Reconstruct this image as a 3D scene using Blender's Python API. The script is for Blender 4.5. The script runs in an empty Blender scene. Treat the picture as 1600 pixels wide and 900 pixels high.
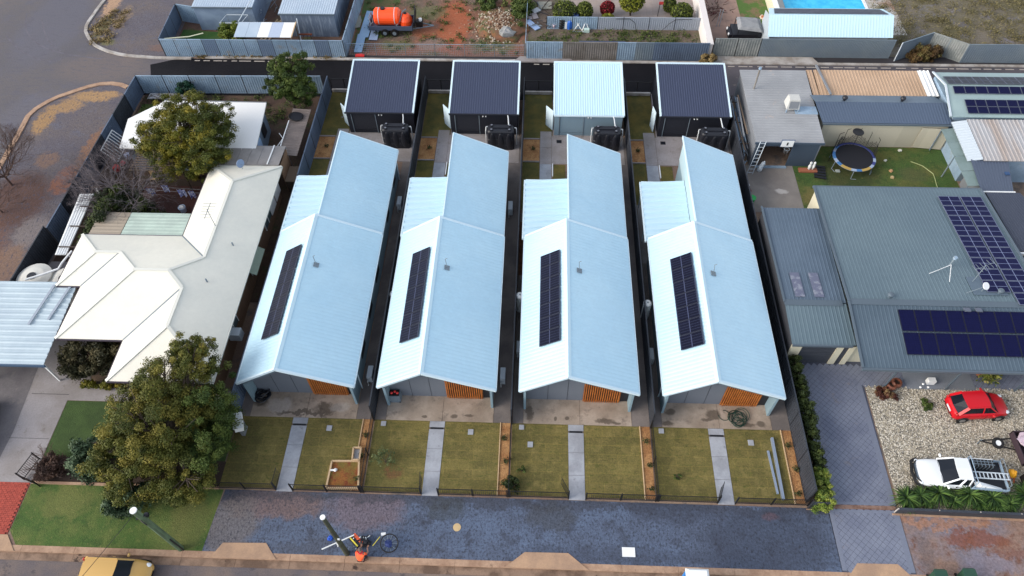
import bpy, math, random
import numpy as np
from mathutils import Vector, Matrix
R = math.radians
SC = bpy.context.scene
COL = SC.collection

# ---------------------------------------------------------------- camera
cam_data = bpy.data.cameras.new('drone_camera')
cam_data.sensor_width = 36.0
cam_data.lens = 36.0*1120.173/1600.0
cam_data.clip_start = 0.5
cam_data.clip_end = 3000.0
cam = bpy.data.objects.new('drone_camera', cam_data)
COL.objects.link(cam)
_p, _y, _r = R(90-53.556), R(3.061), R(-1.266)
cam.matrix_world = (Matrix.Translation((0, 0, 40.0)) @ Matrix.Rotation(_y, 4, 'Z')
                    @ Matrix.Rotation(_p, 4, 'X') @ Matrix.Rotation(_r, 4, 'Z'))
SC.camera = cam

# ---------------------------------------------------------------- sky and sun (thin overcast, low light from the left)
SUN_EL, SUN_AZ = R(27), R(252)          # azimuth clockwise from +Y
world = bpy.data.worlds.new('World'); SC.world = world
world.use_nodes = True
wn = world.node_tree
bg = wn.nodes['Background']
sky = wn.nodes.new('ShaderNodeTexSky')
sky.sky_type = 'NISHITA'; sky.sun_disc = False
sky.sun_elevation = SUN_EL; sky.sun_rotation = SUN_AZ
sky.air_density = 1.0; sky.dust_density = 1.0; sky.ozone_density = 1.5
hs = wn.nodes.new('ShaderNodeHueSaturation'); hs.inputs['Saturation'].default_value = .42
wn.links.new(sky.outputs[0], hs.inputs['Color']); wn.links.new(hs.outputs[0], bg.inputs[0])
bg.inputs[1].default_value = 0.14
sun_d = bpy.data.lights.new('sun', 'SUN')
sun_d.energy = 1.3; sun_d.angle = R(35); sun_d.color = (1.0, .88, .74)
sun = bpy.data.objects.new('sun', sun_d); COL.objects.link(sun)
sv = Vector((math.sin(SUN_AZ)*math.cos(SUN_EL), math.cos(SUN_AZ)*math.cos(SUN_EL), math.sin(SUN_EL)))
sun.rotation_euler = sv.to_track_quat('Z', 'Y').to_euler()
SC.view_settings.view_transform = 'Standard'
SC.view_settings.look = 'None'
SC.view_settings.gamma = 1.0
SC.view_settings.exposure = 1.17

# ---------------------------------------------------------------- materials
def C(r, g, b):
    def f(v):
        v /= 255.0
        return v/12.92 if v <= .04045 else ((v+.055)/1.055)**2.4
    return (f(r), f(g), f(b), 1.0)

MATS = {}
def M(name, col, rough=.8, col2=None, sc=.6, lo=.4, hi=.6, col3=None, sc3=2.0, lo3=.5, hi3=.62, fine=.12, fsc=14.0,
      bump=0.0, bsc=20.0, metal=0.0, spec=.5, wave=None, brick=None, stretch=None, coords='Position', cell=None, spots=None, flecks=None):
    if name in MATS: return MATS[name]
    m = bpy.data.materials.new(name); m.use_nodes = True
    nt = m.node_tree; N, L = nt.nodes, nt.links
    bs = N['Principled BSDF']
    bs.inputs['Roughness'].default_value = rough
    bs.inputs['Metallic'].default_value = metal
    bs.inputs['Specular IOR Level'].default_value = spec
    if coords == 'Position':
        g = N.new('ShaderNodeNewGeometry'); co = g.outputs['Position']
    else:
        g = N.new('ShaderNodeTexCoord'); co = g.outputs[coords]
    if stretch:
        mp = N.new('ShaderNodeMapping'); L.new(co, mp.inputs[0])
        mp.inputs['Rotation'].default_value = (0, 0, stretch[3] if len(stretch) > 3 else 0)
        mp.inputs['Scale'].default_value = stretch[:3]; co = mp.outputs[0]
    def noise(scale, detail=5, rgh=.6):
        n = N.new('ShaderNodeTexNoise'); n.inputs['Scale'].default_value = scale
        n.inputs['Detail'].default_value = detail; n.inputs['Roughness'].default_value = rgh
        L.new(co, n.inputs['Vector']); return n.outputs['Fac']
    def rng(fac, a, b, c=0., d=1.):
        r = N.new('ShaderNodeMapRange'); L.new(fac, r.inputs[0])
        for i, v in enumerate((a, b, c, d)): r.inputs[i+1].default_value = v
        return r.outputs[0]
    def mix(fac, a, b, mode='MIX'):
        x = N.new('ShaderNodeMix'); x.data_type = 'RGBA'; x.blend_type = mode
        if isinstance(fac, float): x.inputs[0].default_value = fac
        else: L.new(fac, x.inputs[0])
        for s, v in ((6, a), (7, b)):
            if isinstance(v, tuple): x.inputs[s].default_value = v
            else: L.new(v, x.inputs[s])
        return x.outputs[2]
    out = col
    if col2: out = mix(rng(noise(sc), lo, hi), out, col2)
    if col3: out = mix(rng(noise(sc3, 7, .7), lo3, hi3), out, col3)
    if spots:                                   # (x, y, rx, ry, colour, strength): soft ragged patches fixed to the ground
        sn = N.new('ShaderNodeTexNoise'); sn.inputs['Scale'].default_value = 1.3; sn.inputs['Detail'].default_value = 7
        sn.inputs['Roughness'].default_value = .7; L.new(co, sn.inputs['Vector'])
        wv = N.new('ShaderNodeVectorMath'); wv.operation = 'MULTIPLY_ADD'
        L.new(sn.outputs['Color'], wv.inputs[0]); wv.inputs[1].default_value = (2.2, 2.2, 0); L.new(co, wv.inputs[2])
        for sx, sy, rx, ry, cc, st_ in spots:
            amp = min(1.0, max(rx, ry)/1.5)
            wv2 = N.new('ShaderNodeVectorMath'); wv2.operation = 'MULTIPLY_ADD'
            L.new(sn.outputs['Color'], wv2.inputs[0]); wv2.inputs[1].default_value = (2.2*amp, 2.2*amp, 0); L.new(co, wv2.inputs[2])
            mp2 = N.new('ShaderNodeMapping'); mp2.vector_type = 'POINT'
            mp2.inputs['Location'].default_value = (-(sx+1.1*amp)/rx, -(sy+1.1*amp)/ry, 0); mp2.inputs['Scale'].default_value = (1/rx, 1/ry, 0)
            L.new(wv2.outputs[0], mp2.inputs[0])
            ln = N.new('ShaderNodeVectorMath'); ln.operation = 'LENGTH'; L.new(mp2.outputs[0], ln.inputs[0])
            out = mix(rng(ln.outputs['Value'], .75, 1.15, st_, 0.), out, cc)
        N.remove(wv)
    if flecks:                                  # (colour, scale, low, high, stretch)
        mpf = N.new('ShaderNodeMapping'); L.new(co, mpf.inputs[0]); mpf.inputs['Scale'].default_value = flecks[4]
        nf = N.new('ShaderNodeTexNoise'); nf.inputs['Scale'].default_value = flecks[1]; nf.inputs['Detail'].default_value = 5
        nf.inputs['Roughness'].default_value = .65; L.new(mpf.outputs[0], nf.inputs['Vector'])
        out = mix(rng(nf.outputs['Fac'], flecks[2], flecks[3]), out, flecks[0])
    h = None
    if cell:                                    # pale and dark stones
        v = N.new('ShaderNodeTexVoronoi'); v.inputs['Scale'].default_value = cell
        L.new(co, v.inputs['Vector'])
        out = mix(.5, out, mix(1.0, out, v.outputs['Color'], 'MULTIPLY'))
        h = v.outputs['Distance']
    if brick:                                   # (scale, width, height, mortar colour, mortar size)
        b = N.new('ShaderNodeTexBrick'); L.new(co, b.inputs['Vector'])
        b.inputs['Scale'].default_value = brick[0]; b.inputs['Brick Width'].default_value = brick[1]
        b.inputs['Row Height'].default_value = brick[2]; b.inputs['Mortar'].default_value = brick[3]
        b.inputs['Mortar Size'].default_value = brick[4]; b.offset = brick[5] if len(brick) > 5 else .5
        b.inputs['Color1'].default_value = (1, 1, 1, 1); b.inputs['Color2'].default_value = (.86, .86, .86, 1)
        out = mix(1.0, out, b.outputs['Color'], 'MULTIPLY')
    if fine:
        f = rng(noise(fsc, 6, .75), .25, .75, 1-fine*1.6, 1+fine*1.6)
        cb = N.new('ShaderNodeCombineColor')
        for i in range(3): L.new(f, cb.inputs[i])
        out = mix(1.0, out, cb.outputs[0], 'MULTIPLY')
    if isinstance(out, tuple): bs.inputs['Base Color'].default_value = out
    else: L.new(out, bs.inputs['Base Color'])
    if wave:                                    # (axis, ribs per metre*?, strength)
        w = N.new('ShaderNodeTexWave'); w.wave_type = 'BANDS'; w.bands_direction = wave[0]
        w.inputs['Scale'].default_value = wave[1]; w.inputs['Distortion'].default_value = 0
        L.new(co, w.inputs['Vector']); h = w.outputs['Fac']
        bm = N.new('ShaderNodeBump'); bm.inputs['Strength'].default_value = wave[2]; bm.inputs['Distance'].default_value = .02
        L.new(h, bm.inputs['Height']); L.new(bm.outputs[0], bs.inputs['Normal'])
    elif bump:
        bm = N.new('ShaderNodeBump'); bm.inputs['Strength'].default_value = bump; bm.inputs['Distance'].default_value = .05
        L.new(h if h else noise(bsc, 4), bm.inputs['Height']); L.new(bm.outputs[0], bs.inputs['Normal'])
    MATS[name] = m
    return m

def leafmat(name, dark, mid, light, rough=.65, trans=.15):
    if 'leaf' in name: dark, mid, light = [tuple(v*.8 for v in c[:3])+(1,) for c in (dark, mid, light)]
    m = bpy.data.materials.new(name); m.use_nodes = True
    nt = m.node_tree; N, L = nt.nodes, nt.links
    bs = N['Principled BSDF']; bs.inputs['Roughness'].default_value = rough
    bs.inputs['Specular IOR Level'].default_value = .25
    a = N.new('ShaderNodeAttribute'); a.attribute_name = 'tint'
    cr = N.new('ShaderNodeValToRGB')
    e = cr.color_ramp.elements
    e[0].color = dark; e[0].position = .05; e[1].color = light; e[1].position = .95
    k = e.new(.5); k.color = mid
    L.new(a.outputs['Fac'], cr.inputs[0]); L.new(cr.outputs[0], bs.inputs['Base Color'])
    MATS[name] = m
    return m

def solarmat(name, base, line, nx, ny, lw=.06, rough=.3):
    m = bpy.data.materials.new(name); m.use_nodes = True
    nt = m.node_tree; N, L = nt.nodes, nt.links
    bs = N['Principled BSDF']; bs.inputs['Roughness'].default_value = rough
    bs.inputs['Specular IOR Level'].default_value = .12
    uv = N.new('ShaderNodeUVMap'); uv.uv_map = 'UVMap'
    b = N.new('ShaderNodeTexBrick'); b.offset = 0
    mp = N.new('ShaderNodeMapping'); mp.inputs['Scale'].default_value = (nx, ny, 1)
    L.new(uv.outputs[0], mp.inputs[0]); L.new(mp.outputs[0], b.inputs['Vector'])
    b.inputs['Scale'].default_value = 1; b.inputs['Brick Width'].default_value = 1; b.inputs['Row Height'].default_value = 1
    b.inputs['Mortar Size'].default_value = lw; b.inputs['Mortar Smooth'].default_value = .2
    b.inputs['Color1'].default_value = base; b.inputs['Color2'].default_value = tuple(v*1.25 for v in base[:3])+(1,)
    b.inputs['Mortar'].default_value = line
    L.new(b.outputs['Color'], bs.inputs['Base Color'])
    MATS[name] = m
    return m

# ---------------------------------------------------------------- mesh helpers
class B:
    def __init__(s): s.v = []; s.f = []; s.uv = None
    def add(s, vs, fs):
        n = len(s.v); s.v += [tuple(map(float, v)) for v in vs]; s.f += [tuple(i+n for i in f) for f in fs]; return s
    def box(s, x0, y0, z0, x1, y1, z1):
        return s.add([(x0,y0,z0),(x1,y0,z0),(x1,y1,z0),(x0,y1,z0),(x0,y0,z1),(x1,y0,z1),(x1,y1,z1),(x0,y1,z1)],
                     [(3,2,1,0),(4,5,6,7),(0,1,5,4),(1,2,6,5),(2,3,7,6),(3,0,4,7)])
    def obox(s, c, size, rz=0, rx=0, ry=0):
        m = Matrix.Rotation(rz, 3, 'Z') @ Matrix.Rotation(ry, 3, 'Y') @ Matrix.Rotation(rx, 3, 'X')
        vs = []
        for dz in (-.5, .5):
            for dx, dy in ((-.5,-.5),(.5,-.5),(.5,.5),(-.5,.5)):
                vs.append(Vector(c) + m @ Vector((dx*size[0], dy*size[1], dz*size[2])))
        return s.add(vs, [(3,2,1,0),(4,5,6,7),(0,1,5,4),(1,2,6,5),(2,3,7,6),(3,0,4,7)])
    def poly(s, pts): return s.add(pts, [tuple(range(len(pts)))])
    def flat(s, pts, z): return s.poly([(p[0], p[1], z) for p in pts])
    def prism(s, pts, z0, z1):
        n = len(pts); a = sum(pts[i][0]*pts[(i+1)%n][1]-pts[(i+1)%n][0]*pts[i][1] for i in range(n))
        if a < 0: pts = pts[::-1]
        fs = [tuple(range(n))[::-1], tuple(range(n, 2*n))] + [(i, (i+1)%n, n+(i+1)%n, n+i) for i in range(n)]
        return s.add([(p[0],p[1],z0) for p in pts]+[(p[0],p[1],z1) for p in pts], fs)
    def slab(s, pts, t):                        # 3D polygon (counter-clockwise from above) given thickness downward
        n = len(pts); a = sum(pts[i][0]*pts[(i+1)%n][1]-pts[(i+1)%n][0]*pts[i][1] for i in range(n))
        if a < 0: pts = pts[::-1]
        fs = [tuple(range(n)), tuple(range(n, 2*n))[::-1]] + [(n+i, n+(i+1)%n, (i+1)%n, i) for i in range(n)]
        return s.add(list(pts)+[(p[0],p[1],p[2]-t) for p in pts], fs)
    def tube(s, a, b, r, n=6, r2=None, caps=True):
        a, b = Vector(a), Vector(b); d = b-a
        if d.length < 1e-6: return s
        q = d.to_track_quat('Z', 'Y'); r2 = r if r2 is None else r2
        vs = [a + q @ Vector((r*math.cos(2*math.pi*i/n), r*math.sin(2*math.pi*i/n), 0)) for i in range(n)]
        vs += [b + q @ Vector((r2*math.cos(2*math.pi*i/n), r2*math.sin(2*math.pi*i/n), 0)) for i in range(n)]
        fs = [(i, (i+1)%n, n+(i+1)%n, n+i) for i in range(n)]
        if caps: fs += [tuple(range(n))[::-1], tuple(range(n, 2*n))]
        return s.add(vs, fs)
    def path(s, pts, r, n=6):
        for i in range(len(pts)-1): s.tube(pts[i], pts[i+1], r, n)
        return s
    def bar(s, a, b, w, h):                     # rectangular bar between points
        a, b = Vector(a), Vector(b); d = b-a
        side = Vector((-d.y, d.x, 0)); side = side.normalized() if side.length > 1e-6 else Vector((1,0,0))
        up = side.cross(d).normalized()
        if up.z < 0: up = -up
        vs = [p + side*sx*w/2 + up*sz*h/2 for p in (a, b) for sx, sz in ((-1,-1),(1,-1),(1,1),(-1,1))]
        return s.add(vs, [(0,1,2,3),(7,6,5,4),(0,4,5,1),(1,5,6,2),(2,6,7,3),(3,7,4,0)])
    def lathe(s, prof, c=(0,0,0), n=16, sx=1, sy=1):
        k = len(prof); vs = []
        for i in range(n):
            a = 2*math.pi*i/n
            for r, z in prof: vs.append((c[0]+r*math.cos(a)*sx, c[1]+r*math.sin(a)*sy, c[2]+z))
        fs = [(i*k+j, ((i+1)%n)*k+j, ((i+1)%n)*k+j+1, i*k+j+1) for i in range(n) for j in range(k-1)]
        if prof[-1][0] > 1e-4: fs.append(tuple(i*k+k-1 for i in range(n)))
        return s.add(vs, fs)
    def wheel(s, c, axis, r, w, n=18):          # closed cylinder centred on c
        c = Vector(c); a = Vector(axis).normalized()
        return s.tube(c-a*w/2, c+a*w/2, r, n)
    def torus(s, c, axis, r, t, n=24, m=6, sweep=1.0):
        c = Vector(c); q = Vector(axis).to_track_quat('Z', 'Y'); vs = []
        for i in range(n):
            a = 2*math.pi*i/n*sweep
            for j in range(m):
                b = 2*math.pi*j/m
                vs.append(c + q @ Vector(((r+t*math.cos(b))*math.cos(a), (r+t*math.cos(b))*math.sin(a), t*math.sin(b))))
        last = n if sweep == 1.0 else n-1
        return s.add(vs, [(i*m+j, ((i+1)%n)*m+j, ((i+1)%n)*m+(j+1)%m, i*m+(j+1)%m) for i in range(last) for j in range(m)])
    def blob(s, c, r, seed=0, amp=.12, n=10, k=7):
        rr = random.Random(seed); vs = [(c[0], c[1], c[2]+r[2])]
        for i in range(1, k):
            t = math.pi*i/k
            for j in range(n):
                a = 2*math.pi*j/n; q = 1+rr.uniform(-amp, amp)
                vs.append((c[0]+r[0]*q*math.sin(t)*math.cos(a), c[1]+r[1]*q*math.sin(t)*math.sin(a), c[2]+r[2]*q*math.cos(t)))
        vs.append((c[0], c[1], c[2]-r[2])); e = len(vs)-1
        fs = [(0, 1+j, 1+(j+1)%n) for j in range(n)]
        for i in range(k-2):
            for j in range(n): fs.append((1+i*n+j, 1+(i+1)*n+j, 1+(i+1)*n+(j+1)%n, 1+i*n+(j+1)%n))
        fs += [(e, 1+(k-2)*n+(j+1)%n, 1+(k-2)*n+j) for j in range(n)]
        return s.add(vs, fs)
    def corr(s, a, b, c, d, pitch=.2, h=.03, t=.02, flat=.35):
        """ribbed sheet: a-b is the top edge, d-c the bottom edge, ribs run from a-b to d-c"""
        a, b, c, d = map(Vector, (a, b, c, d))
        nrm = (b-a).cross(d-a).normalized()
        if nrm.z < 0: nrm = -nrm
        w = max((b-a).length, (c-d).length); n = max(1, int(round(w/pitch)))
        us = []
        for i in range(n):
            us += [(i/n, 0), ((i+flat)/n, 0), ((i+flat+.15)/n, h), ((i+.85)/n, h)]
        us.append((1, 0)); vs = []
        for u, hh in us: vs.append(a.lerp(b, u)+nrm*hh); vs.append(d.lerp(c, u)+nrm*hh)
        k = len(us)
        fs = [(2*i, 2*i+1, 2*i+3, 2*i+2) for i in range(k-1)]
        s.add(vs, fs)
        base = [a, b, c, d]
        q = [p-nrm*t for p in base]
        return s.add(q, [(0,1,2,3)]).add([a, b, b-nrm*t, a-nrm*t], [(0,1,2,3)]).add([d, c, c-nrm*t, d-nrm*t], [(0,1,2,3)]) \
                .add([a, d, d-nrm*t, a-nrm*t], [(0,1,2,3)]).add([b, c, c-nrm*t, b-nrm*t], [(0,1,2,3)])

ORG = {}
def mkmesh(name, b, mat, org=(0,0,0), smooth=False):
    me = bpy.data.meshes.new(name)
    ox, oy, oz = org
    me.from_pydata([(x-ox, y-oy, z-oz) for x, y, z in b.v], [], b.f)
    if b.uv:
        l = me.uv_layers.new(name='UVMap')
        for i, c in enumerate(b.uv): l.data[i].uv = c
    if mat: me.materials.append(mat)
    if smooth:
        me.polygons.foreach_set('use_smooth', [True]*len(me.polygons))
    me.update(); return me
def props(o, label=None, cat=None, group=None, kind=None):
    if label: o['label'] = label
    if cat: o['category'] = cat
    if group: o['group'] = group
    if kind: o['kind'] = kind
    return o
def thing(name, label, cat, loc, group=None):
    o = bpy.data.objects.new(name, None); o.empty_display_size = .3
    o.location = loc; COL.objects.link(o); ORG[o.name] = tuple(loc)
    return props(o, label, cat, group)
def part(name, b, mat, parent, label=None, kind=None, smooth=False):
    org = ORG.get(parent.name, (0,0,0))
    o = bpy.data.objects.new(name, mkmesh(name, b, mat, org, smooth))
    COL.objects.link(o); o.parent = parent; ORG[o.name] = org
    return props(o, label, None, None, kind)
def inst(name, me, parent, loc, rz=0.0, label=None):  # shared-mesh part placed in world metres
    org = ORG.get(parent.name, (0,0,0))
    o = bpy.data.objects.new(name, me); COL.objects.link(o); o.parent = parent
    o.location = (loc[0]-org[0], loc[1]-org[1], loc[2]-org[2]); o.rotation_euler = (0, 0, rz)
    ORG[o.name] = tuple(loc)
    return props(o, label)
def solo(name, b, mat, label, cat, group=None, smooth=False, kind=None):
    xs = [v[0] for v in b.v]; ys = [v[1] for v in b.v]; zs = [v[2] for v in b.v]
    org = ((min(xs)+max(xs))/2, (min(ys)+max(ys))/2, min(zs))
    o = bpy.data.objects.new(name, mkmesh(name, b, mat, org, smooth)); o.location = org
    COL.objects.link(o); ORG[o.name] = org
    return props(o, label, cat, group, kind)
def struct(name, b, mat, label=None, smooth=False, parent=None):
    if parent: return part(name, b, mat, parent, smooth=smooth)
    o = bpy.data.objects.new(name, mkmesh(name, b, mat, (0,0,0), smooth)); COL.objects.link(o)
    ORG[o.name] = (0,0,0)
    return props(o, label, None, None, 'structure')
def stuffpart(name, b, mat, parent): return part(name, b, mat, parent, kind='stuff')
def copytree(o, parent=None, dx=0.0, dy=0.0):
    c = o.copy(); COL.objects.link(c); c.parent = parent
    if parent is None: c.location = (o.location[0]+dx, o.location[1]+dy, o.location[2])
    for ch in o.children: copytree(ch, c)
    return c
def rect(x0, y0, x1, y1): return [(x0,y0),(x1,y0),(x1,y1),(x0,y1)]

def npmesh(name, verts, quads, mat, tint=None):
    me = bpy.data.meshes.new(name)
    nv, nf = len(verts), len(quads); k = quads.shape[1]
    me.vertices.add(nv); me.vertices.foreach_set('co', verts.astype('f').ravel())
    me.loops.add(nf*k); me.loops.foreach_set('vertex_index', quads.astype('i').ravel())
    me.polygons.add(nf); me.polygons.foreach_set('loop_start', np.arange(nf, dtype='i')*k)
    me.polygons.foreach_set('loop_total', np.full(nf, k, dtype='i'))
    if tint is not None:
        at = me.attributes.new('tint', 'FLOAT', 'FACE'); at.data.foreach_set('value', tint.astype('f'))
    me.materials.append(mat); me.update(calc_edges=True); return me

def leafquads(P, size, rg, tint, up=.3, aspect=.55):
    n = len(P)
    if P.shape[1] == 6: nr = P[:, 3:].copy(); P = P[:, :3]; nr[:, 2] += .25
    else: nr = rg.normal(size=(n, 3)); nr[:, 2] = np.abs(nr[:, 2])+up
    nr /= np.linalg.norm(nr, axis=1)[:, None]
    t = rg.normal(size=(n, 3)); t -= (t*nr).sum(1)[:, None]*nr; t /= np.linalg.norm(t, axis=1)[:, None]
    b = np.cross(nr, t); s = size*rg.uniform(.6, 1.4, (n, 1))
    V = np.stack([P-t*s, P+b*s*aspect, P+t*s, P-b*s*aspect], 1).reshape(-1, 3)
    return V, np.arange(n*4).reshape(-1, 4), tint

def clumps(rg, centre, rad, nclump, per, csize, leaf, top=0.0, skew=0.0):
    """leaf quads gathered into clumps through an uneven crown volume"""
    c = np.array(centre); r = np.array(rad)
    d = rg.normal(size=(nclump, 3)); d /= np.linalg.norm(d, axis=1)[:, None]
    q = rg.uniform(.25, 1.0, nclump)**.45; q[rg.uniform(0, 1, nclump) > .9] *= 1.16
    lob = 1+.16*np.sin(d[:, 0]*5+skew)+.14*np.sin(d[:, 1]*6+2*skew)+.10*np.sin(d[:, 2]*7+3*skew)
    K = c + d*q[:, None]*lob[:, None]*r
    base = rg.uniform(0, 1, nclump)
    sz = csize*rg.uniform(.6, 1.35, nclump)
    O = rg.normal(size=(nclump*per, 3)); O /= np.linalg.norm(O, axis=1)[:, None]
    O *= rg.uniform(.12, 1.12, (nclump*per, 1))**.7
    P = np.repeat(K, per, 0) + O*np.repeat(sz, per)[:, None]*np.array([.85, .85, .62])
    T = np.clip(np.repeat(base, per)*.72+rg.uniform(0, .26, nclump*per), 0, 1)
    return np.concatenate([P, O*np.array([1, 1, 1.2])+rg.normal(size=O.shape)*.5], 1), T

def foliage(name, parent, P, T, leaf, mat, seed=0, solo_=None, up=.3, aspect=.55):
    rg = np.random.default_rng(seed+77)
    V, F, t = leafquads(P, leaf, rg, T, up, aspect)
    org = ORG[parent.name] if parent is not None else tuple(P[:, :3].mean(0)*[1,1,0])
    me = npmesh(name, V-np.array(org), F, mat, t)
    o = bpy.data.objects.new(name, me); COL.objects.link(o); ORG[o.name] = org
    if parent is not None: o.parent = parent
    else: o.location = org
    return o

def tree(name, label, base, crowns, leaf, mat, bark, seed, trunk_r=.2, fork=1.6, group=None, cat='tree', twig=None):
    rg = np.random.default_rng(seed); rn = random.Random(seed)
    t = thing(name, label, cat, base, group)
    Ps, Ts = [], []
    for (c, r, n, per, cs) in crowns:
        P, T = clumps(rg, c, r, n, per, cs, leaf, skew=seed)
        Ps.append(P); Ts.append(T)
    P = np.concatenate(Ps); T = np.concatenate(Ts); ok = P[:, 2] > .12
    foliage('crown', t, P[ok], T[ok], leaf, mat, seed)
    b = B(); f = Vector((base[0], base[1], base[2]+fork))
    b.tube(base, f, trunk_r, 8, trunk_r*.75)
    part('trunk', b, bark, t)
    l = B()
    for (c, r, n, per, cs) in crowns:
        for k in range(5):
            tgt = Vector((c[0]+rn.uniform(-.6,.6)*r[0], c[1]+rn.uniform(-.6,.6)*r[1], c[2]+rn.uniform(-.2,.6)*r[2]))
            mid = f.lerp(tgt, .5)+Vector((rn.uniform(-.3,.3), rn.uniform(-.3,.3), .2))
            l.tube(f, mid, trunk_r*.5, 6, trunk_r*.3); l.tube(mid, tgt, trunk_r*.3, 5, trunk_r*.1)
            for q in range(3):
                e = tgt+Vector((rn.uniform(-.5,.5)*r[0], rn.uniform(-.5,.5)*r[1], rn.uniform(.0,.4)*r[2]))
                l.tube(mid.lerp(tgt, .6), e, trunk_r*.13, 4, trunk_r*.05)
    part('limbs', l, bark, t)
    return t

# ---- sheet-steel fences: every panel and post its own part
PANEL = {}
def fence_panel(w, h, mat, pitch, kind, th):
    key = (round(w, 2), round(h, 2), mat.name, kind)
    if key in PANEL: return PANEL[key]
    b = B()
    if kind == 'sheet':
        n = max(2, int(round(w/pitch))); vs = []; pts = []
        for i in range(n):
            pts += [(i/n*w, 0), ((i+.4)/n*w, 0), ((i+.52)/n*w, -th), ((i+.88)/n*w, -th)]
        pts.append((w, 0)); k = len(pts)
        for x, y in pts: vs += [(x, y, .04), (x, y, h)]
        b.add(vs, [(2*i, 2*i+2, 2*i+3, 2*i+1) for i in range(k-1)])
        b.add([(x, y+.012, z) for x, y, z in vs], [(2*i, 2*i+1, 2*i+3, 2*i+2) for i in range(k-1)])
        b.box(0, -.035, h-.02, w, .045, h+.03); b.box(0, -.03, .0, w, .035, .05)
    elif kind == 'picket':
        b.box(0, -.015, h-.06, w, .015, h-.02); b.box(0, -.015, .1, w, .015, .14)
        n = int(w/.11)
        for i in range(n): x = (i+.5)*w/n; b.box(x-.009, -.008, .04, x+.009, .008, h)
    elif kind == 'wire':
        b.box(0, -.015, h-.03, w, .015, h)
        n = int(w/.16)
        for i in range(n+1): b.box(i*w/n-.004, -.004, .02, i*w/n+.004, .004, h)
        for j in range(int(h/.2)): b.box(0, -.004, .05+j*.2, w, .004, .058+j*.2)
    elif kind == 'wall': b.box(0, -.07, 0, w, .07, h)
    elif kind == 'rail':
        b.box(0, -.02, h-.05, w, .02, h); b.box(0, -.02, .05, w, .02, .09)
    PANEL[key] = mkmesh('panel', b, mat); return PANEL[key]
def fence(label, pts, h, mat, pmat=None, step=2.4, pitch=.2, kind='sheet', th=.035, name='metal_fence', cat='fence', posth=.05,
          group=None, hs=None, pname='panel', z=0.0, mats=None, gap=0.0, pw=.06):
    t = thing(name, label, cat, (pts[0][0], pts[0][1], z), group)
    pm = {}
    idx = 0
    for i in range(len(pts)-1):
        a, b = Vector(pts[i][:2]), Vector(pts[i+1][:2]); d = b-a; L = d.length
        n = max(1, int(round(L/step))); w = L/n; ang = math.atan2(d.y, d.x)
        hh = hs[i] if hs else h
        for k in range(n):
            p = a + d*(k/n)
            m_ = mats[idx % len(mats)] if mats else mat
            me = fence_panel(w-gap, hh, m_, pitch, kind, th)
            inst(pname, me, t, (p.x, p.y, z), ang); idx += 1
            if pmat:
                key = (round(hh, 2))
                if key not in pm: pm[key] = mkmesh('post', B().box(-pw/2, -pw/2-.005, 0, pw/2, pw/2+.005, hh+posth), pmat)
                inst('post', pm[key], t, (p.x, p.y, z), ang)
        if pmat and i == len(pts)-2: inst('post', pm[round(hh, 2)], t, (b.x, b.y, z), ang)
    return t

def hexa(lo, hi):                                # 4 bottom + 4 top corners
    return B().add(list(lo)+list(hi), [(3,2,1,0),(4,5,6,7),(0,1,5,4),(1,2,6,5),(2,3,7,6),(3,0,4,7)])
def solar_grid(parent, P, U, V, nu, nv, cellmat, framemat, gap=.02, th=.04, lift=.08, skip=()):
    """panels on a slope: corner P, full edge vectors U and V"""
    P, U, V = Vector(P), Vector(U), Vector(V)
    n = U.cross(V).normalized()
    if n.z < 0: n = -n
    uu, vv = U.normalized(), V.normalized(); du, dv = U/nu, V/nv; out = []
    for i in range(nu):
        for j in range(nv):
            if (i, j) in skip: continue
            o = P + du*i + dv*j + n*lift
            c = [o+uu*gap/2+vv*gap/2, o+du-uu*gap/2+vv*gap/2, o+du-uu*gap/2+dv-vv*gap/2, o+uu*gap/2+dv-vv*gap/2]
            f = part('solar_panel', hexa([p-n*th for p in c], c), framemat, parent)
            e = .022
            q = [c[0]+uu*e+vv*e, c[1]-uu*e+vv*e, c[2]-uu*e-vv*e, c[3]+uu*e-vv*e]
            b = B(); b.add([p+n*.003 for p in q], [(0,1,2,3)]); b.uv = [(0,0),(1,0),(1,1),(0,1)]
            part('cells', b, cellmat, f)
            out.append(f)
    return out
# ---------------------------------------------------------------- shared materials
m_dirt = M('dirt_ground', C(120,98,86), .95, C(138,118,100), .15, .4, .6, C(96,88,84), .7, .5, .62, .18, 9, .5, 12)
m_road = M('street_asphalt', C(86,84,90), .9, C(98,92,92), .10, .35, .65, C(90,88,97), .6, .5, .68, .16, 9, .3, 30,
           spots=[(-39.5,53.5,4.5,2.2,C(106,96,93),.7),(-37.5,57.5,1.2,4,C(110,99,96),.6),(-47,60,3,7,C(92,92,104),.6),(-56,60,2.2,8,C(128,110,98),.7),(-43,47,3,3,C(98,97,108),.5),(-40.5,46.5,.7,2.4,C(62,56,58),.75)],
           flecks=(C(84,82,92), 2.2, .52, .72, (.5,1.6,1)))
m_frontroad = M('front_road_asphalt', C(92,86,90), .9, C(122,106,96), .25, .42, .62, C(70,66,70), .9, .56, .66, .22, 16, .3, 30)
m_lane = M('new_bitumen', C(14,14,20), .85, C(24,23,28), .3, .4, .7, None, fine=.12, fsc=12, bump=.3, bsc=30, spec=.2)
m_lane_old = M('old_lane_asphalt', C(84,80,86), .85, C(68,66,72), .3, .4, .6, C(108,100,98), 1.2, .58, .68, .12)
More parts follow.
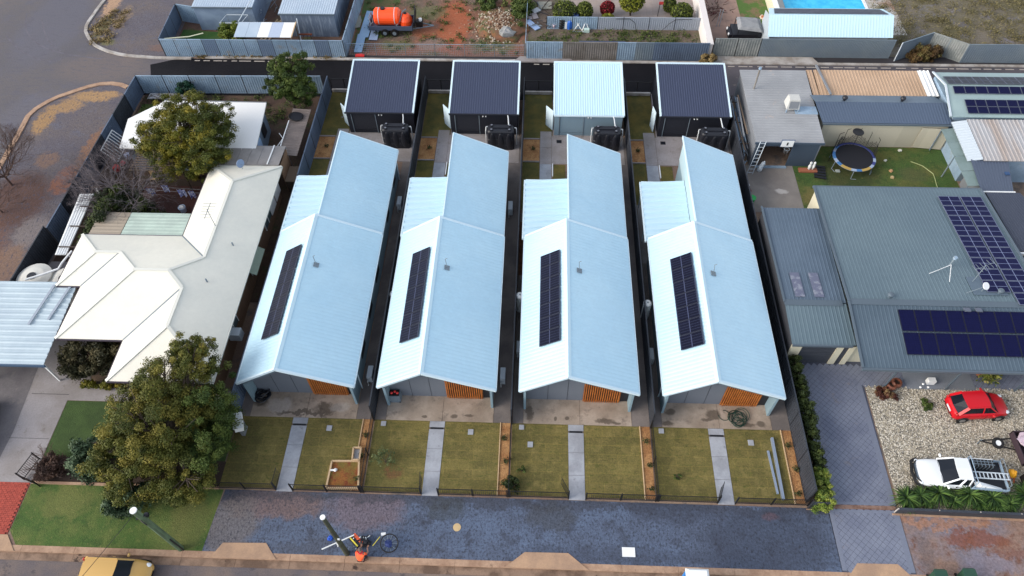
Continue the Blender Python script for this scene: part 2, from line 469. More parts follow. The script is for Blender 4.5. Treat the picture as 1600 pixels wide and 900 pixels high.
m_verge = M('wet_bitumen_verge', C(84,98,122), .65, C(74,84,104), .35, .38, .62, C(56,62,78), 1.1, .52, .66, .3, 7, .5, 12,
            spots=[(-14.6,13.9,3.2,.9,C(112,88,80),.75),(-16.8,12.6,1.6,1.8,C(104,98,98),.8),(-9.2,13.6,2.2,1.2,C(108,92,98),.7),(-3,14.4,30,.35,C(52,54,64),.6),(1.2,13.7,1.6,.8,C(58,60,64),.6),(-4.8,13.9,1.2,.7,C(54,58,58),.55),
                   (13,12.4,3.6,2.2,C(46,52,68),.65),(8,14.2,2.6,.8,C(52,58,74),.55),(13.4,14.0,.5,.25,C(92,66,70),.5),(5,11.6,6,.5,C(60,68,86),.6),(-12,11.5,2,.4,C(64,68,80),.6)],
            flecks=(C(38,42,54), 9, .50, .68, (1,.65,1)))
m_gravelgrey = M('gravel_verge', C(90,85,92), .95, C(100,91,90), .25, .42, .6, C(92,90,100), 1.0, .5, .66, .22, 8, .6, 12,
            spots=[(-41.9,46.1,.75,2.0,C(158,124,82),.85),(-38.8,49.4,2.2,.75,C(164,130,88),.85),(-40.6,48.0,1.3,.9,C(160,126,84),.8),(-40.2,36.8,2.6,3.2,C(88,62,54),.9),(-39.6,41.4,1.0,1.0,C(128,98,78),.6),(-37.2,39.2,.9,1.6,C(140,86,56),.7),(-41,31,2.4,4,C(104,74,62),.8),(-36.6,42.5,.7,2.6,C(142,100,68),.7),(-38,30.5,1.2,2.2,C(136,104,80),.6),(-37.6,33.8,1.2,1.6,C(130,120,116),.6),
                   (-42.0,59.6,.6,1.9,C(112,106,66),.85),(-42.4,63.5,.7,2.4,C(176,142,112),.85),(-40.6,57.2,.8,.6,C(108,104,64),.8),(-40.6,61.2,.7,2.0,C(140,118,92),.6),(-35.2,56.4,1.2,.7,C(120,92,78),.6)],
            flecks=(C(76,74,86), 6, .54, .68, (1,.5,1)))
m_tan = M('tan_dirt', C(160,130,96), .95, C(130,104,80), .5, .4, .6, None, fine=.18)
m_reddirt = M('red_dirt', C(132,84,64), .95, C(112,92,84), .35, .42, .58, C(84,78,60), .6, .52, .62, .2, 8, .5, 10)
m_browndirt = M('brown_dirt', C(104,84,76), .95, C(84,64,56), .5, .4, .6, C(122,104,94), 1.1, .52, .64, .22, 8)
m_conc = M('grey_concrete', C(150,145,146), .85, C(136,130,128), .5, .4, .6, C(118,110,104), 1.3, .58, .7, .1, 10)
m_concpath = M('path_concrete', C(162,166,174), .8, C(142,145,152), .8, .4, .6, C(112,110,112), 1.7, .6, .72, .07, 8)
_st = []
for _i, _l in enumerate(([(-16.9,20.3,.5,.35),(-12.6,19.9,.9,.4),(-14.2,19.6,1.6,.2)], [(-13.2,19.6,.22,.14),(-15.0,19.55,.2,.12),(-12.3,19.7,.3,.1)],
                         [(-17.0,20.0,.25,.55),(-14.7,19.7,.15,.12),(-12.4,19.55,.6,.2),(-11.7,19.45,.3,.1),(-15.4,19.65,.1,.14)], [(-16.8,20.3,.35,.25),(-14.2,20.2,.45,.35),(-14.6,19.85,.35,.12),(-12.2,19.5,.5,.16),(-11.4,19.6,.3,.22),(-17.0,19.5,.35,.16)])):
    _st += [(x+8.413*_i, y, a, b, C(82,72,62), .8) for x, y, a, b in _l]
m_slab = M('stained_concrete', C(170,156,142), .8, C(138,124,110), .5, .38, .62, C(120,108,98), 1.4, .54, .68, .14, 8,
           spots=_st+[(-15.6,20.1,.8,.5,C(172,164,158),.5),(-11.9,20.0,.6,.4,C(176,170,164),.5)])
m_sidec = M('side_concrete', C(122,114,110), .85, C(100,94,92), .5, .4, .6, None, fine=.1)
m_kerb = M('tan_kerb_concrete', C(172,142,118), .85, C(150,120,98), 1.2, .4, .6, C(96,72,56), .9, .6, .7, .14, 8)
m_kerbw = M('pale_kerb_concrete', C(176,172,168), .85, C(140,132,124), .8, .4, .6, None, fine=.12)
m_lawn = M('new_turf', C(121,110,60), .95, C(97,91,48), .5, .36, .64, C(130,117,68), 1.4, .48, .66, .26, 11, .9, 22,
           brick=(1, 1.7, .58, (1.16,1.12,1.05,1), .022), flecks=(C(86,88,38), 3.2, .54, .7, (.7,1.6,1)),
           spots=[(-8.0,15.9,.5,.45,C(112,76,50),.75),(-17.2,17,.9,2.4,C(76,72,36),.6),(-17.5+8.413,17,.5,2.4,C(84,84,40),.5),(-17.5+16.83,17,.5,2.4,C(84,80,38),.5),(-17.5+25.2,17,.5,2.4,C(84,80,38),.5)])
m_turf2 = M('rear_turf', C(104,92,42), .95, C(74,74,34), .7, .38, .62, None, fine=.2, bump=.7, bsc=25)
m_grass = M('verge_grass', C(66,92,36), .95, C(100,108,54), .42, .42, .66, C(50,78,28), .9, .5, .66, .28, 11, .9, 22, flecks=(C(116,116,66), 4, .58, .74, (1,1,1)),
            spots=[(-26.6,13.6,1.6,1.0,C(108,110,58),.6),(-19,12.6,1.2,1.6,C(96,96,50),.6),(-22.5,14,2.2,.6,C(84,88,44),.5)])
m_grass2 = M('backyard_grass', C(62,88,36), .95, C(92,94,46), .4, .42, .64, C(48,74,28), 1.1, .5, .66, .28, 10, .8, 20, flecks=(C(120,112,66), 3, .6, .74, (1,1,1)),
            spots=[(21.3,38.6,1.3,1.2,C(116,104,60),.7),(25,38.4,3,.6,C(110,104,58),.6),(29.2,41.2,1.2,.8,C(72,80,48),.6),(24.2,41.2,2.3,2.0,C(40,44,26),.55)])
m_mulch = M('orange_mulch', C(150,106,66), .95, C(170,128,84), 1.5, .4, .6, C(98,66,44), 4, .58, .68, .3, 12, .8, 14)
m_timberedge = M('timber_edging', C(196,168,132), .7, fine=.15)
m_newroof = M('pale_blue_steel', C(181,213,229), .36, C(174,208,226), .25, .38, .62, None, fine=.03, fsc=2.5, spec=.5)
m_newroofx = M('pale_blue_steel_patio', C(186,214,228), .22, fine=.02)
m_trim = M('pale_steel_trim', C(204,224,234), .5, fine=.02)
m_trimd = M('dark_blue_soffit', C(96,112,124), .7, fine=.03)
m_wall = M('blue_grey_wall', C(122,146,158), .8, fine=.04)
m_porch = M('grey_porch_wall', C(104,110,120), .8, fine=.05)
m_slat = M('oiled_timber', C(188,112,48), .6, C(160,92,40), 3, .4, .6, None, fine=.12, fsc=20)
m_dark = M('black_opening', C(26,28,34), .6, fine=0)
m_black = M('black_paint', C(20,20,22), .5, fine=0)
m_white = M('white_paint', C(228,230,230), .55, fine=.03)
m_pvc = M('white_pvc', C(206,210,212), .4, fine=0)
m_shedroof = M('dark_blue_steel_roof', C(50,58,82), .45, fine=.03, fsc=4)
m_shedwall = M('black_steel_wall', C(22,25,36), .6, fine=.06)
m_shedroofp = M('ice_blue_steel_roof', C(186,216,230), .4, fine=.02)
m_shedwallp = M('pale_grey_steel_wall', C(116,138,152), .6, fine=.05)
m_grey0 = M('dull_lid_grey', C(104,108,118), .6, fine=0)
m_tankb = M('black_poly_tank', C(22,24,33), .5, fine=.08)
m_fdark = M('dark_fence_steel', C(52,57,66), .6, C(44,48,56), .4, .4, .6, None, fine=.08)
m_fblue = M('blue_grey_fence_steel', C(92,108,130), .6, C(82,96,116), .5, .4, .6, None, fine=.08)
m_fpost = M('dark_fence_post', C(36,40,48), .6, fine=0)
m_galv = M('galvanised_fence', C(146,168,188), .55, C(128,150,170), .5, .4, .6, C(140,142,140), 1.2, .58, .68, .1, 6)
m_galvd = M('galvanised_fence_dark', C(108,122,134), .6, C(118,130,138), .5, .4, .6, None, fine=.1)
m_rust = M('weathered_brown_fence', C(128,124,120), .8, C(110,104,98), .8, .4, .6, None, fine=.15)
m_acs = M('aircon_casing', C(186,196,204), .5, fine=.02)
m_solar = solarmat('solar_cells_dark', C(11,13,32), C(62,68,92), 2, 5, .045)
m_solarb = solarmat('solar_cells_blue', C(16,18,58), C(128,138,170), 2, 2, .03)
m_solarn = solarmat('solar_cells_navy', C(14,16,50), C(26,30,70), 6, 10, .03)
m_sframe = M('panel_frame', C(96,102,116), .5, metal=.3, fine=0)
m_sframed = M('dark_panel_frame', C(46,48,58), .4, metal=.4, fine=0)

# ---------------------------------------------------------------- ground, roads, kerbs
struct('ground', B().flat(rect(-900,-600,900,1500), -.14), m_dirt)
struct('terrain', B().flat(rect(-140,11.1,140,200), 0), m_dirt)
struct('road', B().flat(rect(-140,-40,140,10.36), -.125), m_frontroad)
b = B()
for i in range(46):
    x = -70+i*3; b.box(x, 10.36, -.13, x+2.985, 10.78, -.10)
struct('gutter', b, M('gutter_concrete', C(136,112,94), .85, C(96,76,62), .8, .45, .6, C(60,44,36), .7, .6, .66, .14))
k = struct('kerb', B().box(-70,10.8,-.13,-69.9,11.1,.01), m_kerb)
for i in range(46):
    x = -70+i*3; part('kerb_stone', B().box(x, 10.78, -.13, x+2.985, 11.12, .012), m_kerb, k)

def ribbon(pts, w, z0, z1):
    """constant-width strip along a curve"""
    b = B(); n = len(pts); L_, R_ = [], []
    for i in range(n):
        a = Vector(pts[max(0,i-1)][:2]); c = Vector(pts[min(n-1,i+1)][:2]); d = (c-a).normalized()
        p = Vector(pts[i][:2]); s = Vector((-d.y, d.x))*w/2
        L_.append(p+s); R_.append(p-s)
    for i in range(n-1):
        b.prism([L_[i], L_[i+1], R_[i+1], R_[i]], z0, z1)
    return b
struct('side_street', B().flat([(-140,20),(-36,20),(-36,50.2),(-33.5,50.2),(-33.5,54.85),(-33.5,140),(-140,140)], .004), m_road)
KL = [(-43.25, 32.52, 0), (-43.11, 37.73, 0), (-43.1, 40.42, 0), (-43.21, 42.35, 0), (-43.26, 43.89, 0), (-43.5, 46.61, 0), (-43.23, 47.54, 0), (-42.62, 48.48, 0), (-41.95, 49.18, 0), (-41.28, 49.63, 0), (-40.52, 50.17, 0), (-39.78, 50.62, 0), (-38.88, 51, 0), (-37.94, 51.1, 0), (-37.01, 50.94, 0), (-36.31, 50.6, 0)]
KU = [(-42.76, 71.38, 0), (-43.04, 67.08, 0), (-43.48, 64.19, 0), (-43.59, 62.62, 0), (-43.62, 61.53, 0), (-43.65, 60.46, 0), (-43.57, 59.62, 0), (-43.3, 58.79, 0), (-42.84, 58.08, 0), (-42.21, 57.28, 0), (-41.52, 56.6, 0), (-40.72, 56.12, 0), (-39.97, 55.74, 0), (-38.93, 55.37, 0), (-37.95, 55.14, 0), (-36.82, 55.02, 0), (-35.64, 54.9, 0), (-34.13, 54.83, 0), (-31.86, 54.82, 0)]
vl = [p[:2] for p in KL]+[(-34.5,45),(-34.9,30),(-34.9,21),(-120,21),(-120,36)]
struct('verge_gravel', B().flat(vl, .03), m_gravelgrey)
0 and struct('verge_tan_soil', B().flat([p[:2] for p in [(-43.15, 46.46, 0), (-42.96, 47.29, 0), (-42.27, 48.32, 0), (-41.21, 49.45, 0), (-39.68, 50.36, 0), (-38.41, 50.83, 0), (-38.3, 49.77, 0), (-38.8, 48.13, 0), (-40.27, 48.7, 0), (-40.57, 47.5, 0), (-40.91, 46.17, 0), (-41.32, 44.8, 0), (-42.31, 45.18, 0)]], .034), m_tan)
0 and struct('verge_brown_soil', B().flat([p[:2] for p in [(-43.88, 35.69, 0), (-43.51, 41.29, 0), (-42.27, 42.07, 0), (-39.9, 41.52, 0), (-38.42, 40.52, 0), (-38.36, 38.53, 0), (-36.77, 37.19, 0), (-37.8, 35.5, 0), (-37.72, 32.05, 0), (-37.38, 29.24, 0), (-40.53, 29.05, 0)]], .034), m_browndirt)
vu = [p[:2] for p in KU]+[(-34,55.2),(-34.2,60),(-34.4,75),(-44,75)]
struct('verge_gravel', B().flat(vu, .03), m_gravelgrey)
0 and struct('verge_tan_soil', B().flat([p[:2] for p in [(-41.71, 66.51, 0), (-41.86, 64.21, 0), (-42.33, 61.99, 0), (-40.83, 59.35, 0), (-40.11, 56.42, 0), (-40.91, 56.61, 0), (-42.23, 57.79, 0), (-43.11, 59.42, 0), (-43.3, 61.54, 0), (-43.03, 64.19, 0), (-43.03, 66.49, 0)]], .034), m_tan)
struct('kerb', ribbon([(x,y) for x,y,z in KL], .42, 0, .1), m_kerb)
struct('kerb', ribbon([(x,y) for x,y,z in KU], .3, 0, .12), m_kerbw)
# tyre-dark arcs left on the side street
sk = B()
for pts in ([(-50.48, 61.86, 0), (-49.43, 59.21, 0), (-48.03, 57.49, 0), (-46.41, 56.32, 0), (-44.41, 55.47, 0), (-42.41, 55.02, 0), (-40.17, 54.67, 0)], [(-50.82, 58.16, 0), (-49.39, 56.66, 0), (-47.68, 55.31, 0), (-46.1, 54.47, 0), (-44.78, 54.21, 0)], [(-48.49, 60.81, 0), (-47.24, 58.52, 0), (-46.06, 56.92, 0), (-44.53, 55.76, 0)]):
    q_ = [Vector(p[:2]) for p in pts]
    for _ in range(3):                          # corner cutting
        q_ = [q_[0]]+[v for i in range(len(q_)-1) for v in (q_[i].lerp(q_[i+1],.25), q_[i].lerp(q_[i+1],.75))]+[q_[-1]]
    pts = q_; n = len(pts)
    for i in range(n-1):
        a = Vector(pts[i][:2]); c = Vector(pts[i+1][:2]); d = (c-a).normalized(); s = Vector((-d.y, d.x))*.07
        sk.poly([(a.x+s.x,a.y+s.y,.008),(c.x+s.x,c.y+s.y,.008),(c.x-s.x,c.y-s.y,.008),(a.x-s.x,a.y-s.y,.008)])
struct('tyre_marks', sk, M('tyre_dark_asphalt', C(88,84,92), .9, C(100,97,106), 1.2, .4, .6, None, fine=.2))
struct('lane', B().flat([(-35.4,53.9),(-34.7,52),(-35.6,50.0),(-34.6,49.6),(16.4,49.6),(16.4,54.86),(-33,54.86)], .010), m_lane)
struct('lane', B().flat(rect(16.4,49.6,70,54.86), .010), m_lane_old)
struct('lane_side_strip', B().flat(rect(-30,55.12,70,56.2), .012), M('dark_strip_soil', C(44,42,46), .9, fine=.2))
lk = struct('kerb', B().box(-30.6,54.84,0,-30.5,55.14,.1), m_kerbw)
for i in range(34):
    x = -30.5+i*3
    part('kerb_stone', B().box(x, 54.84, 0, x+2.98, 55.14, .1), m_kerbw, lk)
for x0, x1 in ((-31.5,-22),(-.5,4),(16,46)):
    b = B(); rr = random.Random(3); x = x0
    while x < x1:
        l = rr.uniform(.3,1.1); b.flat(rect(x, 54.5, min(x+l,x1), 54.62), .016); x += l+rr.uniform(.1,.5)
    struct('gutter_silt', b, M('pale_silt', C(168,160,152), .9, fine=.15))
struct('lane_apron', B().prism([(-1.75,55.6),(2.6,55.6),(3.2,54.8),(-2.4,54.8)], 0, .115), m_conc)
struct('lane_apron', B().prism([(15.4,55.9),(24.5,55.9),(25,54.8),(15.2,54.8)], 0, .115), m_kerbw)
solo('manhole_cover', B().tube((-35.75,51.2,0),(-35.75,51.2,.02),.42,20), m_kerbw, 'pale round cover in the side street at the end of the black lane', 'manhole cover')

# front verge (dark sealed strip before the four houses)
struct('verge_seal', B().flat([(-18.1,11.12),(16.75,11.12),(16.75,14.55),(-17.6,14.62)], .008), m_verge)
0 and struct('verge_seal_patch', B().flat([p[:2] for p in [(-17.87, 11.09, 0), (-18.37, 13.27, 0), (-14.54, 12.31, 0), (-12.44, 10.92, 0)]], .012),
       M('pale_grey_patch', C(116,110,112), .8, C(140,120,104), .6, .4, .6, C(60,62,74), 2, .5, .6, .25, 5))
for nm, pts in (('apron', [(-17.4,10.79),(-16.9,11.6),(-14.5,11.66),(-13.75,10.79)]), ('apron', [(-1.3,10.79),(-.25,11.62),(2.12,11.64),(3.2,10.79)]),
                ('apron', [(16.9,10.79),(17.6,11.6),(19.75,11.62),(20.5,10.79)]), ('apron', [(-34,10.79),(-34,11.66),(-29.1,11.66),(-28.35,10.79)])):
    struct('driveway_apron', B().prism(pts, -.13, .042), M('tan_apron_concrete', C(176,144,116), .85, C(156,128,106), .8, .4, .6, None, fine=.1))
solo('hydrant_cover', B().tube((-4.05,12.85,0),(-4.05,12.85,.04),.22,20).tube((-4.05,12.85,.03),(-4.05,12.85,.05),.13,12),
     M('cream_cover', C(196,170,126), .7, fine=.05), 'round cream service cover set in the dark verge, left of the white square lid', 'service cover')
solo('service_lid', B().box(5.05,11.55,0,5.75,12.05,.05), m_white, 'white rectangular lid on the dark verge near the kerb', 'service lid')

# left front garden, grass verge, driveway
struct('grass_verge', B().flat([(-28.4,11.12),(-17.95,11.12),(-17.7,14.6),(-29.08,14.6),(-29.08,11.9)], .016), m_grass)
struct('driveway', B().flat([(-40,14.6),(-29.1,14.6),(-29.15,20.0),(-28,21.2),(-29.5,23.5),(-29.5,31),(-40,31)], .016), m_conc)
bd = struct('brick_crossover', B().flat([(-40,11.64),(-29.12,11.64),(-29.12,14.6),(-40,14.6)], .006), M('red_mortar', C(112,58,48), .9))
b = B(); rr = random.Random(2)
for j in range(26):
    for i in range(42):
        x = -38.9+i*.235+(.117 if j % 2 else 0); y = 11.68+j*.115
        lim = -29.1
        if x+.22 < lim: b.box(x, y, .006, x+.22, y+.102, .03+rr.uniform(0,.006))
stuffpart('brick', b, M('red_brick_paving', C(172,74,60), .85, C(150,62,50), 6, .4, .6, None, fine=.15), bd)
struct('driveway', B().flat([(-40,14.72),(-31.7,14.72),(-31.6,17.79),(-32.0,22.2),(-31.9,24),(-40,24)], .022), M('dark_driveway_concrete', C(108,104,106), .85, C(90,86,90), .4, .42, .62, C(124,118,114), 1.0, .56, .68, .12, 9))
for q in ((-31.6,20.4,-29.2,20.43),(-31.7,17.4,-29.2,17.42)): struct('driveway_joint', B().flat(rect(*q), .024), m_dark)
struct('front_lawn', B().flat([(-29.08,16.3),(-18.1,16.3),(-18.1,20.0),(-29.12,20.0)], .012), M('dark_lawn', C(52,72,32), .95, C(62,84,38), .8, .4, .6, None, fine=.22, bump=.8, bsc=25))
struct('garden_bed', B().flat([(-29.05,14.7),(-18.0,14.7),(-18.0,16.3),(-29.05,16.3)], .014), M('dark_soil', C(58,46,40), .95, fine=.25))
struct('path', B().flat([(-29.1,20.02),(-18.0,20.02),(-18.0,20.95),(-29.1,20.95)], .02), m_conc)
struct('garden_kerb', B().box(-29.0,14.6,0,-18.0,14.74,.12), m_kerb)
struct('yard_soil', B().flat([(-34.8,27.8),(-18.0,27.8),(-18.0,49.7),(-34.4,49.7)], .012), M('dark_yard_soil', C(66,50,42), .95, C(84,66,52), .4, .42, .6, C(58,62,36), .8, .54, .64, .25, 8))

# driveway with diagonal pavers, right of the new houses
dv = struct('paved_driveway', B().flat([(16.72,11.12),(20.6,11.12),(20.55,14.75),(20.7,22.6),(33,22.6),(33,24.2),(16.4,24.2),(16.7,14.75)], .008), M('paver_joint', C(74,78,92), .9))
rr = random.Random(8); s_ = .27; h_ = s_*math.sqrt(2)/2
def inside(x, y):
    if 11.2 < y < 14.5: return 16.9 < x < 20.42
    if 14.85 < y < 22.4: return 16.9 < x < 20.4
    if 22.4 <= y < 23.9: return 16.7 < x < 32.6
    return False
cells = []
j = 0; y = 11.25
while y < 24.2:
    x = 16.4+(h_ if j % 2 else 0)
    while x < 33:
        if inside(x, y): cells.append((x, y))
        x += 2*h_
    y += h_; j += 1
for _x0, _x1, _y0, _y1 in ((16.74,16.97,11.2,14.52),(20.26,20.58,11.2,14.5),(16.74,16.94,14.85,22.4),(20.24,20.56,14.85,22.45),(16.97,20.26,14.36,14.52),(16.94,20.24,14.82,14.98)):
    part('edge_strip', B().box(_x0,_y0,.008,_x1,_y1,.037), M('edge_paver', C(110,116,132), .75, fine=.1), dv)
cells.sort(key=lambda c: c[1]); dims = h_-.010
def paver(b, x, y, z):
    b.add([(x-dims,y,.008),(x,y-dims,.008),(x+dims,y,.008),(x,y+dims,.008),(x-dims,y,z),(x,y-dims,z),(x+dims,y,z),(x,y+dims,z)],
          [(4,5,6,7),(0,1,5,4),(1,2,6,5),(2,3,7,6),(3,0,4,7)])
m_pav = M('blue_grey_paver', C(118,124,140), .75, C(104,110,128), .6, .4, .6, C(122,118,122), 1.0, .6, .7, .1)
pme = mkmesh('paver', (lambda q: (paver(q, 0, 0, .03), q)[1])(B()), m_pav)
for x, y in cells[:300]: inst('paver', pme, dv, (x, y, rr.uniform(-.002,.002)))
b = B()
for x, y in cells[300:]: paver(b, x, y, .03+rr.uniform(-.002,.002))
stuffpart('paver', b, m_pav, dv)
struct('driveway_threshold', B().box(16.75,14.56,0,20.5,14.8,.034), M('rusty_concrete', C(134,108,96), .9, C(96,66,52), 1.5, .45, .6, None, fine=.15))
struct('verge_red_soil', B().flat([(20.62,11.12),(60,11.12),(60,14.2),(20.6,14.45)], .012), M('verge_red_soil', C(132,108,96), .95, C(116,110,118), .4, .4, .6, C(104,72,58), 1.4, .52, .66, .3, 7, .5, 12, spots=[(24.5,13.1,1.9,.45,C(116,64,42),.75),(23,13.9,3,.3,C(160,116,88),.6),(24.6,11.7,1.6,.6,C(124,120,134),.6),(27,12.4,2,.4,C(112,68,50),.6),(21.4,12.2,.5,1.2,C(92,82,82),.5)]))
struct('gravel_bed', B().flat([(20.7,14.6),(60,14.4),(60,22.5),(20.75,22.5)], .012), M('gravel_bed_sand', C(172,162,142), .95, C(150,142,126), .5, .4, .6, None, fine=.32, fsc=12, bump=.8, bsc=12))
rg = np.random.default_rng(4)
n = 30000; px_ = rg.uniform(20.75, 34.5, n); py_ = rg.uniform(14.5, 22.5, n); sz = rg.uniform(.018, .05, n)
V = []; F = []
base = np.array([[-1,-.8,0],[1,-.9,0],[.9,1,0],[-.8,.9,0],[-.5,-.4,.8],[.5,-.5,.75],[.45,.5,.8],[-.5,.45,.7]])
fq = np.array([[4,5,6,7],[0,1,5,4],[1,2,6,5],[2,3,7,6],[3,0,4,7]])
ang = rg.uniform(0, 6.28, n); ca, sa = np.cos(ang), np.sin(ang)
bx = base[None]*sz[:, None, None]
vx = bx[..., 0]*ca[:, None]-bx[..., 1]*sa[:, None]*.8+px_[:, None]; vy = bx[..., 0]*sa[:, None]+bx[..., 1]*ca[:, None]*.8+py_[:, None]
V = np.stack([vx, vy, bx[..., 2]+.012], -1).reshape(-1, 3)
F = (fq[None]+8*np.arange(n)[:, None, None]).reshape(-1, 4)
me = npmesh('gravel', V, F, leafmat('river_stone', C(84,82,80), C(178,170,154), C(214,208,196), .9), np.repeat(rg.uniform(.0, 1, n), 5))
o = bpy.data.objects.new('gravel', me); COL.objects.link(o)
props(o, 'loose pale river stones spread over the front yard around the red car', 'gravel', None, 'stuff')

# ---------------------------------------------------------------- four lots
LX = 8.413
lawn_parts = []
for i in range(4):
    d = LX*i
    def r_(x0, y0, x1, y1): return rect(x0+d, y0, x1+d, y1)
    struct('concrete_slab', B().box(-17.35+d, 19.27, 0, -13.92+d, 21.2, .03), m_slab)
    struct('concrete_slab', B().box(-13.90+d, 19.27, 0, -10.78+d, 21.2, .03), m_slab)
    struct('side_path', B().flat(r_(-18.0,19.27,-17.37,36.5), .024), m_sidec)
    struct('side_path', B().flat(r_(-10.76,19.27,-9.7,45.0), .024), m_sidec)
    pt = struct('path', B().flat(r_(-14.6,14.62,-13.74,19.2), .01), m_sidec)
    for y0, y1 in ((14.6,16.05),(16.07,17.45),(17.47,18.72),(18.86,19.25)):
        part('path_slab', B().box(-14.63+d, y0, 0, -13.71+d, y1, .04), m_concpath, pt)
    part('drain_slot', B().box(-14.56+d, 18.73, 0, -13.78+d, 18.85, .03), m_dark, pt)
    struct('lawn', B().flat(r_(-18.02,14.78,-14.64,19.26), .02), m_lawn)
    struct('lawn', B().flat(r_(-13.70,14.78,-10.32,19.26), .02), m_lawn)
    struct('garden_strip', B().flat(r_(-10.3,14.78,-9.72,19.26), .024), m_mulch)
    struct('timber_edge', B().box(-10.34+d, 14.72, 0, -10.29+d, 19.26, .09), m_timberedge)
    # back yard
    struct('rear_lawn', B().flat(r_(-18.0,44.72,-15.66,50.3), .02), m_turf2)
    struct('rear_lawn', B().flat(r_(-18.0,36.9,-16.66,41.95), .02), m_turf2)
    struct('rear_lawn', B().flat(r_(-15.6,37.6,-14.62,41.7), .02), m_turf2)
    struct('mulch_bed', B().flat(r_(-18.0,42.08,-16.68,44.6), .026), m_mulch)
    struct('mulch_bed', B().flat(r_(-18.0,30.6,-17.68,35.6), .03), M('red_mulch', C(116,74,48), .95, C(90,56,38), 1.5, .4, .6, None, fine=.3, bump=.6))
    struct('timber_edge', B().box(-18.0+d, 44.62, 0, -16.68+d, 44.70, .1), m_conc)
    struct('timber_edge', B().box(-18.0+d, 41.97, 0, -16.68+d, 42.05, .1), m_conc)
    pr = struct('rear_path', B().flat(r_(-16.63,36.0,-15.71,45.6), .012), m_sidec)
    for k in range(5):
        y0 = 36.0+k*1.92; part('path_slab', B().box(-16.63+d, y0, 0, -15.71+d, y0+1.9, .04), m_concpath if k < 3 else m_conc, pr)
    struct('rear_slab', B().box(-15.69+d, 41.8, 0, -9.9+d, 45.02, .04), m_conc)
    struct('patio_slab', B().box(-17.66+d, 31.9, 0, -14.6+d, 37.5, .03), m_conc)
    struct('paving_edge', B().box(-15.66+d, 40.4, 0, -15.58+d, 41.78, .08), m_white)
    struct('retaining_kerb', B().box(-18.0+d, 50.34, 0, -15.66+d, 50.5, .28), m_kerbw)
    struct('shed_floor', B().box(-15.6+d, 45.03, 0, -10.0+d, 50.55, .05), m_conc)
    pos = [(-12.3, 18.6), (-12.1, 18.6), (-16.9,17.9), (-12.2,18.4)][i]
    lab = ['grey square pit cover in the turf before the far-left blue house', 'grey square pit cover in the turf of the second blue house', 'grey square pit cover in the left lawn of the third blue house', 'grey square pit cover in the right lawn of the fourth blue house'][i]
    solo('pit_cover', B().box(pos[0]+d-.16, pos[1]-.17, .02, pos[0]+d+.16, pos[1]+.17, .07), m_concpath, lab, 'pit cover', 'pit covers in the front lawns')
    q = (-16.9+d, 19.0) if i else (-17.6, 19.0)
    solo('pit_cover', B().box(q[0]-.55-.15, q[1]-.15, .02, q[0]-.55+.15, q[1]+.15, .08), m_concpath,
         ['pit cover at the slab corner beside the white tilted box', 'pit cover at the left slab corner of the second blue house', 'pit cover at the left slab corner of the third blue house', 'pit cover at the left slab corner of the fourth blue house'][i],
         'pit cover', 'pit covers in the front lawns')
    solo('drain_grate', B().box(-15.3+d, 44.2, .04, -14.9+d, 44.55, .06), m_tankb, ['dark drain grate in the slab before the first black shed', 'dark drain grate in the slab before the second black shed', 'dark drain grate in the slab before the pale shed', 'dark drain grate in the slab before the rightmost black shed'][i], 'drain grate')
    # tiny plants in the mulch
    rr = random.Random(60+i)
    for k in range(4):
        if k < 1: c = (-17.2+d, 43.4, .03)
        else: c = (-10.0+d+rr.uniform(-.12,.12), 15.4+(k-1)*1.4+rr.uniform(-.1,.1), .03)
        rg = np.random.default_rng(900+i*10+k); P = np.array(c)+rg.normal(size=(60,3))*[.09,.09,.07]+[0,0,.12]
        o = foliage('seedling', None, P, rg.uniform(0,1,60), .06, MATS.get('seedling') or leafmat('seedling', C(36,44,26), C(60,66,36), C(88,88,50)), k)
        props(o, ('young plant in the rear mulch bed of the %s lot' if k < 1 else ['', 'young plant nearest the street', 'middle young plant', 'young plant nearest the house'][k]+' in the front garden strip of the %s lot') % ['leftmost', 'second', 'third', 'rightmost'][i], 'seedling', 'seedlings in the mulch of lot '+['one','two','three','four'][i])

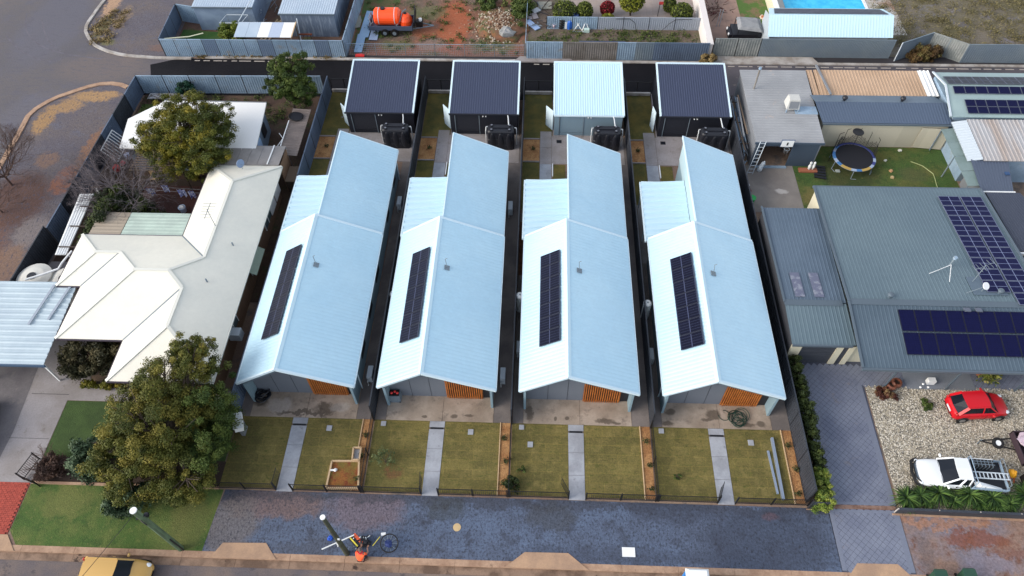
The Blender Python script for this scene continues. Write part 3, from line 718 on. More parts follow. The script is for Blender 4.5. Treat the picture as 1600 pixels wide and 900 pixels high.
# ---------------------------------------------------------------- the blue-roofed houses
def blue_house(label):
    t = thing('blue_roof_house', label, 'house', (-14.2, 26.5, 0), 'row of new houses with pale blue roofs')
    xl, xm, xr, yf, ye, yr = -17.56, -14.82, -10.60, 20.14, 32.0, 40.48
    zl, zm, zr, zh = 2.62, 4.40, 2.57, 4.28
    # walls
    def section(pts, y0, y1):
        b = B(); n = len(pts)
        b.add([(x, y0, z) for x, z in pts]+[(x, y1, z) for x, z in pts],
              [tuple(range(n)), tuple(range(n, 2*n))[::-1]]+[(i, n+i, n+(i+1)%n, (i+1)%n) for i in range(n)])
        return b
    part('wall', section([(-17.36,0.0),(-10.82,0.0),(-10.82,2.40),(xm,4.18),(-17.36,2.5)], 21.05, 31.9), m_wall, t)
    part('rear_wall', section([(-14.5,0.0),(-10.84,0.0),(-10.84,2.24),(-14.5,3.96)], 31.9, 40.36), m_wall, t)
    part('clerestory_wall', B().box(-14.57,32.06,2.15,-14.51,40.3,4.0), M('pale_teal_wall', C(166,190,198), .7, fine=.03), t)
    # roof
    part('roof', B().corr((xl,ye,zl),(xl,yf,zl),(xm,yf,zm),(xm,ye,zm), .26, .011, .06, .3), m_newroof, t, 'left roof slope, bright toward the light')
    part('roof', B().corr((xm,ye,zm-.002),(xm,yf,zm-.002),(xr,yf,zr),(xr,ye,zr), .26, .011, .06, .3), m_newroof, t)
    part('rear_roof', B().corr((xm+.17,yr,zh),(xm+.17,ye-.25,zh),(xr-.04,ye-.25,zr-.13),(xr-.04,yr,zr-.13), .26, .011, .06, .3), m_newroof, t)
    b = B().slab([(xm-.16,yf-.02,zm-.07),(xm,yf-.02,zm+.035),(xm,ye+.02,zm+.035),(xm-.16,ye+.02,zm-.07)], .02)
    b.slab([(xm,yf-.02,zm+.034),(xm+.18,yf-.02,zm-.045),(xm+.18,ye+.02,zm-.045),(xm,ye+.02,zm+.034)], .02)
    part('ridge_cap', b, M('ridge_steel', C(190,216,228), .5, fine=.02), t)
    # barge boards, fascias, gutters
    for y0, y1 in ((yf-.07, yf+.07), (ye-.06, ye+.12)):
        part('barge_board', B().slab([(xl-.02,y0,zl+.03),(xm-.01,y0,zm+.035),(xm-.01,y1,zm+.035),(xl-.02,y1,zl+.03)], .17), m_trim, t)
        part('barge_board', B().slab([(xm+.01,y0,zm+.035),(xr+.02,y0,zr+.03),(xr+.02,y1,zr+.03),(xm+.01,y1,zm+.035)], .17), m_trim, t)
    part('barge_board', B().slab([(xm+.13,yr-.03,zh+.04),(xr,yr-.03,zr-.09),(xr,yr+.06,zr-.09),(xm+.13,yr+.06,zh+.04)], .17), m_trim, t)
    part('barge_board', B().box(xm+.12,ye+.13,zh-.12,xm+.2,yr-.04,zh+.04), m_trim, t)
    part('gutter', B().box(xl-.1,yf-.02,zl-.14,xl+.01,ye,zl-.02), m_trim, t)
    part('gutter', B().box(xr-.01,yf-.02,zr-.14,xr+.07,ye,zr-.02), m_trim, t)
    part('gutter', B().box(xr-.06,ye,zr-.27,xr+.02,yr+.02,zr-.15), m_trim, t)
    # verandah
    part('wing_wall', B().box(-17.36,20.26,0,-17.22,21.04,2.5), m_wall, t)
    part('wing_wall', B().box(-10.96,20.26,0,-10.82,21.04,2.4), m_wall, t)
    part('soffit', B().slab([(-17.4,yf+.06,2.55),(xm,yf+.06,4.2),(xm,21.04,4.2),(-17.4,21.04,2.55)], .03), m_trimd, t)
    part('soffit', B().slab([(xm,yf+.06,4.2),(-10.78,yf+.06,2.5),(-10.78,21.04,2.5),(xm,21.04,4.2)], .03), m_trimd, t)
    part('verandah_beam', B().slab([(-17.3,yf+.06,2.5),(xm,yf+.06,4.12),(xm,yf+.16,4.12),(-17.3,yf+.16,2.5)], .16), m_trimd, t)
    part('verandah_beam', B().slab([(xm,yf+.06,4.12),(-10.85,yf+.06,2.45),(-10.85,yf+.16,2.45),(xm,yf+.16,4.12)], .16), m_trimd, t)
    pw = part('porch_wall', B().box(-17.2,20.98,.03,-13.72,21.04,2.5), m_porch, t)
    for x in (-15.9, -14.7): part('panel_joint', B().box(x,20.97,.05,x+.02,20.979,2.45), m_dark, pw)
    part('door', B().box(-11.46,20.98,.03,-10.98,21.04,2.1), m_dark, t)
    sl = part('timber_screen', B().box(-13.72,20.90,.03,-13.66,20.96,2.75).box(-11.53,20.90,.03,-11.47,20.96,2.45).box(-13.66,20.94,.08,-11.53,20.965,.14), m_slat, t)
    part('backing', B().box(-13.66,20.99,.03,-11.53,21.03,2.6), m_dark, sl)
    sm = mkmesh('slat', B().box(-.032,-.03,.04,.032,.03,2.72), m_slat)
    for k in range(16): inst('slat', sm, sl, (-13.58+k*.134, 20.88, 0))
    # patio roof
    part('patio_roof', B().corr((-17.68,32.08,2.38),(-17.68,37.56,2.38),(-14.6,37.56,2.62),(-14.6,32.08,2.62), .55, .14, .02, .42), m_newroofx, t)
    part('patio_fascia', B().box(-17.78,32.0,2.26,-17.68,37.62,2.42), m_trim, t)
    part('patio_fascia', B().box(-17.66,37.56,2.26,-14.56,37.64,2.46), m_trim, t)
    for y in (34.0, 37.4): part('patio_post', B().box(-17.6,y-.045,0.03,-17.51,y+.045,2.3), m_trim, t)
    part('sliding_door', B().box(-14.59,33.5,.03,-14.56,36.5,2.1), m_dark, t)
    for y in (23.0, 26.0, 29.0): part('window', B().box(-10.82,y,.9,-10.79,y+1.2,2.0), m_dark, t)
    for y in (34.5, 38.0): part('window', B().box(-10.84,y,.9,-10.81,y+1.0,2.0), m_dark, t)
    for y in (23.2, 27.2): part('window', B().box(-17.39,y,.9,-17.36,y+1.2,2.0), m_dark, t)
    part('window', B().box(-13.8,40.36,.9,-12.2,40.39,2.0), m_dark, t)
    for x, y in ((-10.72,21.4),(-10.74,39.8),(-17.42,21.4)): part('downpipe', B().tube((x,y,0),(x,y,2.35),.045,8), m_trim, t)
    # mast on the right slope
    fl = part('roof_flashing', B().obox((-14.02,28.0,4.10),(.34,.34,.04),0,0,R(23.5)), m_galvd, t)
    part('mast', B().tube((-14.02,28.0,4.08),(-14.08,28.1,4.85),.022,6).tube((-14.08,28.1,4.85),(-13.95,28.1,4.9),.02,6), m_galvd, fl)
    # solar array: seven panels
    z_at = lambda x: zl+(x-xl)*(zm-zl)/(xm-xl)
    solar_grid(t, (-16.44,22.66,z_at(-16.44)), (-15.2+16.44,0,z_at(-15.2)-z_at(-16.44)), (0,6.95,0), 1, 7, m_solar, m_sframed, .03, .04, .12)
    return t
HL = ['new blue-roofed house, leftmost of four, next to the cream-roofed house', 'second blue-roofed house from the left, with a red-topped barbecue on its porch',
      'third blue-roofed house from the left, in front of the pale blue shed', 'rightmost blue-roofed house, with a tangled green hose on its front slab']
h0 = blue_house(HL[0])
for i in range(1, 4): c = copytree(h0, None, LX*i, -.02*i); c['label'] = HL[i]

# ---------------------------------------------------------------- sheds and tanks behind
def shed(i, roofm, wallm, trimm, label):
    d = LX*i; x0, x1, y0, y1, zf, zb = -15.63+d, -9.97+d, 45.04, 50.59, 2.27, 3.2
    t = thing('garden_shed', label, 'shed', ((x0+x1)/2, 47.8, 0), 'steel sheds behind the new houses')
    a, c = x0+.12, x1-.12; f, g = y0+.1, y1-.12
    b = B().corr((a,f,0.05),(c,f,0.05),(c,f,zf-.02),(a,f,zf-.02), .2, .02, .0)
    part('front_wall', B().box(a,f,0.05,-15.12+d,f+.05,zf-.03).box(-13.17+d,f,.05,c,f+.05,zf-.03).box(-15.12+d,f,2.08,-13.17+d,f+.05,zf-.03), wallm, t)
    part('back_wall', B().box(a,g-.05,0.05,c,g,zb-.05), wallm, t)
    for xx in (a, c-.05):
        part('side_wall', B().add([(xx,f+.05,.05),(xx+.05,f+.05,.05),(xx+.05,g-.05,.05),(xx,g-.05,.05),(xx,f+.05,zf-.02),(xx+.05,f+.05,zf-.02),(xx+.05,g-.05,zb-.05),(xx,g-.05,zb-.05)],
             [(3,2,1,0),(4,5,6,7),(0,1,5,4),(1,2,6,5),(2,3,7,6),(3,0,4,7)]), wallm, t)
    part('roof', B().corr((x0+.1,y1-.06,zb),(x1-.1,y1-.06,zb),(x1-.1,y0,zf),(x0+.1,y0,zf), .19, .022, .03, .6), roofm, t)
    for xx in (x0, x1-.14):
        part('barge_cap', B().add([(xx,y0-.02,zf-.06),(xx+.14,y0-.02,zf-.06),(xx+.14,y1,zb-.06),(xx,y1,zb-.06),(xx,y0-.02,zf+.045),(xx+.14,y0-.02,zf+.045),(xx+.14,y1,zb+.045),(xx,y1,zb+.045)],
             [(3,2,1,0),(4,5,6,7),(0,1,5,4),(1,2,6,5),(2,3,7,6),(3,0,4,7)]), m_trim, t)
    part('ridge_flashing', B().box(x0+.14,y1-.14,zb-.04,x1-.14,y1+.02,zb+.05), m_trim, t)
    part('gutter', B().box(x0+.05,y0-.1,zf-.12,x1-.05,y0-.02,zf-.0), trimm, t)
    rd = part('roller_door', B().corr((-15.08+d,f+.03,2.06),(-15.08+d,f+.03,.35),(-13.2+d,f+.03,.35),(-13.2+d,f+.03,2.06), .09, .012, .01), wallm, t)
    part('bottom_rail', B().box(-15.08+d,f-.0,.06,-13.2+d,f+.03,.33), wallm, rd)
    for xx in (-15.14, -13.18): part('door_frame', B().box(xx+d-.02,f-.03,.05,xx+d+.03,f-.001,2.14), m_galvd, t)
    for xx in (-12.85, -12.62): part('wall_light', B().blob((xx+d,f-.08,1.98),(.06,.06,.06),1,0,8,5), m_white, t)
    dr = part('side_door', B().obox((x0-.28, 46.1, 1.03),(.04,.86,1.98), R(40 if i != 3 else 12)), m_trim, t, 'white side door standing open')
    part('handle', B().obox((x0-.5, 45.85, 1.05),(.08,.05,.05)), m_galvd, dr)
    return t
shed(0, m_shedroof, m_shedwall, m_shedwall, 'black steel shed with navy roof, leftmost of the row along the lane')
shed(1, m_shedroof, m_shedwall, m_shedwall, 'black steel shed with navy roof standing just left of the pale shed')
shed(2, m_shedroofp, m_shedwallp, m_trim, 'pale ice-blue steel shed, the only light one in the row')
shed(3, m_shedroof, m_shedwall, m_shedwall, 'black steel shed with navy roof right of the pale shed, rightmost in the row')

def water_tank():
    t = thing('water_tank', 'black slimline water tank in front of the leftmost black shed', 'water tank', (-11.36,43.75,.04), 'black rainwater tanks by the sheds')
    x0, x1, y0, y1, h = -12.45, -10.3, 43.3, 44.3, 1.9
    def rr(i, z, yc=0):
        r = .22; pts = []
        for cx, cy, a0 in ((x1-i-r,y1-i-r,0),(x0+i+r,y1-i-r,90),(x0+i+r,y0+i+r,180),(x1-i-r,y0+i+r,270)):
            for k in range(5): a = R(a0+k*22.5); pts.append((cx+r*math.cos(a), cy+r*math.sin(a), z))
        return pts
    b = B(); rings = [(0,.04),(0.0,.5),(.04,.55),(.0,.6),(0,1.05),(.04,1.1),(0,1.15),(0,1.6),(.03,1.8),(.1,1.9)]
    vs = []; n = 20
    for i, z in rings: vs += rr(i, z)
    b.add(vs, [(k*n+j, k*n+(j+1)%n, (k+1)*n+(j+1)%n, (k+1)*n+j) for k in range(len(rings)-1) for j in range(n)]+[tuple((len(rings)-1)*n+j for j in range(n))])
    part('tank_body', b, m_tankb, t, smooth=False)
    b = B()
    for k in range(3):
        x = x0+.42+k*.66; b.blob((x, y0+.02, .95), (.24,.1,.8), k, .02, 12, 8)
    part('bulges', b, m_tankb, t, smooth=True)
    part('top_rib', B().box(x0+.3,43.76,1.9,x1-.3,43.84,1.97), m_tankb, t)
    for x in (-12.1, -10.68):
        for y in (43.55, 44.05): part('lid', B().tube((x,y,1.88),(x,y,1.97),.13,12).tube((x,y,1.97),(x,y,1.99),.09,10), m_tankb, t)
    for x in (-12.1, -10.68):
        for y in (43.55, 44.05): part('lid_cap', B().tube((x,y,1.99),(x,y,2.0),.085,10), m_grey0, t)
    part('overflow_pipe', B().path([(-12.2,44.2,1.7),(-12.55,44.1,1.75),(-12.58,43.9,1.5),(-12.58,43.9,.1)], .04, 8), m_pvc, t)
    part('inlet_pipe', B().path([(-10.3,44.0,1.75),(-10.15,44.0,1.75),(-10.12,43.9,1.4),(-10.12,43.9,.1)], .04, 8), m_pvc, t)
    part('downpipe', B().path([(-10.85,44.98,2.2),(-10.8,44.7,2.1),(-10.75,44.1,1.98)], .045, 8), m_pvc, t)
    return t
wt = water_tank()
for i, l in ((1,'black slimline water tank in front of the second black shed'), (2,'black slimline water tank in front of the pale shed'), (3,'black slimline water tank in front of the rightmost black shed')):
    c = copytree(wt, None, LX*i, 0); c['label'] = l

# ---------------------------------------------------------------- services beside the houses
def aircon(x, y, label, rz=0):
    t = thing('air_conditioner', label, 'air conditioner', (x,y,.03), 'outdoor air conditioner units')
    part('casing', B().box(x-.16,y-.42,.1,x+.16,y+.42,.75), m_acs, t)
    part('fan_grille', B().wheel((x+.165,y,.42),(1,0,0),.27,.02,16), m_galvd, t)
    for yy in (-.35,.3): part('foot', B().box(x-.14,y+yy,.03,x+.14,y+yy+.05,.1), m_black, t)
    part('pipe', B().path([(x-.05,y-.46,.5),(x-.1,y-.6,.5),(x-.1,y-.6,.05)],.03,6), m_pvc, t)
aircon(-10.25, 22.2, 'pale air conditioner beside the front right corner of the leftmost blue house')
aircon(-10.3, 36.9, 'pale air conditioner beside the rear wing of the leftmost blue house')
aircon(-10.3+LX, 22.3, 'pale air conditioner beside the front right corner of the second blue house')
aircon(-10.35+LX, 36.6, 'pale air conditioner beside the rear wing of the second blue house')
aircon(-17.75+2*LX, 24.3, 'pale air conditioner at the left side of the third blue house')
aircon(-17.75+3*LX, 24.0, 'pale air conditioner at the left side of the rightmost blue house')
def heater(x, y, label, h=1.7, m=None):
    t = thing('water_heater', label, 'water heater', (x,y,.03), 'round outdoor water heaters')
    part('cylinder', B().lathe([(0,.03),(.27,.03),(.27,h-.06),(.2,h),(.0,h+.01)], (x,y,0), 18), m or m_pvc, t, smooth=False)
    part('cap', B().tube((x,y,h),(x,y,h+.05),.05,8), m_galvd, t)
heater(-17.78, 27.6, 'grey water heater left of the leftmost blue house, by the boundary fence', 1.6, m_acs)
heater(-17.78+LX, 27.6, 'white water heater at the left side of the second blue house')
heater(-17.80+2*LX, 27.7, 'white water heater at the left side of the third blue house')
heater(-17.85+3*LX, 27.3, 'white water heater at the left side of the rightmost blue house')

# ---------------------------------------------------------------- fences round the new lots
fence('blue-grey sheet steel fence between the cream-roofed house and the new houses', [(-18.06,50.2),(-18.06,19.3)], 1.8, m_fblue, m_fpost)
for i, l in enumerate(['dark sheet steel fence between the first and second blue houses', 'dark sheet steel fence between the second and third blue houses', 'dark sheet steel fence between the third and fourth blue houses']):
    fence(l, [(-9.66+LX*i,50.3),(-9.66+LX*i,19.25)], 1.8, m_fdark, m_fpost)
fence('long dark steel fence along the hedge right of the last blue house', [(15.58,50.3),(15.58,14.9)], 1.8, m_fdark, m_fpost)
for i in range(3):
    fence(['low black picket fence dividing the first two front lawns', 'low black picket fence dividing the middle two front lawns', 'low black picket fence dividing the last two front lawns'][i],
          [(-9.66+LX*i,19.2),(-9.66+LX*i,14.7)], .95, m_black, m_black, kind='picket', name='picket_fence')
LN = ['leftmost', 'second', 'third', 'rightmost']
for i in range(4):
    d = LX*i
    fence('black picket fence panel left of the path of the %s blue house' % LN[i], [(-18.0+d if i else -18.3,14.68),(-14.66+d,14.68)], .95, m_black, m_black, kind='picket', name='picket_fence', group='black picket fences along the front verge')
    fence('black picket fence panel right of the path of the %s blue house' % LN[i], [(-13.68+d,14.68),(-9.74+d if i < 3 else 15.6,14.68)], .95, m_black, m_black, kind='picket', name='picket_fence', group='black picket fences along the front verge')
    a = [88, 95, 118, 70][i]
    g = thing('garden_gate', ['open black gate at the front path of the leftmost blue house', 'open black gate at the front path of the second blue house', 'open black gate at the front path of the third blue house', 'open black gate at the front path of the rightmost blue house'][i],
              'gate', (-14.66+d,14.7,0), 'black gates at the front paths')
    inst('gate_leaf', fence_panel(.9, 1.0, m_black, .2, 'picket', 0), g, (-14.66+d,14.72,.03), R(a))
    part('gate_post', B().box(-14.69+d,14.68,0,-14.63+d,14.74,1.1), m_black, g)
    # back boundary
    fence('black wire fence on the lane kerb beside the shed of the %s lot' % LN[i], [(-18.0+d,50.52),(-15.7+d,50.52)], 1.3, m_black, m_black, kind='rail', name='wire_fence', step=1.2, pw=.05)
# ================================================================ cream-roofed house on the left
m_cream = M('cream_steel_roof', C(226,223,210), .55, C(219,217,205), .3, .4, .6, None, fine=.03, fsc=3, wave=('DIAGONAL', 14, .25))
m_creamcap = M('cream_ridge_capping', C(212,212,203), .5, fine=.02)
m_brickw = M('tan_brick_wall', C(128,100,78), .9, brick=(3.2, .8, .28, (.75,.7,.65,1), .03), fine=.1)
m_purple = M('dark_gutter', C(66,58,70), .6, fine=0)
m_grey = M('mid_grey_metal', C(120,124,130), .6, fine=.06)
m_timber = M('weathered_timber', C(120,104,88), .85, fine=.2)
m_timberd = M('dark_timber', C(64,52,44), .85, fine=.2)
def Z(x, y, which):
    xr = -19.0
    return {'r': 2.7+.4*(xr-x)}[which]
t = thing('cream_roof_house', 'low house with a big cream hipped steel roof, left of the blue-roofed row', 'house', (-24.5,27,0))
xr = -19.0
apA=(-21.65,35.65,3.76); J1=(-21.65,28.7,3.76); M1=(-25.47,27.12,4.39); M2=(-23.23,27.12,4.39)
J2=(-22.2,26.08,3.98); ap3=(-22.2,23.2,3.98); J3=(-27.49,29.14,3.584); ap1=(-29.14,29.14,3.584)
E = lambda x, y: (x, y, 2.7)
faces = [[E(xr,20.0),E(xr,38.3),apA,J1,M2,J2,ap3],[E(-24.3,38.3),E(xr,38.3),apA],[E(-24.3,38.3),apA,J1,E(-24.3,31.35)],
 [E(-24.3,31.35),J1,M2,M1,J3,ap1,E(-31.35,31.35)],[E(-31.35,31.35),ap1,E(-31.35,26.93)],[E(-31.35,26.93),ap1,J3,E(-29.7,26.93)],
 [E(-29.7,26.93),J3,M1,E(-29.7,22.88)],[E(-29.7,22.88),M1,M2,J2,E(-25.4,22.88)],[E(-25.4,22.88),J2,ap3,E(-25.4,20.0)],[E(-25.4,20.0),ap3,E(xr,20.0)]]
b = B()
for fc in faces: b.poly(fc)
part('roof', b, m_cream, t)
for a, c in ((apA,J1),(M1,M2),(J2,ap3),(J3,ap1),(E(-24.3,38.3),apA),(E(xr,38.3),apA),(E(-31.35,31.35),ap1),(E(-31.35,26.93),ap1),
             (E(-29.7,22.88),M1),(M2,J2),(J1,M2),(E(-25.4,20.0),ap3),(E(xr,20.0),ap3),(M1,J3)):
    part('ridge_cap', B().bar((a[0],a[1],a[2]+.02),(c[0],c[1],c[2]+.02),.2,.035), m_creamcap, t)
for a, c in ((E(-24.3,31.35),J1),(E(-25.4,22.88),J2),(E(-29.7,26.93),J3)):
    part('valley_gutter', B().bar((a[0],a[1],a[2]+.012),(c[0],c[1],c[2]+.012),.09,.02), m_galvd, t)
foot = [(xr,20.0),(xr,38.3),(-24.3,38.3),(-24.3,31.35),(-31.35,31.35),(-31.35,26.93),(-29.7,26.93),(-29.7,22.88),(-25.4,22.88),(-25.4,20.0)]
for i in range(len(foot)):
    a, c = foot[i], foot[(i+1)%len(foot)]
    part('gutter', B().bar((a[0],a[1],2.63),(c[0],c[1],2.63),.13,.12), m_purple if a[0] < -20 else m_creamcap, t)
ins = [(-19.55,20.7),(-19.55,37.7),(-23.7,37.7),(-23.7,30.8),(-30.7,30.8),(-30.7,27.5),(-29.1,27.5),(-29.1,24.6),(-24.8,24.6),(-24.8,20.7)]
b = B(); n = len(ins)
for i in range(n):
    a, c = ins[i], ins[(i+1)%n]; b.poly([(a[0],a[1],0),(c[0],c[1],0),(c[0],c[1],2.72),(a[0],a[1],2.72)])
part('wall', b, m_brickw, t)
for y in (24.2, 29.5, 33.6):
    w = part('window', B().box(-19.55,y,.9,-19.5,y+1.5,2.1), M('window_glass', C(84,100,104), .2, fine=0), t)
    part('window_frame', B().box(-19.52,y-.05,.85,-19.47,y,2.15).box(-19.52,y+1.5,.85,-19.47,y+1.55,2.15).box(-19.52,y+.72,.9,-19.47,y+.78,2.1), m_white, w)
part('window_awning', B().slab([(-19.5,28.9,2.1),(-19.5,31.2,2.1),(-18.85,31.2,1.65),(-18.85,28.9,1.65)], .03), M('awning_green', C(150,166,150), .7), t)
part('air_conditioner_box', B().box(-19.5,24.0,1.1,-18.75,24.6,1.75), m_acs, t)
for y in (35.2, 36.6): part('window', B().box(-19.55,y,.7,-19.5,y+1.2,2.2), m_white, t)
ant = part('antenna', B().tube((-21.65,31.4,3.76),(-21.65,31.4,5.4),.025,6).bar((-21.65,30.7,5.3),(-21.65,32.1,5.3),.03,.03), m_galvd, t)
b = B()
for k in range(6): b.bar((-22.0-.02*k,30.8+k*.24,5.32),(-21.3+.02*k,30.8+k*.24,5.32),.018,.018)
part('antenna_element', b, m_galvd, ant)
t.children and None
ds = part('satellite_dish', B().wheel((-21.7,37.7,3.5),(.8,-.5,.2),.32,.04,18), M('dish_blue_grey', C(120,140,170), .5), t)
part('dish_arm', B().tube((-21.7,37.7,2.8),(-21.7,37.7,3.5),.025,6).tube((-21.7,37.7,3.4),(-21.3,37.4,3.6),.015,5), m_galvd, ds)
for p in ((-20.3,30.2,3.25), (-21.0,26.9,3.55)): part('roof_pipe', B().tube((p[0],p[1],p[2]-.1),(p[0],p[1],p[2]+.25),.05,8), m_galvd, t)

aw = thing('patio_awning', 'flat pale green and tan awning roof behind the cream house, beside the leafy climber', 'awning', (-27.7,32.5,0))
part('roof_sheet', B().corr((-24.4,33.6,2.52),(-24.4,31.42,2.6),(-28.75,31.42,2.6),(-28.75,33.6,2.52), .3, .02, .03), M('pale_green_sheet', C(182,200,188), .6, C(170,186,176), .8, fine=.05), aw, 'pale green half of the awning roof')
part('roof_sheet', B().corr((-28.8,33.6,2.52),(-28.8,31.42,2.6),(-31.0,31.42,2.6),(-31.0,33.6,2.52), .3, .02, .03), M('tan_sheet', C(160,148,132), .7, fine=.08), aw, 'tan half of the awning roof')
for x in (-30.9,-28.8,-26.6,-24.5): part('post', B().box(x-.04,33.45,0,x+.04,33.53,2.5), m_white, aw)

cp = thing('carport', 'wide carport with pale blue ribbed roof over the left driveway', 'carport', (-34.5,24,0))
part('roof', B().corr((-41,21.1,2.45),(-41,27.35,2.45),(-30.1,27.35,2.55),(-29.75,21.1,2.55), .42, .04, .03, .5), M('pale_blue_carport', C(178,194,202), .6, C(168,184,194), .5, fine=.04), cp)
for p, q in (((-31.5,27.0),(-31.9,23.9)), ((-30.4,27.0),(-30.8,24.3))):
    part('roof_beam', B().bar((p[0],p[1],2.66),(q[0],q[1],2.62),.16,.06), M('beam_grey', C(150,160,172), .6, fine=.03), cp)
for x, y in ((-39,21.4),(-34.5,21.4),(-30.2,21.4),(-39,27),(-34.5,27)): part('post', B().box(x-.05,y-.05,0,x+.05,y+.05,2.45), m_white, cp)
part('fascia', B().box(-41,21.0,2.34,-29.7,21.09,2.52), M('dusk_blue_fascia', C(60,84,110), .6), cp)

def roundtank(x, y, r, h, label):
    t = thing('water_tank', label, 'water tank', (x,y,0))
    prof = [(r,0)]; 
    for k in range(6): prof += [(r,h*(k+.45)/6*.92),(r-.03,h*(k+.5)/6*.92),(r,h*(k+.55)/6*.92)]
    prof += [(r,h*.92),(r*.6,h),(0.25,h+.06)]
    part('tank_wall', B().lathe(prof, (x,y,0), 24), M('cream_poly', C(206,204,196), .6, fine=.06), t)
    part('lid', B().tube((x,y-.1,h+.02),(x,y-.1,h+.1),.3,14), m_tankb, t)
roundtank(-33.9,28.25,1.15,2.0,'round cream water tank by the dark fence, left of the pair')
roundtank(-31.85,28.3,1.0,1.8,'round cream water tank touching the white house eave, right of the pair')
solo('drain_pipe', B().path([(-31.56, 29.94, 2.6),(-31.98, 29.09, 2.4),(-32.1, 28.61, 2.3),(-33.02, 28.1, 2.3),(-33.91, 27.61, 2.35)], .07, 8), m_white, 'long white pipe slanting from the cream roof over the tanks', 'pipe')
st = thing('lean_to_roof', 'narrow white ribbed roof strip in the side yard by the dark fence', 'lean-to', (-32.3,33.5,0))
part('roof', B().corr((-33.6, 35.72, 2.1),(-32.55, 35.74, 2.1),(-32.24, 29.99, 2.1),(-33.04, 29.97, 2.1), .22, .04, .03, .5), m_white, st)
for k in range(4):
    y = 30.6+k*1.9; part('batten', B().box(-33.0,y,2.14,-31.7,y+.07,2.2), m_timberd, st)
for p in ((-32.6,30.5),(-32.6,36.3),(-31.8,30.5),(-31.8,36.3)): part('post', B().box(p[0]-.04,p[1]-.04,0,p[0]+.04,p[1]+.04,2.08), m_white, st)
dk = struct('deck', B().flat(rect(-30.6,33.7,-24.5,39.4), .10), m_timberd)
m_deck = M('red_brown_deck', C(84,50,44), .75, C(70,42,38), 1.5, .4, .6, None, fine=.15)
for k in range(40):
    x = -30.55+k*.15; part('deck_board', B().box(x,33.75,.1,x+.135,38.6,.15), m_deck, dk)

pg = thing('grey_patio_roof', 'grey translucent patio roof joined behind the cream house', 'patio roof', (-21.8,39.5,0))
m_transl = M('grey_polycarbonate', C(140,136,134), .5, C(124,120,118), .8, .4, .6, None, fine=.05)
for k in range(6):
    x0 = -24.2+k*.83; part('roof_sheet', B().slab([(x0,38.35,2.75),(x0+.81,38.35,2.75),(x0+.81,40.6,2.6),(x0,40.6,2.6)], .02), m_transl, pg)
part('white_batten', B().bar((-20.1,38.4,2.8),(-20.1,40.6,2.66),.09,.04), m_white, pg)
for x in (-24.1,-19.3): part('post', B().box(x,40.4,0,x+.08,40.5,2.6), m_grey, pg)
part('screen_wall', B().box(-19.25,38.4,0,-19.2,40.4,2.5), m_brickw, pg)

ws = thing('white_roof_shed', 'big white flat-roofed outbuilding half hidden by the yellow-green tree', 'outbuilding', (-26.8,42.8,0))
part('roof', B().slab([(-32.0,40.1,2.62),(-21.45,40.1,2.62),(-21.9,45.5,2.7),(-30.2,45.6,2.7),(-32.5,43.4,2.65)], .1), M('bright_white_roof', C(232,232,230), .5, fine=.03), ws)
part('gutter', B().bar((-30.3,45.66,2.64),(-21.9,45.56,2.64),.12,.12), m_grey, ws)
b = B(); q = [(-31.7,40.4),(-21.8,40.4),(-22.2,45.2),(-30.1,45.3),(-32.1,43.3)]
for i in range(5): a, c = q[i], q[(i+1)%5]; b.poly([(a[0],a[1],0),(c[0],c[1],0),(c[0],c[1],2.6),(a[0],a[1],2.6)])
part('wall', b, M('blue_grey_cladding', C(112,128,146), .8, fine=.06), ws)
part('window', B().box(-21.98,43.2,1.0,-21.93,44.0,2.0), m_dark, ws)
part('door', B().box(-21.86,41.4,.05,-21.8,42.2,2.0), M('pale_blue_door', C(150,180,214), .6), ws)
pl = thing('timber_pergola', 'dark timber slatted pergola between the bare tree and the yellow-green tree', 'pergola', (-28.5,38.9,0))
for k in range(9): part('slat', B().box(-30.6,38.0+k*.26,2.3,-26.5,38.08+k*.26,2.38), m_timber, pl)
for x in (-30.5,-28.5,-26.6): part('beam', B().box(x,37.9,2.2,x+.08,40.2,2.3), m_timberd, pl)
for x in (-30.5,-26.6): part('post', B().box(x,37.95,0,x+.09,38.04,2.2), m_timberd, pl)

cl = thing('clothesline', 'thin clothesline strung across the dark deck behind the cream house', 'clothesline', (-27.5,36.6,0))
for z in (0, .35): part('line', B().tube((-30.6,36.7+z,1.75),(-24.4,36.3+z,1.75),.012,4), m_grey, cl)
for x in (-30.6,-24.4): part('post', B().tube((x,36.6,0),(x,36.6,1.8),.035,6), m_grey, cl)
m_cloth = M('white_blue_cloth', C(200,206,226), .9, C(84,92,160), 6, .45, .55, None, fine=.05)
for k, (p, w, lb) in enumerate((((-28.88, 36.7, 1.6),.62,'leftmost blue and white cloth on the clothesline'), ((-27.93, 37.06, 1.6),.55,'cloth on the clothesline second from the left, beside a red patch'), ((-26.52, 36.63, 1.6),.6,'cloth on the clothesline second from the right'), ((-25.71, 36.51, 1.6),.42,'rightmost cloth on the clothesline, nearest the cream roof'))):
    b = B(); n = 6
    for i in range(n+1):
        x = p[0]-w/2+w*i/n; y = p[1]+.05*math.sin(i*2.1+k); b.v += [(x,y,1.76),(x+.03,y+.12*math.sin(i*1.7+k),1.15-.1*(i%2))]
    b.f = [(2*i,2*i+1,2*i+3,2*i+2) for i in range(n)]
    solo('hanging_cloth', b, m_cloth, lb, 'laundry', 'laundry on the line behind the cream house')
c = (-26.65, 35.96, 0.5)
tb = thing('washing_basket', 'pale blue basket standing on the dark red deck', 'basket', (c[0],c[1],.15))
part('basket_body', B().lathe([(0,.15),(.22,.15),(.28,.6),(.24,.6),(.2,.25),(0,.25)], (c[0],c[1],0), 14), M('pale_blue_plastic', C(186,206,232), .5), tb)
part('folded_linen', B().blob((c[0],c[1],.6),(.2,.18,.12),3,.2), m_white, tb)
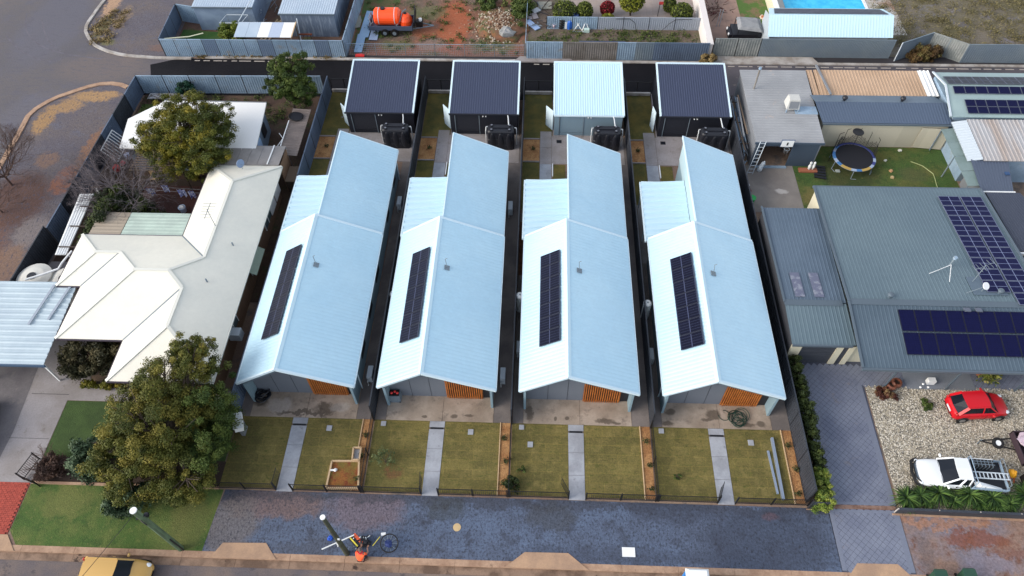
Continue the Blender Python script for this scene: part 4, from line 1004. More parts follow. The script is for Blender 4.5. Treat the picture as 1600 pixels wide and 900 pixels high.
ch = thing('outdoor_chair', 'tan garden chair under the edge of the yellow-green tree', 'chair', (-29.93, 39.11, 0.1))
p = (-29.93, 39.11, 0.1)
part('seat', B().box(p[0]-.25,p[1]-.25,.5,p[0]+.25,p[1]+.25,.55), m_timberedge, ch)
part('backrest', B().box(p[0]-.25,p[1]+.22,.55,p[0]+.25,p[1]+.26,1.05), m_timberedge, ch)
for sx in (-.22,.18):
    for sy in (-.22,.18): part('leg', B().box(p[0]+sx,p[1]+sy,.1,p[0]+sx+.04,p[1]+sy+.04,.5), m_timberedge, ch)

# side strip roof beside the fence, and bits in that yard
nr = thing('narrow_ribbed_roof', 'narrow brownish ribbed roof running along the blue-grey boundary fence', 'lean-to', (-19.2,43,0))
part('roof', B().corr((-19.9,40.2,2.1),(-19.9,45.6,2.1),(-18.45,45.6,2.0),(-18.45,40.2,2.0), .3, .03, .03, .5), M('brown_grey_sheet', C(126,114,108), .7, C(108,98,94), .8, fine=.1), nr)
part('white_frame', B().bar((-19.86,40.2,2.2),(-19.86,44.0,2.2),.06,.05).bar((-20.35,40.3,2.1),(-19.86,41.9,2.2),.04,.04).bar((-20.35,42.6,2.1),(-19.86,41.9,2.2),.04,.04), m_white, nr)
for y in (40.3,42.9,45.5): part('post', B().box(-19.9,y,0,-19.83,y+.07,2.1), m_timberd, nr)
ho = thing('folded_mesh_hoop', 'dark oval mesh hoop lying on the narrow ribbed roof under the small tree', 'hoop', (-19.4,44.6,2.2))
c = (-19.4,44.5,2.2)
part('rim', B().torus(c,(0.15,.1,1),.55,.04,24,6), m_black, ho)
part('mesh', B().lathe([(0,0),(.53,.01)], (c[0],c[1],2.2), 20), m_tankb, ho)
bx = thing('brown_storage_box', 'brown timber storage box between cream house and boundary fence', 'box', (-19.1,39.2,0))
part('box_body', B().box(-19.15,38.3,0,-18.35,39.9,1.1), m_timberd, bx)
part('lid', B().box(-19.18,38.27,1.1,-18.32,39.93,1.15), m_timber, bx)

# fences of the left property
fence('pale steel fence along the lane behind the yellow-green tree', [(-34.6,49.9),(-18.6,50.15)], 1.8, m_galv, m_fpost)
fence('dark blue-grey steel fence along the side street gravel, upper stretch', [(-34.6,49.85),(-34.95,32.6)], 1.8, m_fblue, m_fpost, mats=[m_fblue,m_fdark])
fence('taller dark steel fence beside the round water tanks', [(-34.95,32.5),(-35.2,25.5)], 2.1, m_fdark, m_fpost)
fence('short black picket fence beside the front driveway edge, by the purple shrub', [(-29.2, 16.11),(-29.58, 14.84)], .9, m_black, m_black, kind='picket', name='picket_fence')
fence('short black picket return at the garden corner on the front kerb', [(-29.58, 14.84),(-28.47, 14.46)], .9, m_black, m_black, kind='picket', name='picket_fence')
gs = struct('grass', B().flat([(-34.2,46.4),(-30,46.2),(-30,48.4),(-34.2,48.4)], .02), m_grass2)
pb = thing('plank_bench', 'weathered white plank bench against the rear lane fence', 'bench', (-31.7,48.9,0))
for k in range(3): part('plank', B().box(-33.6,48.5+k*.25,.5,-29.4,48.72+k*.25,.54), M('peeling_white', C(150,152,156), .8, C(90,84,80), 3, .5, .6, None, fine=.2), pb)
for x in (-33.4,-31.5,-29.6): part('leg', B().box(x,48.55,0,x+.08,49.2,.5), m_timberd, pb)
tr = thing('white_trellis', 'white trellis frame leaning on the dark side-street fence', 'trellis', (-33.9,42,0))
b0, b1, b2, b3 = Vector((-34.5,43.6,1.3)), Vector((-33.7,43.6,.1)), Vector((-33.7,41.2,.1)), Vector((-34.5,41.2,1.3))
part('rail', B().bar(b0,b3,.07,.05), m_white, tr); part('rail', B().bar(b1,b2,.07,.05), m_white, tr)
for k in range(9): u = k/8; part('bar', B().bar(b0.lerp(b3,u), b1.lerp(b2,u), .06,.04), m_white, tr)
for k, (x, y, col, l) in enumerate(((-33.4,40.3,C(210,44,40),'red plastic drum beside the white outbuilding'), (-33.2,41.0,C(196,70,80),'pinkish red toy near the white trellis'), (-33.0,41.7,C(180,190,220),'pale blue bucket near the white trellis'))):
    b = B().lathe([(0,0),(.2,0),(.26,.2),(.27,.42),(.2,.5),(0,.5)] if k != 1 else [(0,0),(.15,0),(.24,.12),(.14,.3),(0,.34)], (x,y,0), 14)
    solo('drum' if k == 0 else ('toy' if k == 1 else 'bucket'), b, M('plastic_%d' % k, col, .5), l, ['drum','toy','bucket'][k])
wb = thing('white_box', 'white tilted box at the boundary beside the largest tree', 'box', (-17.9,18.4,0))
part('box_body', B().obox((-17.4,18.25,1.25),(.5,1.05,.4),R(20),0,R(10)), m_white, wb)
part('lid', B().obox((-17.42,18.25,1.47),(.54,1.09,.04),R(20),0,R(10)), m_pvc, wb)
part('stand', B().box(-17.5,17.95,0,-17.3,18.55,1.05), m_grey, wb)

# ================================================================ grey-roofed house on the right
m_gr = M('slate_steel_roof', C(92,110,119), .55, C(86,104,114), .2, .4, .6, None, fine=.03, fsc=3)
m_gr2 = M('slate_steel_roof_garage', C(84,100,116), .55, C(77,93,109), .3, .4, .6, None, fine=.04, fsc=3)
m_grf = M('slate_steel_front_shaded', C(76,92,105), .55, C(70,86,99), .3, .4, .6, None, fine=.04, fsc=3)  # same steel as the rear slope, front slope's duller light put into colour
m_grcap = M('slate_capping', C(82,95,106), .5, fine=.02)
m_creamwall = M('cream_render', C(206,200,176), .85, fine=.05)
t = thing('grey_roof_house', 'large low grey-roofed house with blue solar arrays at the right', 'house', (26,30,0))
part('rear_roof', B().corr((19.85,37.2,2.6),(31.6,37.2,2.6),(31.7,26.5,3.42),(19.5,26.5,3.42), .24, .014, .05, .6), m_gr, t)
part('front_roof', B().corr((19.5,26.45,3.40),(38,26.45,3.40),(38,22.27,2.55),(19.62,22.27,2.55), .24, .014, .05, .6), m_grf, t)
part('side_roof', B().corr((31.75,30.5,3.0),(38,30.5,3.0),(38,26.5,3.42),(31.75,26.5,3.42), .24, .014, .05, .6), m_gr, t)
part('ridge_cap', B().slab([(19.45,26.28,3.42),(38,26.28,3.42),(38,26.68,3.47),(19.45,26.68,3.47)], .02), m_grcap, t)
part('barge_cap', B().bar((19.88,37.2,2.64),(19.5,26.5,3.46),.14,.08), m_grcap, t)
part('barge_cap', B().bar((19.5,26.5,3.46),(19.62,22.27,2.6),.14,.08), m_grcap, t)
part('barge_cap', B().bar((31.6,37.2,2.64),(31.7,27.0,3.43),.16,.08), m_grcap, t)
part('gutter', B().box(19.85,37.2,2.45,31.6,37.32,2.6), m_grcap, t)
part('gutter', B().box(19.6,22.12,2.38,38,22.25,2.56), m_grcap, t)
part('wall', B().box(19.9,24.2,0,31.3,36.8,2.55).box(31.35,24.2,0,38,30.0,2.5), m_creamwall, t)
part('window', B().box(24,24.14,.8,26,24.2,2.0), m_dark, t); part('window', B().box(28,24.14,.3,31,24.2,2.1), m_dark, t)
for x in (21.8, 25.6, 29.8): part('verandah_post', B().box(x,22.3,0,x+.08,22.38,2.45), m_grcap, t)
part('patched_sheet', B().slab([(27.4,27.2,3.42),(29.5,27.2,3.42),(29.5,28.7,3.30),(27.4,28.7,3.30)], .02), M('darker_sheet', C(84,100,114), .5), t)
def zr_(y): return 2.6+(37.2-y)*.82/10.7
solar_grid(t, (28.25,36.3,zr_(36.3)), (1.48,0,0), (0,-8.9,.682), 1, 9, m_solarb, m_sframe, .03, .04, .1)
solar_grid(t, (29.80,36.3,zr_(36.3)), (1.48,0,0), (0,-9.9,.759), 1, 10, m_solarb, m_sframe, .03, .04, .1)
def zf_(y): return 3.40-(26.45-y)*.85/4.18
solar_grid(t, (22.35,26.0,zf_(26.0)), (11.6,0,0), (0,-1.42,zf_(24.58)-zf_(26.0)), 12, 1, m_solarn, m_sframed, .03, .04, .1)
solar_grid(t, (22.35,24.52,zf_(24.52)), (11.6,0,0), (0,-1.42,zf_(23.1)-zf_(24.52)), 12, 1, m_solarn, m_sframed, .03, .04, .1)
for k, x in enumerate((26.55,27.25)): part('solar_vent', B().obox((x,26.02,3.45),(.36,.3,.07),0,R(-10)), m_sframe, t)
for p in ((22.1,26.9),(29.0,27.4)):
    z = zr_(p[1]); v = part('roof_vent', B().tube((p[0],p[1],z),(p[0],p[1],z+.22),.12,12), m_grcap, t)
    part('vent_cap', B().blob((p[0],p[1],z+.28),(.2,.2,.11),2,0,14,6), m_grcap, v, smooth=True)
fl = part('flue', B().tube((26.7,29.6,3.15),(26.7,29.6,4.0),.06,10), m_galvd, t)
part('flue_cap', B().tube((26.7,29.6,4.0),(26.7,29.6,4.14),.13,12), m_galv, fl)
part('flue_brace', B().tube((26.5,29.3,3.75),(25.2,28.9,3.3),.022,6).tube((26.5,29.3,3.75),(26.2,28.2,3.4),.022,6), m_pvc, fl)
ds = part('satellite_dish', B().wheel((27.95,27.5,3.95),(.3,-.5,.8),.24,.04,18), m_white, t)
part('dish_mast', B().tube((27.95,27.5,3.4),(27.95,27.5,3.95),.03,6).tube((27.95,27.5,3.9),(26.9,27.3,3.45),.02,5), m_galvd, ds)
an = part('antenna', B().tube((27.7,28.3,3.3),(27.7,28.3,5.0),.025,6).bar((27.0,28.0,4.9),(28.3,28.6,4.9),.02,.02), m_galvd, t)
b = B()
for k in range(6): u = k/5; p = Vector((27.0,28.0,4.93)).lerp(Vector((28.3,28.6,4.93)),u); b.bar((p.x-.12,p.y+.3,4.93),(p.x+.12,p.y-.3,4.93),.016,.016)
part('antenna_element', b, m_galvd, an)

m_ww0 = M('dark_side_wall', C(70,72,78), .8, fine=.05)
t = thing('grey_roof_garage', 'garage wing with grey ribbed roof, dark door and cream piers at the paved driveway', 'garage', (17.7,29.5,0))
part('rear_roof', B().corr((15.85,35.15,2.5),(19.95,35.15,2.5),(19.58,26.7,2.95),(15.75,26.7,2.95), .24, .014, .05, .6), m_gr2, t)
part('front_roof', B().corr((15.75,26.62,2.94),(19.56,26.62,2.94),(19.72,23.9,2.40),(15.85,23.9,2.40), .24, .014, .05, .6), m_gr, t)
part('ridge_cap', B().slab([(15.7,26.45,2.96),(19.32,26.45,2.96),(19.32,26.85,3.0),(15.7,26.85,3.0)], .02), m_grcap, t)
part('barge_cap', B().bar((15.82,35.15,2.63),(15.72,26.7,2.99),.12,.08), m_grcap, t)
part('gutter', B().box(15.85,23.78,2.3,19.5,23.88,2.45), m_grcap, t)
part('skylight', B().slab([(16.5,27.1,2.99),(17.1,27.1,2.99),(17.1,29.1,2.9),(16.5,29.1,2.9)], .02), M('dull_skylight', C(96,100,120), .4, C(130,134,146), 3, .5, .6, None, fine=.1), t)
part('skylight', B().slab([(17.7,27.1,2.99),(18.3,27.1,2.99),(18.3,29.1,2.9),(17.7,29.1,2.9)], .02), MATS['dull_skylight'], t)
part('wall', B().box(15.95,24.1,0,16.05,35.0,2.42).box(16.05,34.9,0,19.4,35.0,2.42), m_ww0, t)
part('pier', B().box(15.95,23.98,0,16.6,24.1,2.35), m_creamwall, t); part('pier', B().box(18.75,23.98,0,19.15,24.1,2.35), m_creamwall, t)
part('pier', B().box(19.5,23.98,0,19.85,24.1,2.35), m_creamwall, t); part('lintel', B().box(16.62,23.98,2.14,19.85,24.1,2.36), m_creamwall, t)
part('garage_door', B().corr((16.6,24.06,2.14),(16.6,24.06,.05),(18.75,24.06,.05),(18.75,24.06,2.14), .42, .015, .02, .7), M('charcoal_door', C(58,62,70), .6), t)
part('door', B().box(19.15,24.04,.05,19.5,24.1,2.14), MATS['charcoal_door'], t)
struct('front_verandah_floor', B().box(23.3,22.32,0,27.5,23.95,.05), M('pale_verandah_concrete', C(124,130,140), .8, fine=.08))

# front-yard fence, end panel, hedge
fence('low dark slatted fence in front of the strappy plants', [(20.35,14.45),(38,14.2)], .62, m_fdark, m_kerbw, step=2.2, kind='wall', posth=.03, pw=.05, cat='fence')
struct('garden_kerb', B().slab([(20.2,14.28,.08),(38,14.02,.08),(38,14.12,.08),(20.2,14.38,.08)], .1), m_kerb)
fe = thing('fence_return', 'short dark fence panel jutting from the hedge end to the driveway', 'fence', (15.7,14.55,0))
part('panel', B().box(15.62,14.5,.1,16.75,14.56,1.0), m_fdark, fe)
part('post', B().box(15.56,14.48,0,15.62,14.58,1.05), m_fpost, fe); part('post', B().box(16.75,14.48,0,16.81,14.58,1.05), m_fdark, fe)
part('plinth', B().box(15.5,14.45,0,16.8,14.48,.1), m_kerb, fe)

# ================================================================ workshop and sheds at the rear right
t = thing('grey_workshop', 'grey ribbed-roof workshop with open front, a hoop on its eave and a rooftop cooler', 'workshop', (19.1,46.1,0))
part('roof', B().corr((16.55,41.85,2.55),(16.55,50.4,2.75),(21.95,50.4,2.75),(21.7,41.85,2.55), .3, .03, .05, .5), M('grey_workshop_roof', C(150,152,155), .55, C(140,142,145), .4, .4, .6, C(176,160,150), .7, .62, .7, .04), t)
part('side_wall', B().box(16.65,42.0,0,16.72,50.2,2.5), m_grey, t); part('side_wall', B().box(21.5,42.0,0,21.6,50.2,2.5), m_grey, t)
m_ww = M('slate_blue_wall', C(62,76,92), .7, fine=.06)
part('front_wall', B().box(16.72,41.98,0,17.1,42.06,2.5).box(19.5,41.98,0,21.5,42.06,2.5).box(17.1,41.98,2.05,19.5,42.06,2.5), m_ww, t)
part('rear_wall', B().box(16.72,50.1,0,21.5,50.2,2.65), m_ww, t)
part('fascia', B().box(16.5,41.76,2.4,21.72,41.83,2.58), m_ww, t)
part('floor_beam', B().box(17.1,41.7,0,19.5,41.9,.12), m_galv, t)
part('sheet_patch', B().slab([(20.1,45.0,2.68),(21.85,45.0,2.68),(21.85,45.9,2.7),(20.1,45.9,2.7)], .02), m_galv, t, 'pale blue replacement sheet')
fu = part('flue', B().tube((17.35,48.0,2.7),(17.35,48.0,4.6),.07,10), m_rust, t); part('flue_cap', B().tube((17.35,48.0,4.6),(17.35,48.0,4.75),.12,10), m_galv, fu)
ec = part('rooftop_cooler', B().add([(19.35,45.2,2.95),(20.35,45.2,2.95),(20.35,46.2,2.95),(19.35,46.2,2.95),(19.45,45.35,3.75),(20.25,45.35,3.75),(20.25,46.05,3.75),(19.45,46.05,3.75)],
     [(3,2,1,0),(4,5,6,7),(0,1,5,4),(1,2,6,5),(2,3,7,6),(3,0,4,7)]), M('cooler_cream', C(186,186,182), .6), t)
part('cooler_grille', B().obox((19.85,45.25,3.33),(.7,.03,.6),0,R(-10)), m_grey, ec)
for x in (19.4,20.3): part('cooler_leg', B().box(x-.03,45.2,2.6,x+.03,45.26,2.95), m_galv, ec)
hp = part('basketball_backboard', B().box(18.4,41.6,2.35,19.3,41.65,2.95), m_white, t)
part('backboard_border', B().box(18.36,41.62,2.31,19.34,41.67,2.35).box(18.36,41.62,2.95,19.34,41.67,2.99).box(18.36,41.62,2.35,18.4,41.67,2.95).box(19.3,41.62,2.35,19.34,41.67,2.95), M('navy_trim', C(40,70,110), .6), hp)
part('backboard_figure', B().box(18.8,41.58,2.5,18.9,41.597,2.78), m_black, hp)
part('hoop_ring', B().torus((18.85,41.38,2.35),(0,0,1),.2,.015,16,5), m_galvd, hp)
b = B()
for k in range(10): a = k*.628; b.tube((18.85+.2*math.cos(a),41.38+.2*math.sin(a),2.35),(18.85+.12*math.cos(a+.3),41.38+.12*math.sin(a+.3),1.95),.008,3)
part('net', b, m_grey, hp)
ld = thing('leaning_ladder', 'aluminium ladder leaning on the front left of the grey workshop', 'ladder', (16.8,41.4,0))
A0, A1 = Vector((16.35,41.0,0)), Vector((16.85,41.75,2.7))
for s in (0,.42): part('rail', B().bar(A0+Vector((s,0,0)),A1+Vector((s,0,0)),.05,.03), m_acs, ld)
for k in range(9): p = A0.lerp(A1,(k+.5)/9); part('rung', B().bar(p,p+Vector((.42,0,0)),.035,.03), m_acs, ld)
for k in range(3):
    p = (17.35+.1*k,41.35+.12*k); solo('bundle', B().blob((p[0],p[1],.3+.1*k),(.18,.16,.3),k,.3,8,6), m_acs, ['pale bundle hanging beside the ladder at the workshop door','small grey sack beside the ladder','grey rolled sheet behind the ladder'][k], 'bundle')
rr = random.Random(9)
rk = thing('pipe_rack', 'rack of long pipes and timber lengths between workshop and boundary fence', 'rack', (16.1,46,0))
for k in range(14):
    x = 15.8+rr.uniform(0,.7); z = .5+rr.uniform(0,1.5); y0 = 42.2+rr.uniform(0,1.5); 
    part('pipe', B().bar((x,y0,z),(x+rr.uniform(-.15,.15),y0+rr.uniform(4,6.5),z+rr.uniform(-.1,.2)),rr.uniform(.05,.1),.06), rr.choice([m_galv,m_acs,m_timber,m_grey]), rk)
for y in (43,45.5,48): part('bracket', B().box(15.75,y,0,15.8,y+.06,2.0).box(15.75,y,.5,16.5,y+.06,.55).box(15.75,y,1.3,16.5,y+.06,1.35), m_timberd, rk)
for k in range(5):
    a = (15.85+rr.uniform(0,.5),41.0+k*.35,.1); solo('scrap_metal', B().bar(a,(a[0]+rr.uniform(-.2,.4),a[1]+rr.uniform(-.5,.5),rr.uniform(.6,1.3)),.06,.05), m_galv,
        ['bent metal strip at the end of the pipe rack, lowest in the picture','second metal strip from the front beside the ladder foot','middle metal strip in the scrap by the ladder','fourth metal strip in the scrap by the ladder','rearmost metal strip nearest the pipe rack'][k], 'scrap', 'scrap metal strips by the ladder')
struct('concrete_pad', B().flat(rect(16.2,37.0,20.05,42.0), .02), M('smooth_concrete', C(136,130,124), .8, C(120,114,110), .4, .4, .6, None, fine=.06, spots=[(18.7,39.2,.5,.3,C(190,186,182),.7),(17.3,40.6,1.0,.8,C(104,98,94),.5)]))
struct('side_yard_soil', B().flat(rect(15.62,24.2,16.0,50), .016), M('dark_side_soil', C(48,44,46), .95, fine=.2))
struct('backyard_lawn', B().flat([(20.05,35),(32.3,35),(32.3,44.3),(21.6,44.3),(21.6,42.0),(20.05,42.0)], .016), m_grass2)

t = thing('tan_roof_shed', 'long shed with tan ribbed roof and white end strip beside the lane', 'shed', (26.9,48.9,0))
m_tanr = M('tan_ribbed_roof', C(180,152,126), .7, C(170,142,116), .3, .4, .6, None, fine=.04, fsc=4)
part('roof', B().corr((22.6,50.5,2.75),(31.0,50.5,2.75),(31.0,47.45,2.6),(22.6,47.45,2.6), .26, .018, .05, .5), m_tanr, t)
part('roof', B().corr((22.02,50.5,2.72),(22.5,50.5,2.72),(22.5,47.45,2.57),(22.02,47.45,2.57), .26, .018, .05, .5), m_tanr, t)
part('roof_end_strip', B().corr((31.02,50.5,2.78),(31.95,50.5,2.78),(31.95,47.45,2.62),(31.02,47.45,2.62), .3, .05, .05, .5), m_white, t)
part('steel_beam', B().bar((22.9,51.0,2.85),(23.3,47.3,2.8),.16,.1), m_grey, t)
part('wall', B().box(22.1,47.5,0,31.7,50.4,2.55), M('tan_wall', C(150,130,108), .8), t)
t = thing('slate_roof_shed', 'long shed with slate-blue roof, cream wall and two roof ventilators behind the trampoline', 'shed', (27,45.7,0))
part('roof', B().corr((21.8,46.2,2.95),(31.9,46.2,2.95),(32.0,44.25,2.5),(22.1,44.25,2.5), .22, .018, .05, .6), M('slate_blue_roof', C(72,86,106), .5, fine=.03), t)
part('rear_roof', B().slab([(21.8,46.2,2.96),(31.9,46.2,2.96),(31.4,47.3,2.72),(21.7,47.3,2.72)], .05), M('slate_blue_roof_rear', C(88,104,120), .5, C(78,94,110), .4, fine=.03), t)
part('wall', B().box(22.3,44.35,0,31.9,46.9,2.45), M('cream_panel_wall', C(188,182,164), .85, fine=.04, brick=(1,1.9,6,(.9,.9,.88,1),.02,0)), t)
part('gutter', B().box(22.1,44.12,2.36,32.0,44.22,2.48), m_grcap, t)
for x in (24.1, 28.6):
    v = part('roof_ventilator', B().lathe([(.1,0),(.1,.15),(.2,.2),(.22,.3),(.16,.4),(0,.42)], (x,46.45,2.9), 14), m_tankb, t)
part('gate', B().obox((31.0,44.15,1.1),(2.2,.04,2.0),R(-6)), MATS['cream_panel_wall'], t)

# trampoline
t = thing('trampoline', 'round black trampoline with blue and yellow rim pad and a sagging net', 'trampoline', (25.11, 42.79, 0))
c = (24.61, 42.24, 0.85); r = 1.62
part('mat', B().tube((c[0],c[1],.83),(c[0],c[1],.85),r-.2,32), M('black_mat', C(14,16,26), .8), t)
m_pads = [M('pad_blue', C(58,108,160), .6), M('pad_pale', C(146,162,186), .6), M('pad_yellow', C(170,142,74), .6), M('pad_navy', C(50,60,120), .6)]
order = [0,1,0,0,1,0,2,2,1,0,2,2,1,3,1,3,3,3,3,3,3,3,3,3]
for k in range(24):
    a0 = math.pi-.9+k*2*math.pi/24; b = B(); vs = []
    for q in range(4):
        a = a0+q*2*math.pi/24/3; vs += [(c[0]+(r-.22)*math.cos(a),c[1]+(r-.22)*math.sin(a),.88),(c[0]+r*math.cos(a),c[1]+r*math.sin(a),.87),(c[0]+r*math.cos(a),c[1]+r*math.sin(a),.83)]
    b.add(vs, [(3*q,3*q+1,3*q+4,3*q+3) for q in range(3)]+[(3*q+1,3*q+2,3*q+5,3*q+4) for q in range(3)])
    part('rim_pad', b, m_pads[order[k]], t)
part('frame_ring', B().torus((c[0],c[1],.8),(0,0,1),r-.03,.03,32,6), m_galvd, t)
for k in range(6):
    a = k*math.pi/3+.3; part('leg', B().path([(c[0]+(r-.05)*math.cos(a),c[1]+(r-.05)*math.sin(a),.8),(c[0]+(r+.02)*math.cos(a),c[1]+(r+.02)*math.sin(a),.03),(c[0]+(r+.02)*math.cos(a+.25),c[1]+(r+.02)*math.sin(a+.25),.03)],.03,6), m_galvd, t)
for k, a in enumerate((170,140,110,75,45,15)):
    a = R(a); part('net_pole', B().path([(c[0]+(r+.05)*math.cos(a),c[1]+(r+.05)*math.sin(a),.1),(c[0]+(r+.05)*math.cos(a),c[1]+(r+.05)*math.sin(a),2.2),(c[0]+(r-.2)*math.cos(a),c[1]+(r-.2)*math.sin(a),2.5)],.022,6), m_black, t)
b = B(); n = 40
for i in range(n+1):
    a = R(-5+i*160/n); h = 2.1-.5*abs(math.sin((a-R(15))*3))-.1*(i%3)
    for j in range(7): z = .85+(h-.85)*j/6; b.v.append((c[0]+(r-.12)*math.cos(a),c[1]+(r-.12)*math.sin(a),z))
wn_ = B()
for i in range(n+1):
    for j in range(6): wn_.tube(b.v[i*7+j],b.v[i*7+j+1],.012,3,caps=False)
for i in range(n):
    for j in range(7): wn_.tube(b.v[i*7+j],b.v[(i+1)*7+j],.012,3,caps=False)
part('safety_net', wn_, m_black, t)
part('ball_hoop', B().tube((c[0]+.15,c[1]+1.3,2.2),(c[0]+.15,c[1]+1.3,2.24),.42,18), m_black, t)
for k, (px, l, cc) in enumerate((((23.45, 41.46, 0),'pale slab lying left of the trampoline', C(160,170,168)), ((27.56, 41.56, 0),'tan block on the lawn right of the trampoline', C(190,150,110)), ((27.47, 40.85, 0),'smaller tan block below another on the lawn', C(180,160,120)),
      ((28.91, 43.9, 0),'small white scrap near the cream wall on the lawn', C(210,210,200)), ((27.42, 42.69, 0),'thin white scraps beside the trampoline leg', C(200,204,196)))):
    solo('lawn_litter', B().obox((px[0],px[1],.06),(.32 if k == 0 else .2,.24 if k != 4 else .1,.1),k*.6).obox((px[0]+.02,px[1],.12),(.2,.12,.04),k*.9), M('litter_%d' % k, cc, .8), l, 'litter')
hz = [(29.41, 42.67, 0),(29.79, 42.46, 0),(30.2, 42.18, 0),(30.47, 41.76, 0),(30.74, 41.34, 0),(30.71, 40.79, 0),(30.64, 40.23, 0),(30.61, 39.69, 0)]
solo('garden_hose', B().path([(x,y,.04) for x,y,z in hz], .03, 6), M('pale_green_hose', C(150,160,110), .6), 'pale hose curving over the lawn toward the grey roof', 'hose')
solo('timber_steps', B().box(16.9,36.9,.02,18.9,37.05,.16).box(16.9,37.05,.02,18.9,37.2,.1), m_white, 'white beam on the concrete pad by the garage gutter', 'beam')
lb = (21.33, 41.49, 0); solo('patio_tray', B().box(lb[0]-.9,lb[1]-.25,.02,lb[0]+.5,lb[1]+.2,.14).box(lb[0]-.8,lb[1]-.2,.14,lb[0]+.4,lb[1]+.15,.16), M('terracotta', C(156,96,70), .8), 'terracotta tray on the ground at the workshop corner', 'tray')
for k in range(2): solo('garden_figure', B().blob((lb[0]-.15+.28*k,lb[1],.45),(.12,.12,.3),k,.15,8,6).blob((lb[0]-.15+.28*k,lb[1],.82),(.1,.1,.12),k,.1,8,6), m_white, ['left white figure standing in the terracotta tray','right white figure standing in the terracotta tray'][k], 'figurine')
pa = (22.03, 41.29, 0); pt = thing('pallet', 'dark grey pallet lying at the lawn edge by the workshop', 'pallet', (pa[0],pa[1],0))
for k in range(5): part('slat', B().obox((pa[0]+.04*k-.1,pa[1]-.6+.3*k,.1),(.9,.2,.05),R(-12)), m_tankb, pt)
aw = thing('mesh_awning', 'grey-green translucent awning strip right of the lawn', 'awning', (32.3,42,0))
m_gg = M('grey_green_sheet', C(118,136,136), .6, C(104,122,120), .6, fine=.05)
for k in range(4):
    y0 = 37.9+k*1.55; x0 = 31.2
    part('sheet', B().slab([(x0,y0,2.2),(32.3,y0,2.3),(32.2,y0+1.5,2.3),(x0,y0+1.5,2.2)], .03), m_gg, aw)
for y in (38,41,44): part('post', B().box(31.25,y,0,31.32,y+.07,2.2), m_galvd, aw)

# ---- neighbours at the right edge
t = thing('solar_shed', 'pale green shed with three strips of solar panels, upper right corner', 'shed', (38,47,0))
m_pg = M('pale_green_roof', C(146,166,166), .6, C(136,156,158), .4, fine=.04)
part('roof', B().slab([(32.0,47.6,3.55),(48,47.6,3.55),(48,44.6,2.95),(31.7,44.6,2.95)], .06), m_pg, t)
part('rear_roof', B().slab([(32.0,47.6,3.56),(48,47.6,3.56),(48,49.8,3.15),(31.9,49.8,3.15)], .06), m_pg, t)
part('wall', B().box(32.1,44.8,0,48,49.6,2.9), m_galv, t)
part('barge_cap', B().bar((31.75,44.6,3.0),(32.02,47.6,3.62),.14,.08).bar((32.02,47.6,3.62),(31.9,49.8,3.2),.14,.08), m_acs, t)
solar_grid(t, (33.1,46.2,3.27), (9.6,0,0), (0,-1.35,-.27), 12, 2, m_solarn, m_sframe, .03, .04, .1)
solar_grid(t, (32.5,47.5,3.53), (10.4,0,0), (0,-.75,-.15), 12, 1, m_solarn, m_sframe, .03, .04, .1)
solar_grid(t, (32.3,48.95,3.31), (9,0,0), (0,-1.2,.224), 8, 2, m_solar, m_sframe, .03, .04, .1)
t = thing('weathered_ribbed_roof', 'weathered brown and white ribbed roof below the solar shed', 'shed', (36,42.4,0))
part('roof', B().corr((33.0,44.5,2.8),(48,44.5,2.8),(48,40.25,2.5),(33.0,40.25,2.5), .3, .028, .04, .5), M('weathered_sheet', C(166,166,168), .6, C(156,144,136), .35, .42, .66, None, fine=.06, stretch=(2,.4,1)), t)
part('side_roof', B().corr((31.9,40.35,2.35),(31.9,44.4,2.6),(32.95,44.4,2.8),(32.95,40.35,2.55), .25, .04, .04, .5), m_acs, t)
part('wall', B().box(32.2,40.6,0,47,44.3,2.3), m_galv, t)
t = thing('blue_roof_annex', 'slate-blue flat annex roof with a small blue square vent, at the right edge', 'annex', (33.3,38.8,0))
part('roof', B().corr((32.15,40.45,2.42),(34.85,40.45,2.42),(34.1,37.25,2.35),(31.85,37.25,2.35), .22, .015, .06, .6), M('annex_blue', C(70,80,98), .55, fine=.04), t)
part('wall', B().add([(32.3,37.4,0),(34.0,37.4,0),(34.7,40.3,0),(32.4,40.3,0),(32.3,37.4,2.3),(34.0,37.4,2.3),(34.7,40.3,2.3),(32.4,40.3,2.3)],[(0,1,5,4),(1,2,6,5),(2,3,7,6),(3,0,4,7)]), m_grey, t)
part('roof_vent', B().obox((34.25,39.0,2.45),(.3,.28,.08)), MATS['navy_trim'], t)
part('gutter', B().bar((31.8,37.2,2.33),(34.2,37.2,2.33),.12,.1), m_white, t)
t = thing('navy_roof_house', 'dark navy roof behind the grey-roofed house at the right edge', 'house', (33.8,34,0))
part('roof', B().corr((31.9,36.9,2.6),(34.3,36.9,2.6),(35.4,31.4,2.75),(32.1,31.4,2.75), .22, .015, .06, .6), M('navy_roof', C(52,58,74), .55, fine=.04), t)
part('wall', B().box(32.2,31.6,0,34.6,36.6,2.5), m_grey, t); part('fascia', B().box(32.0,31.2,2.5,35.5,31.35,2.7), m_white, t)
b = thing('white_bench_frame', 'white frame with reddish boards near the right edge below the navy roof', 'frame', (34.5,30.6,0))
for k in range(3): part('board', B().box(32.4,30.6-k*.28,1.0,38,30.75-k*.28,1.05), m_white if k != 1 else M('red_board', C(110,60,50), .8), b)
struct('red_paving', B().flat(rect(31.8,27,60,31), .02), M('rust_ground', C(110,62,44), .9, C(60,44,40), 1.2, fine=.3))

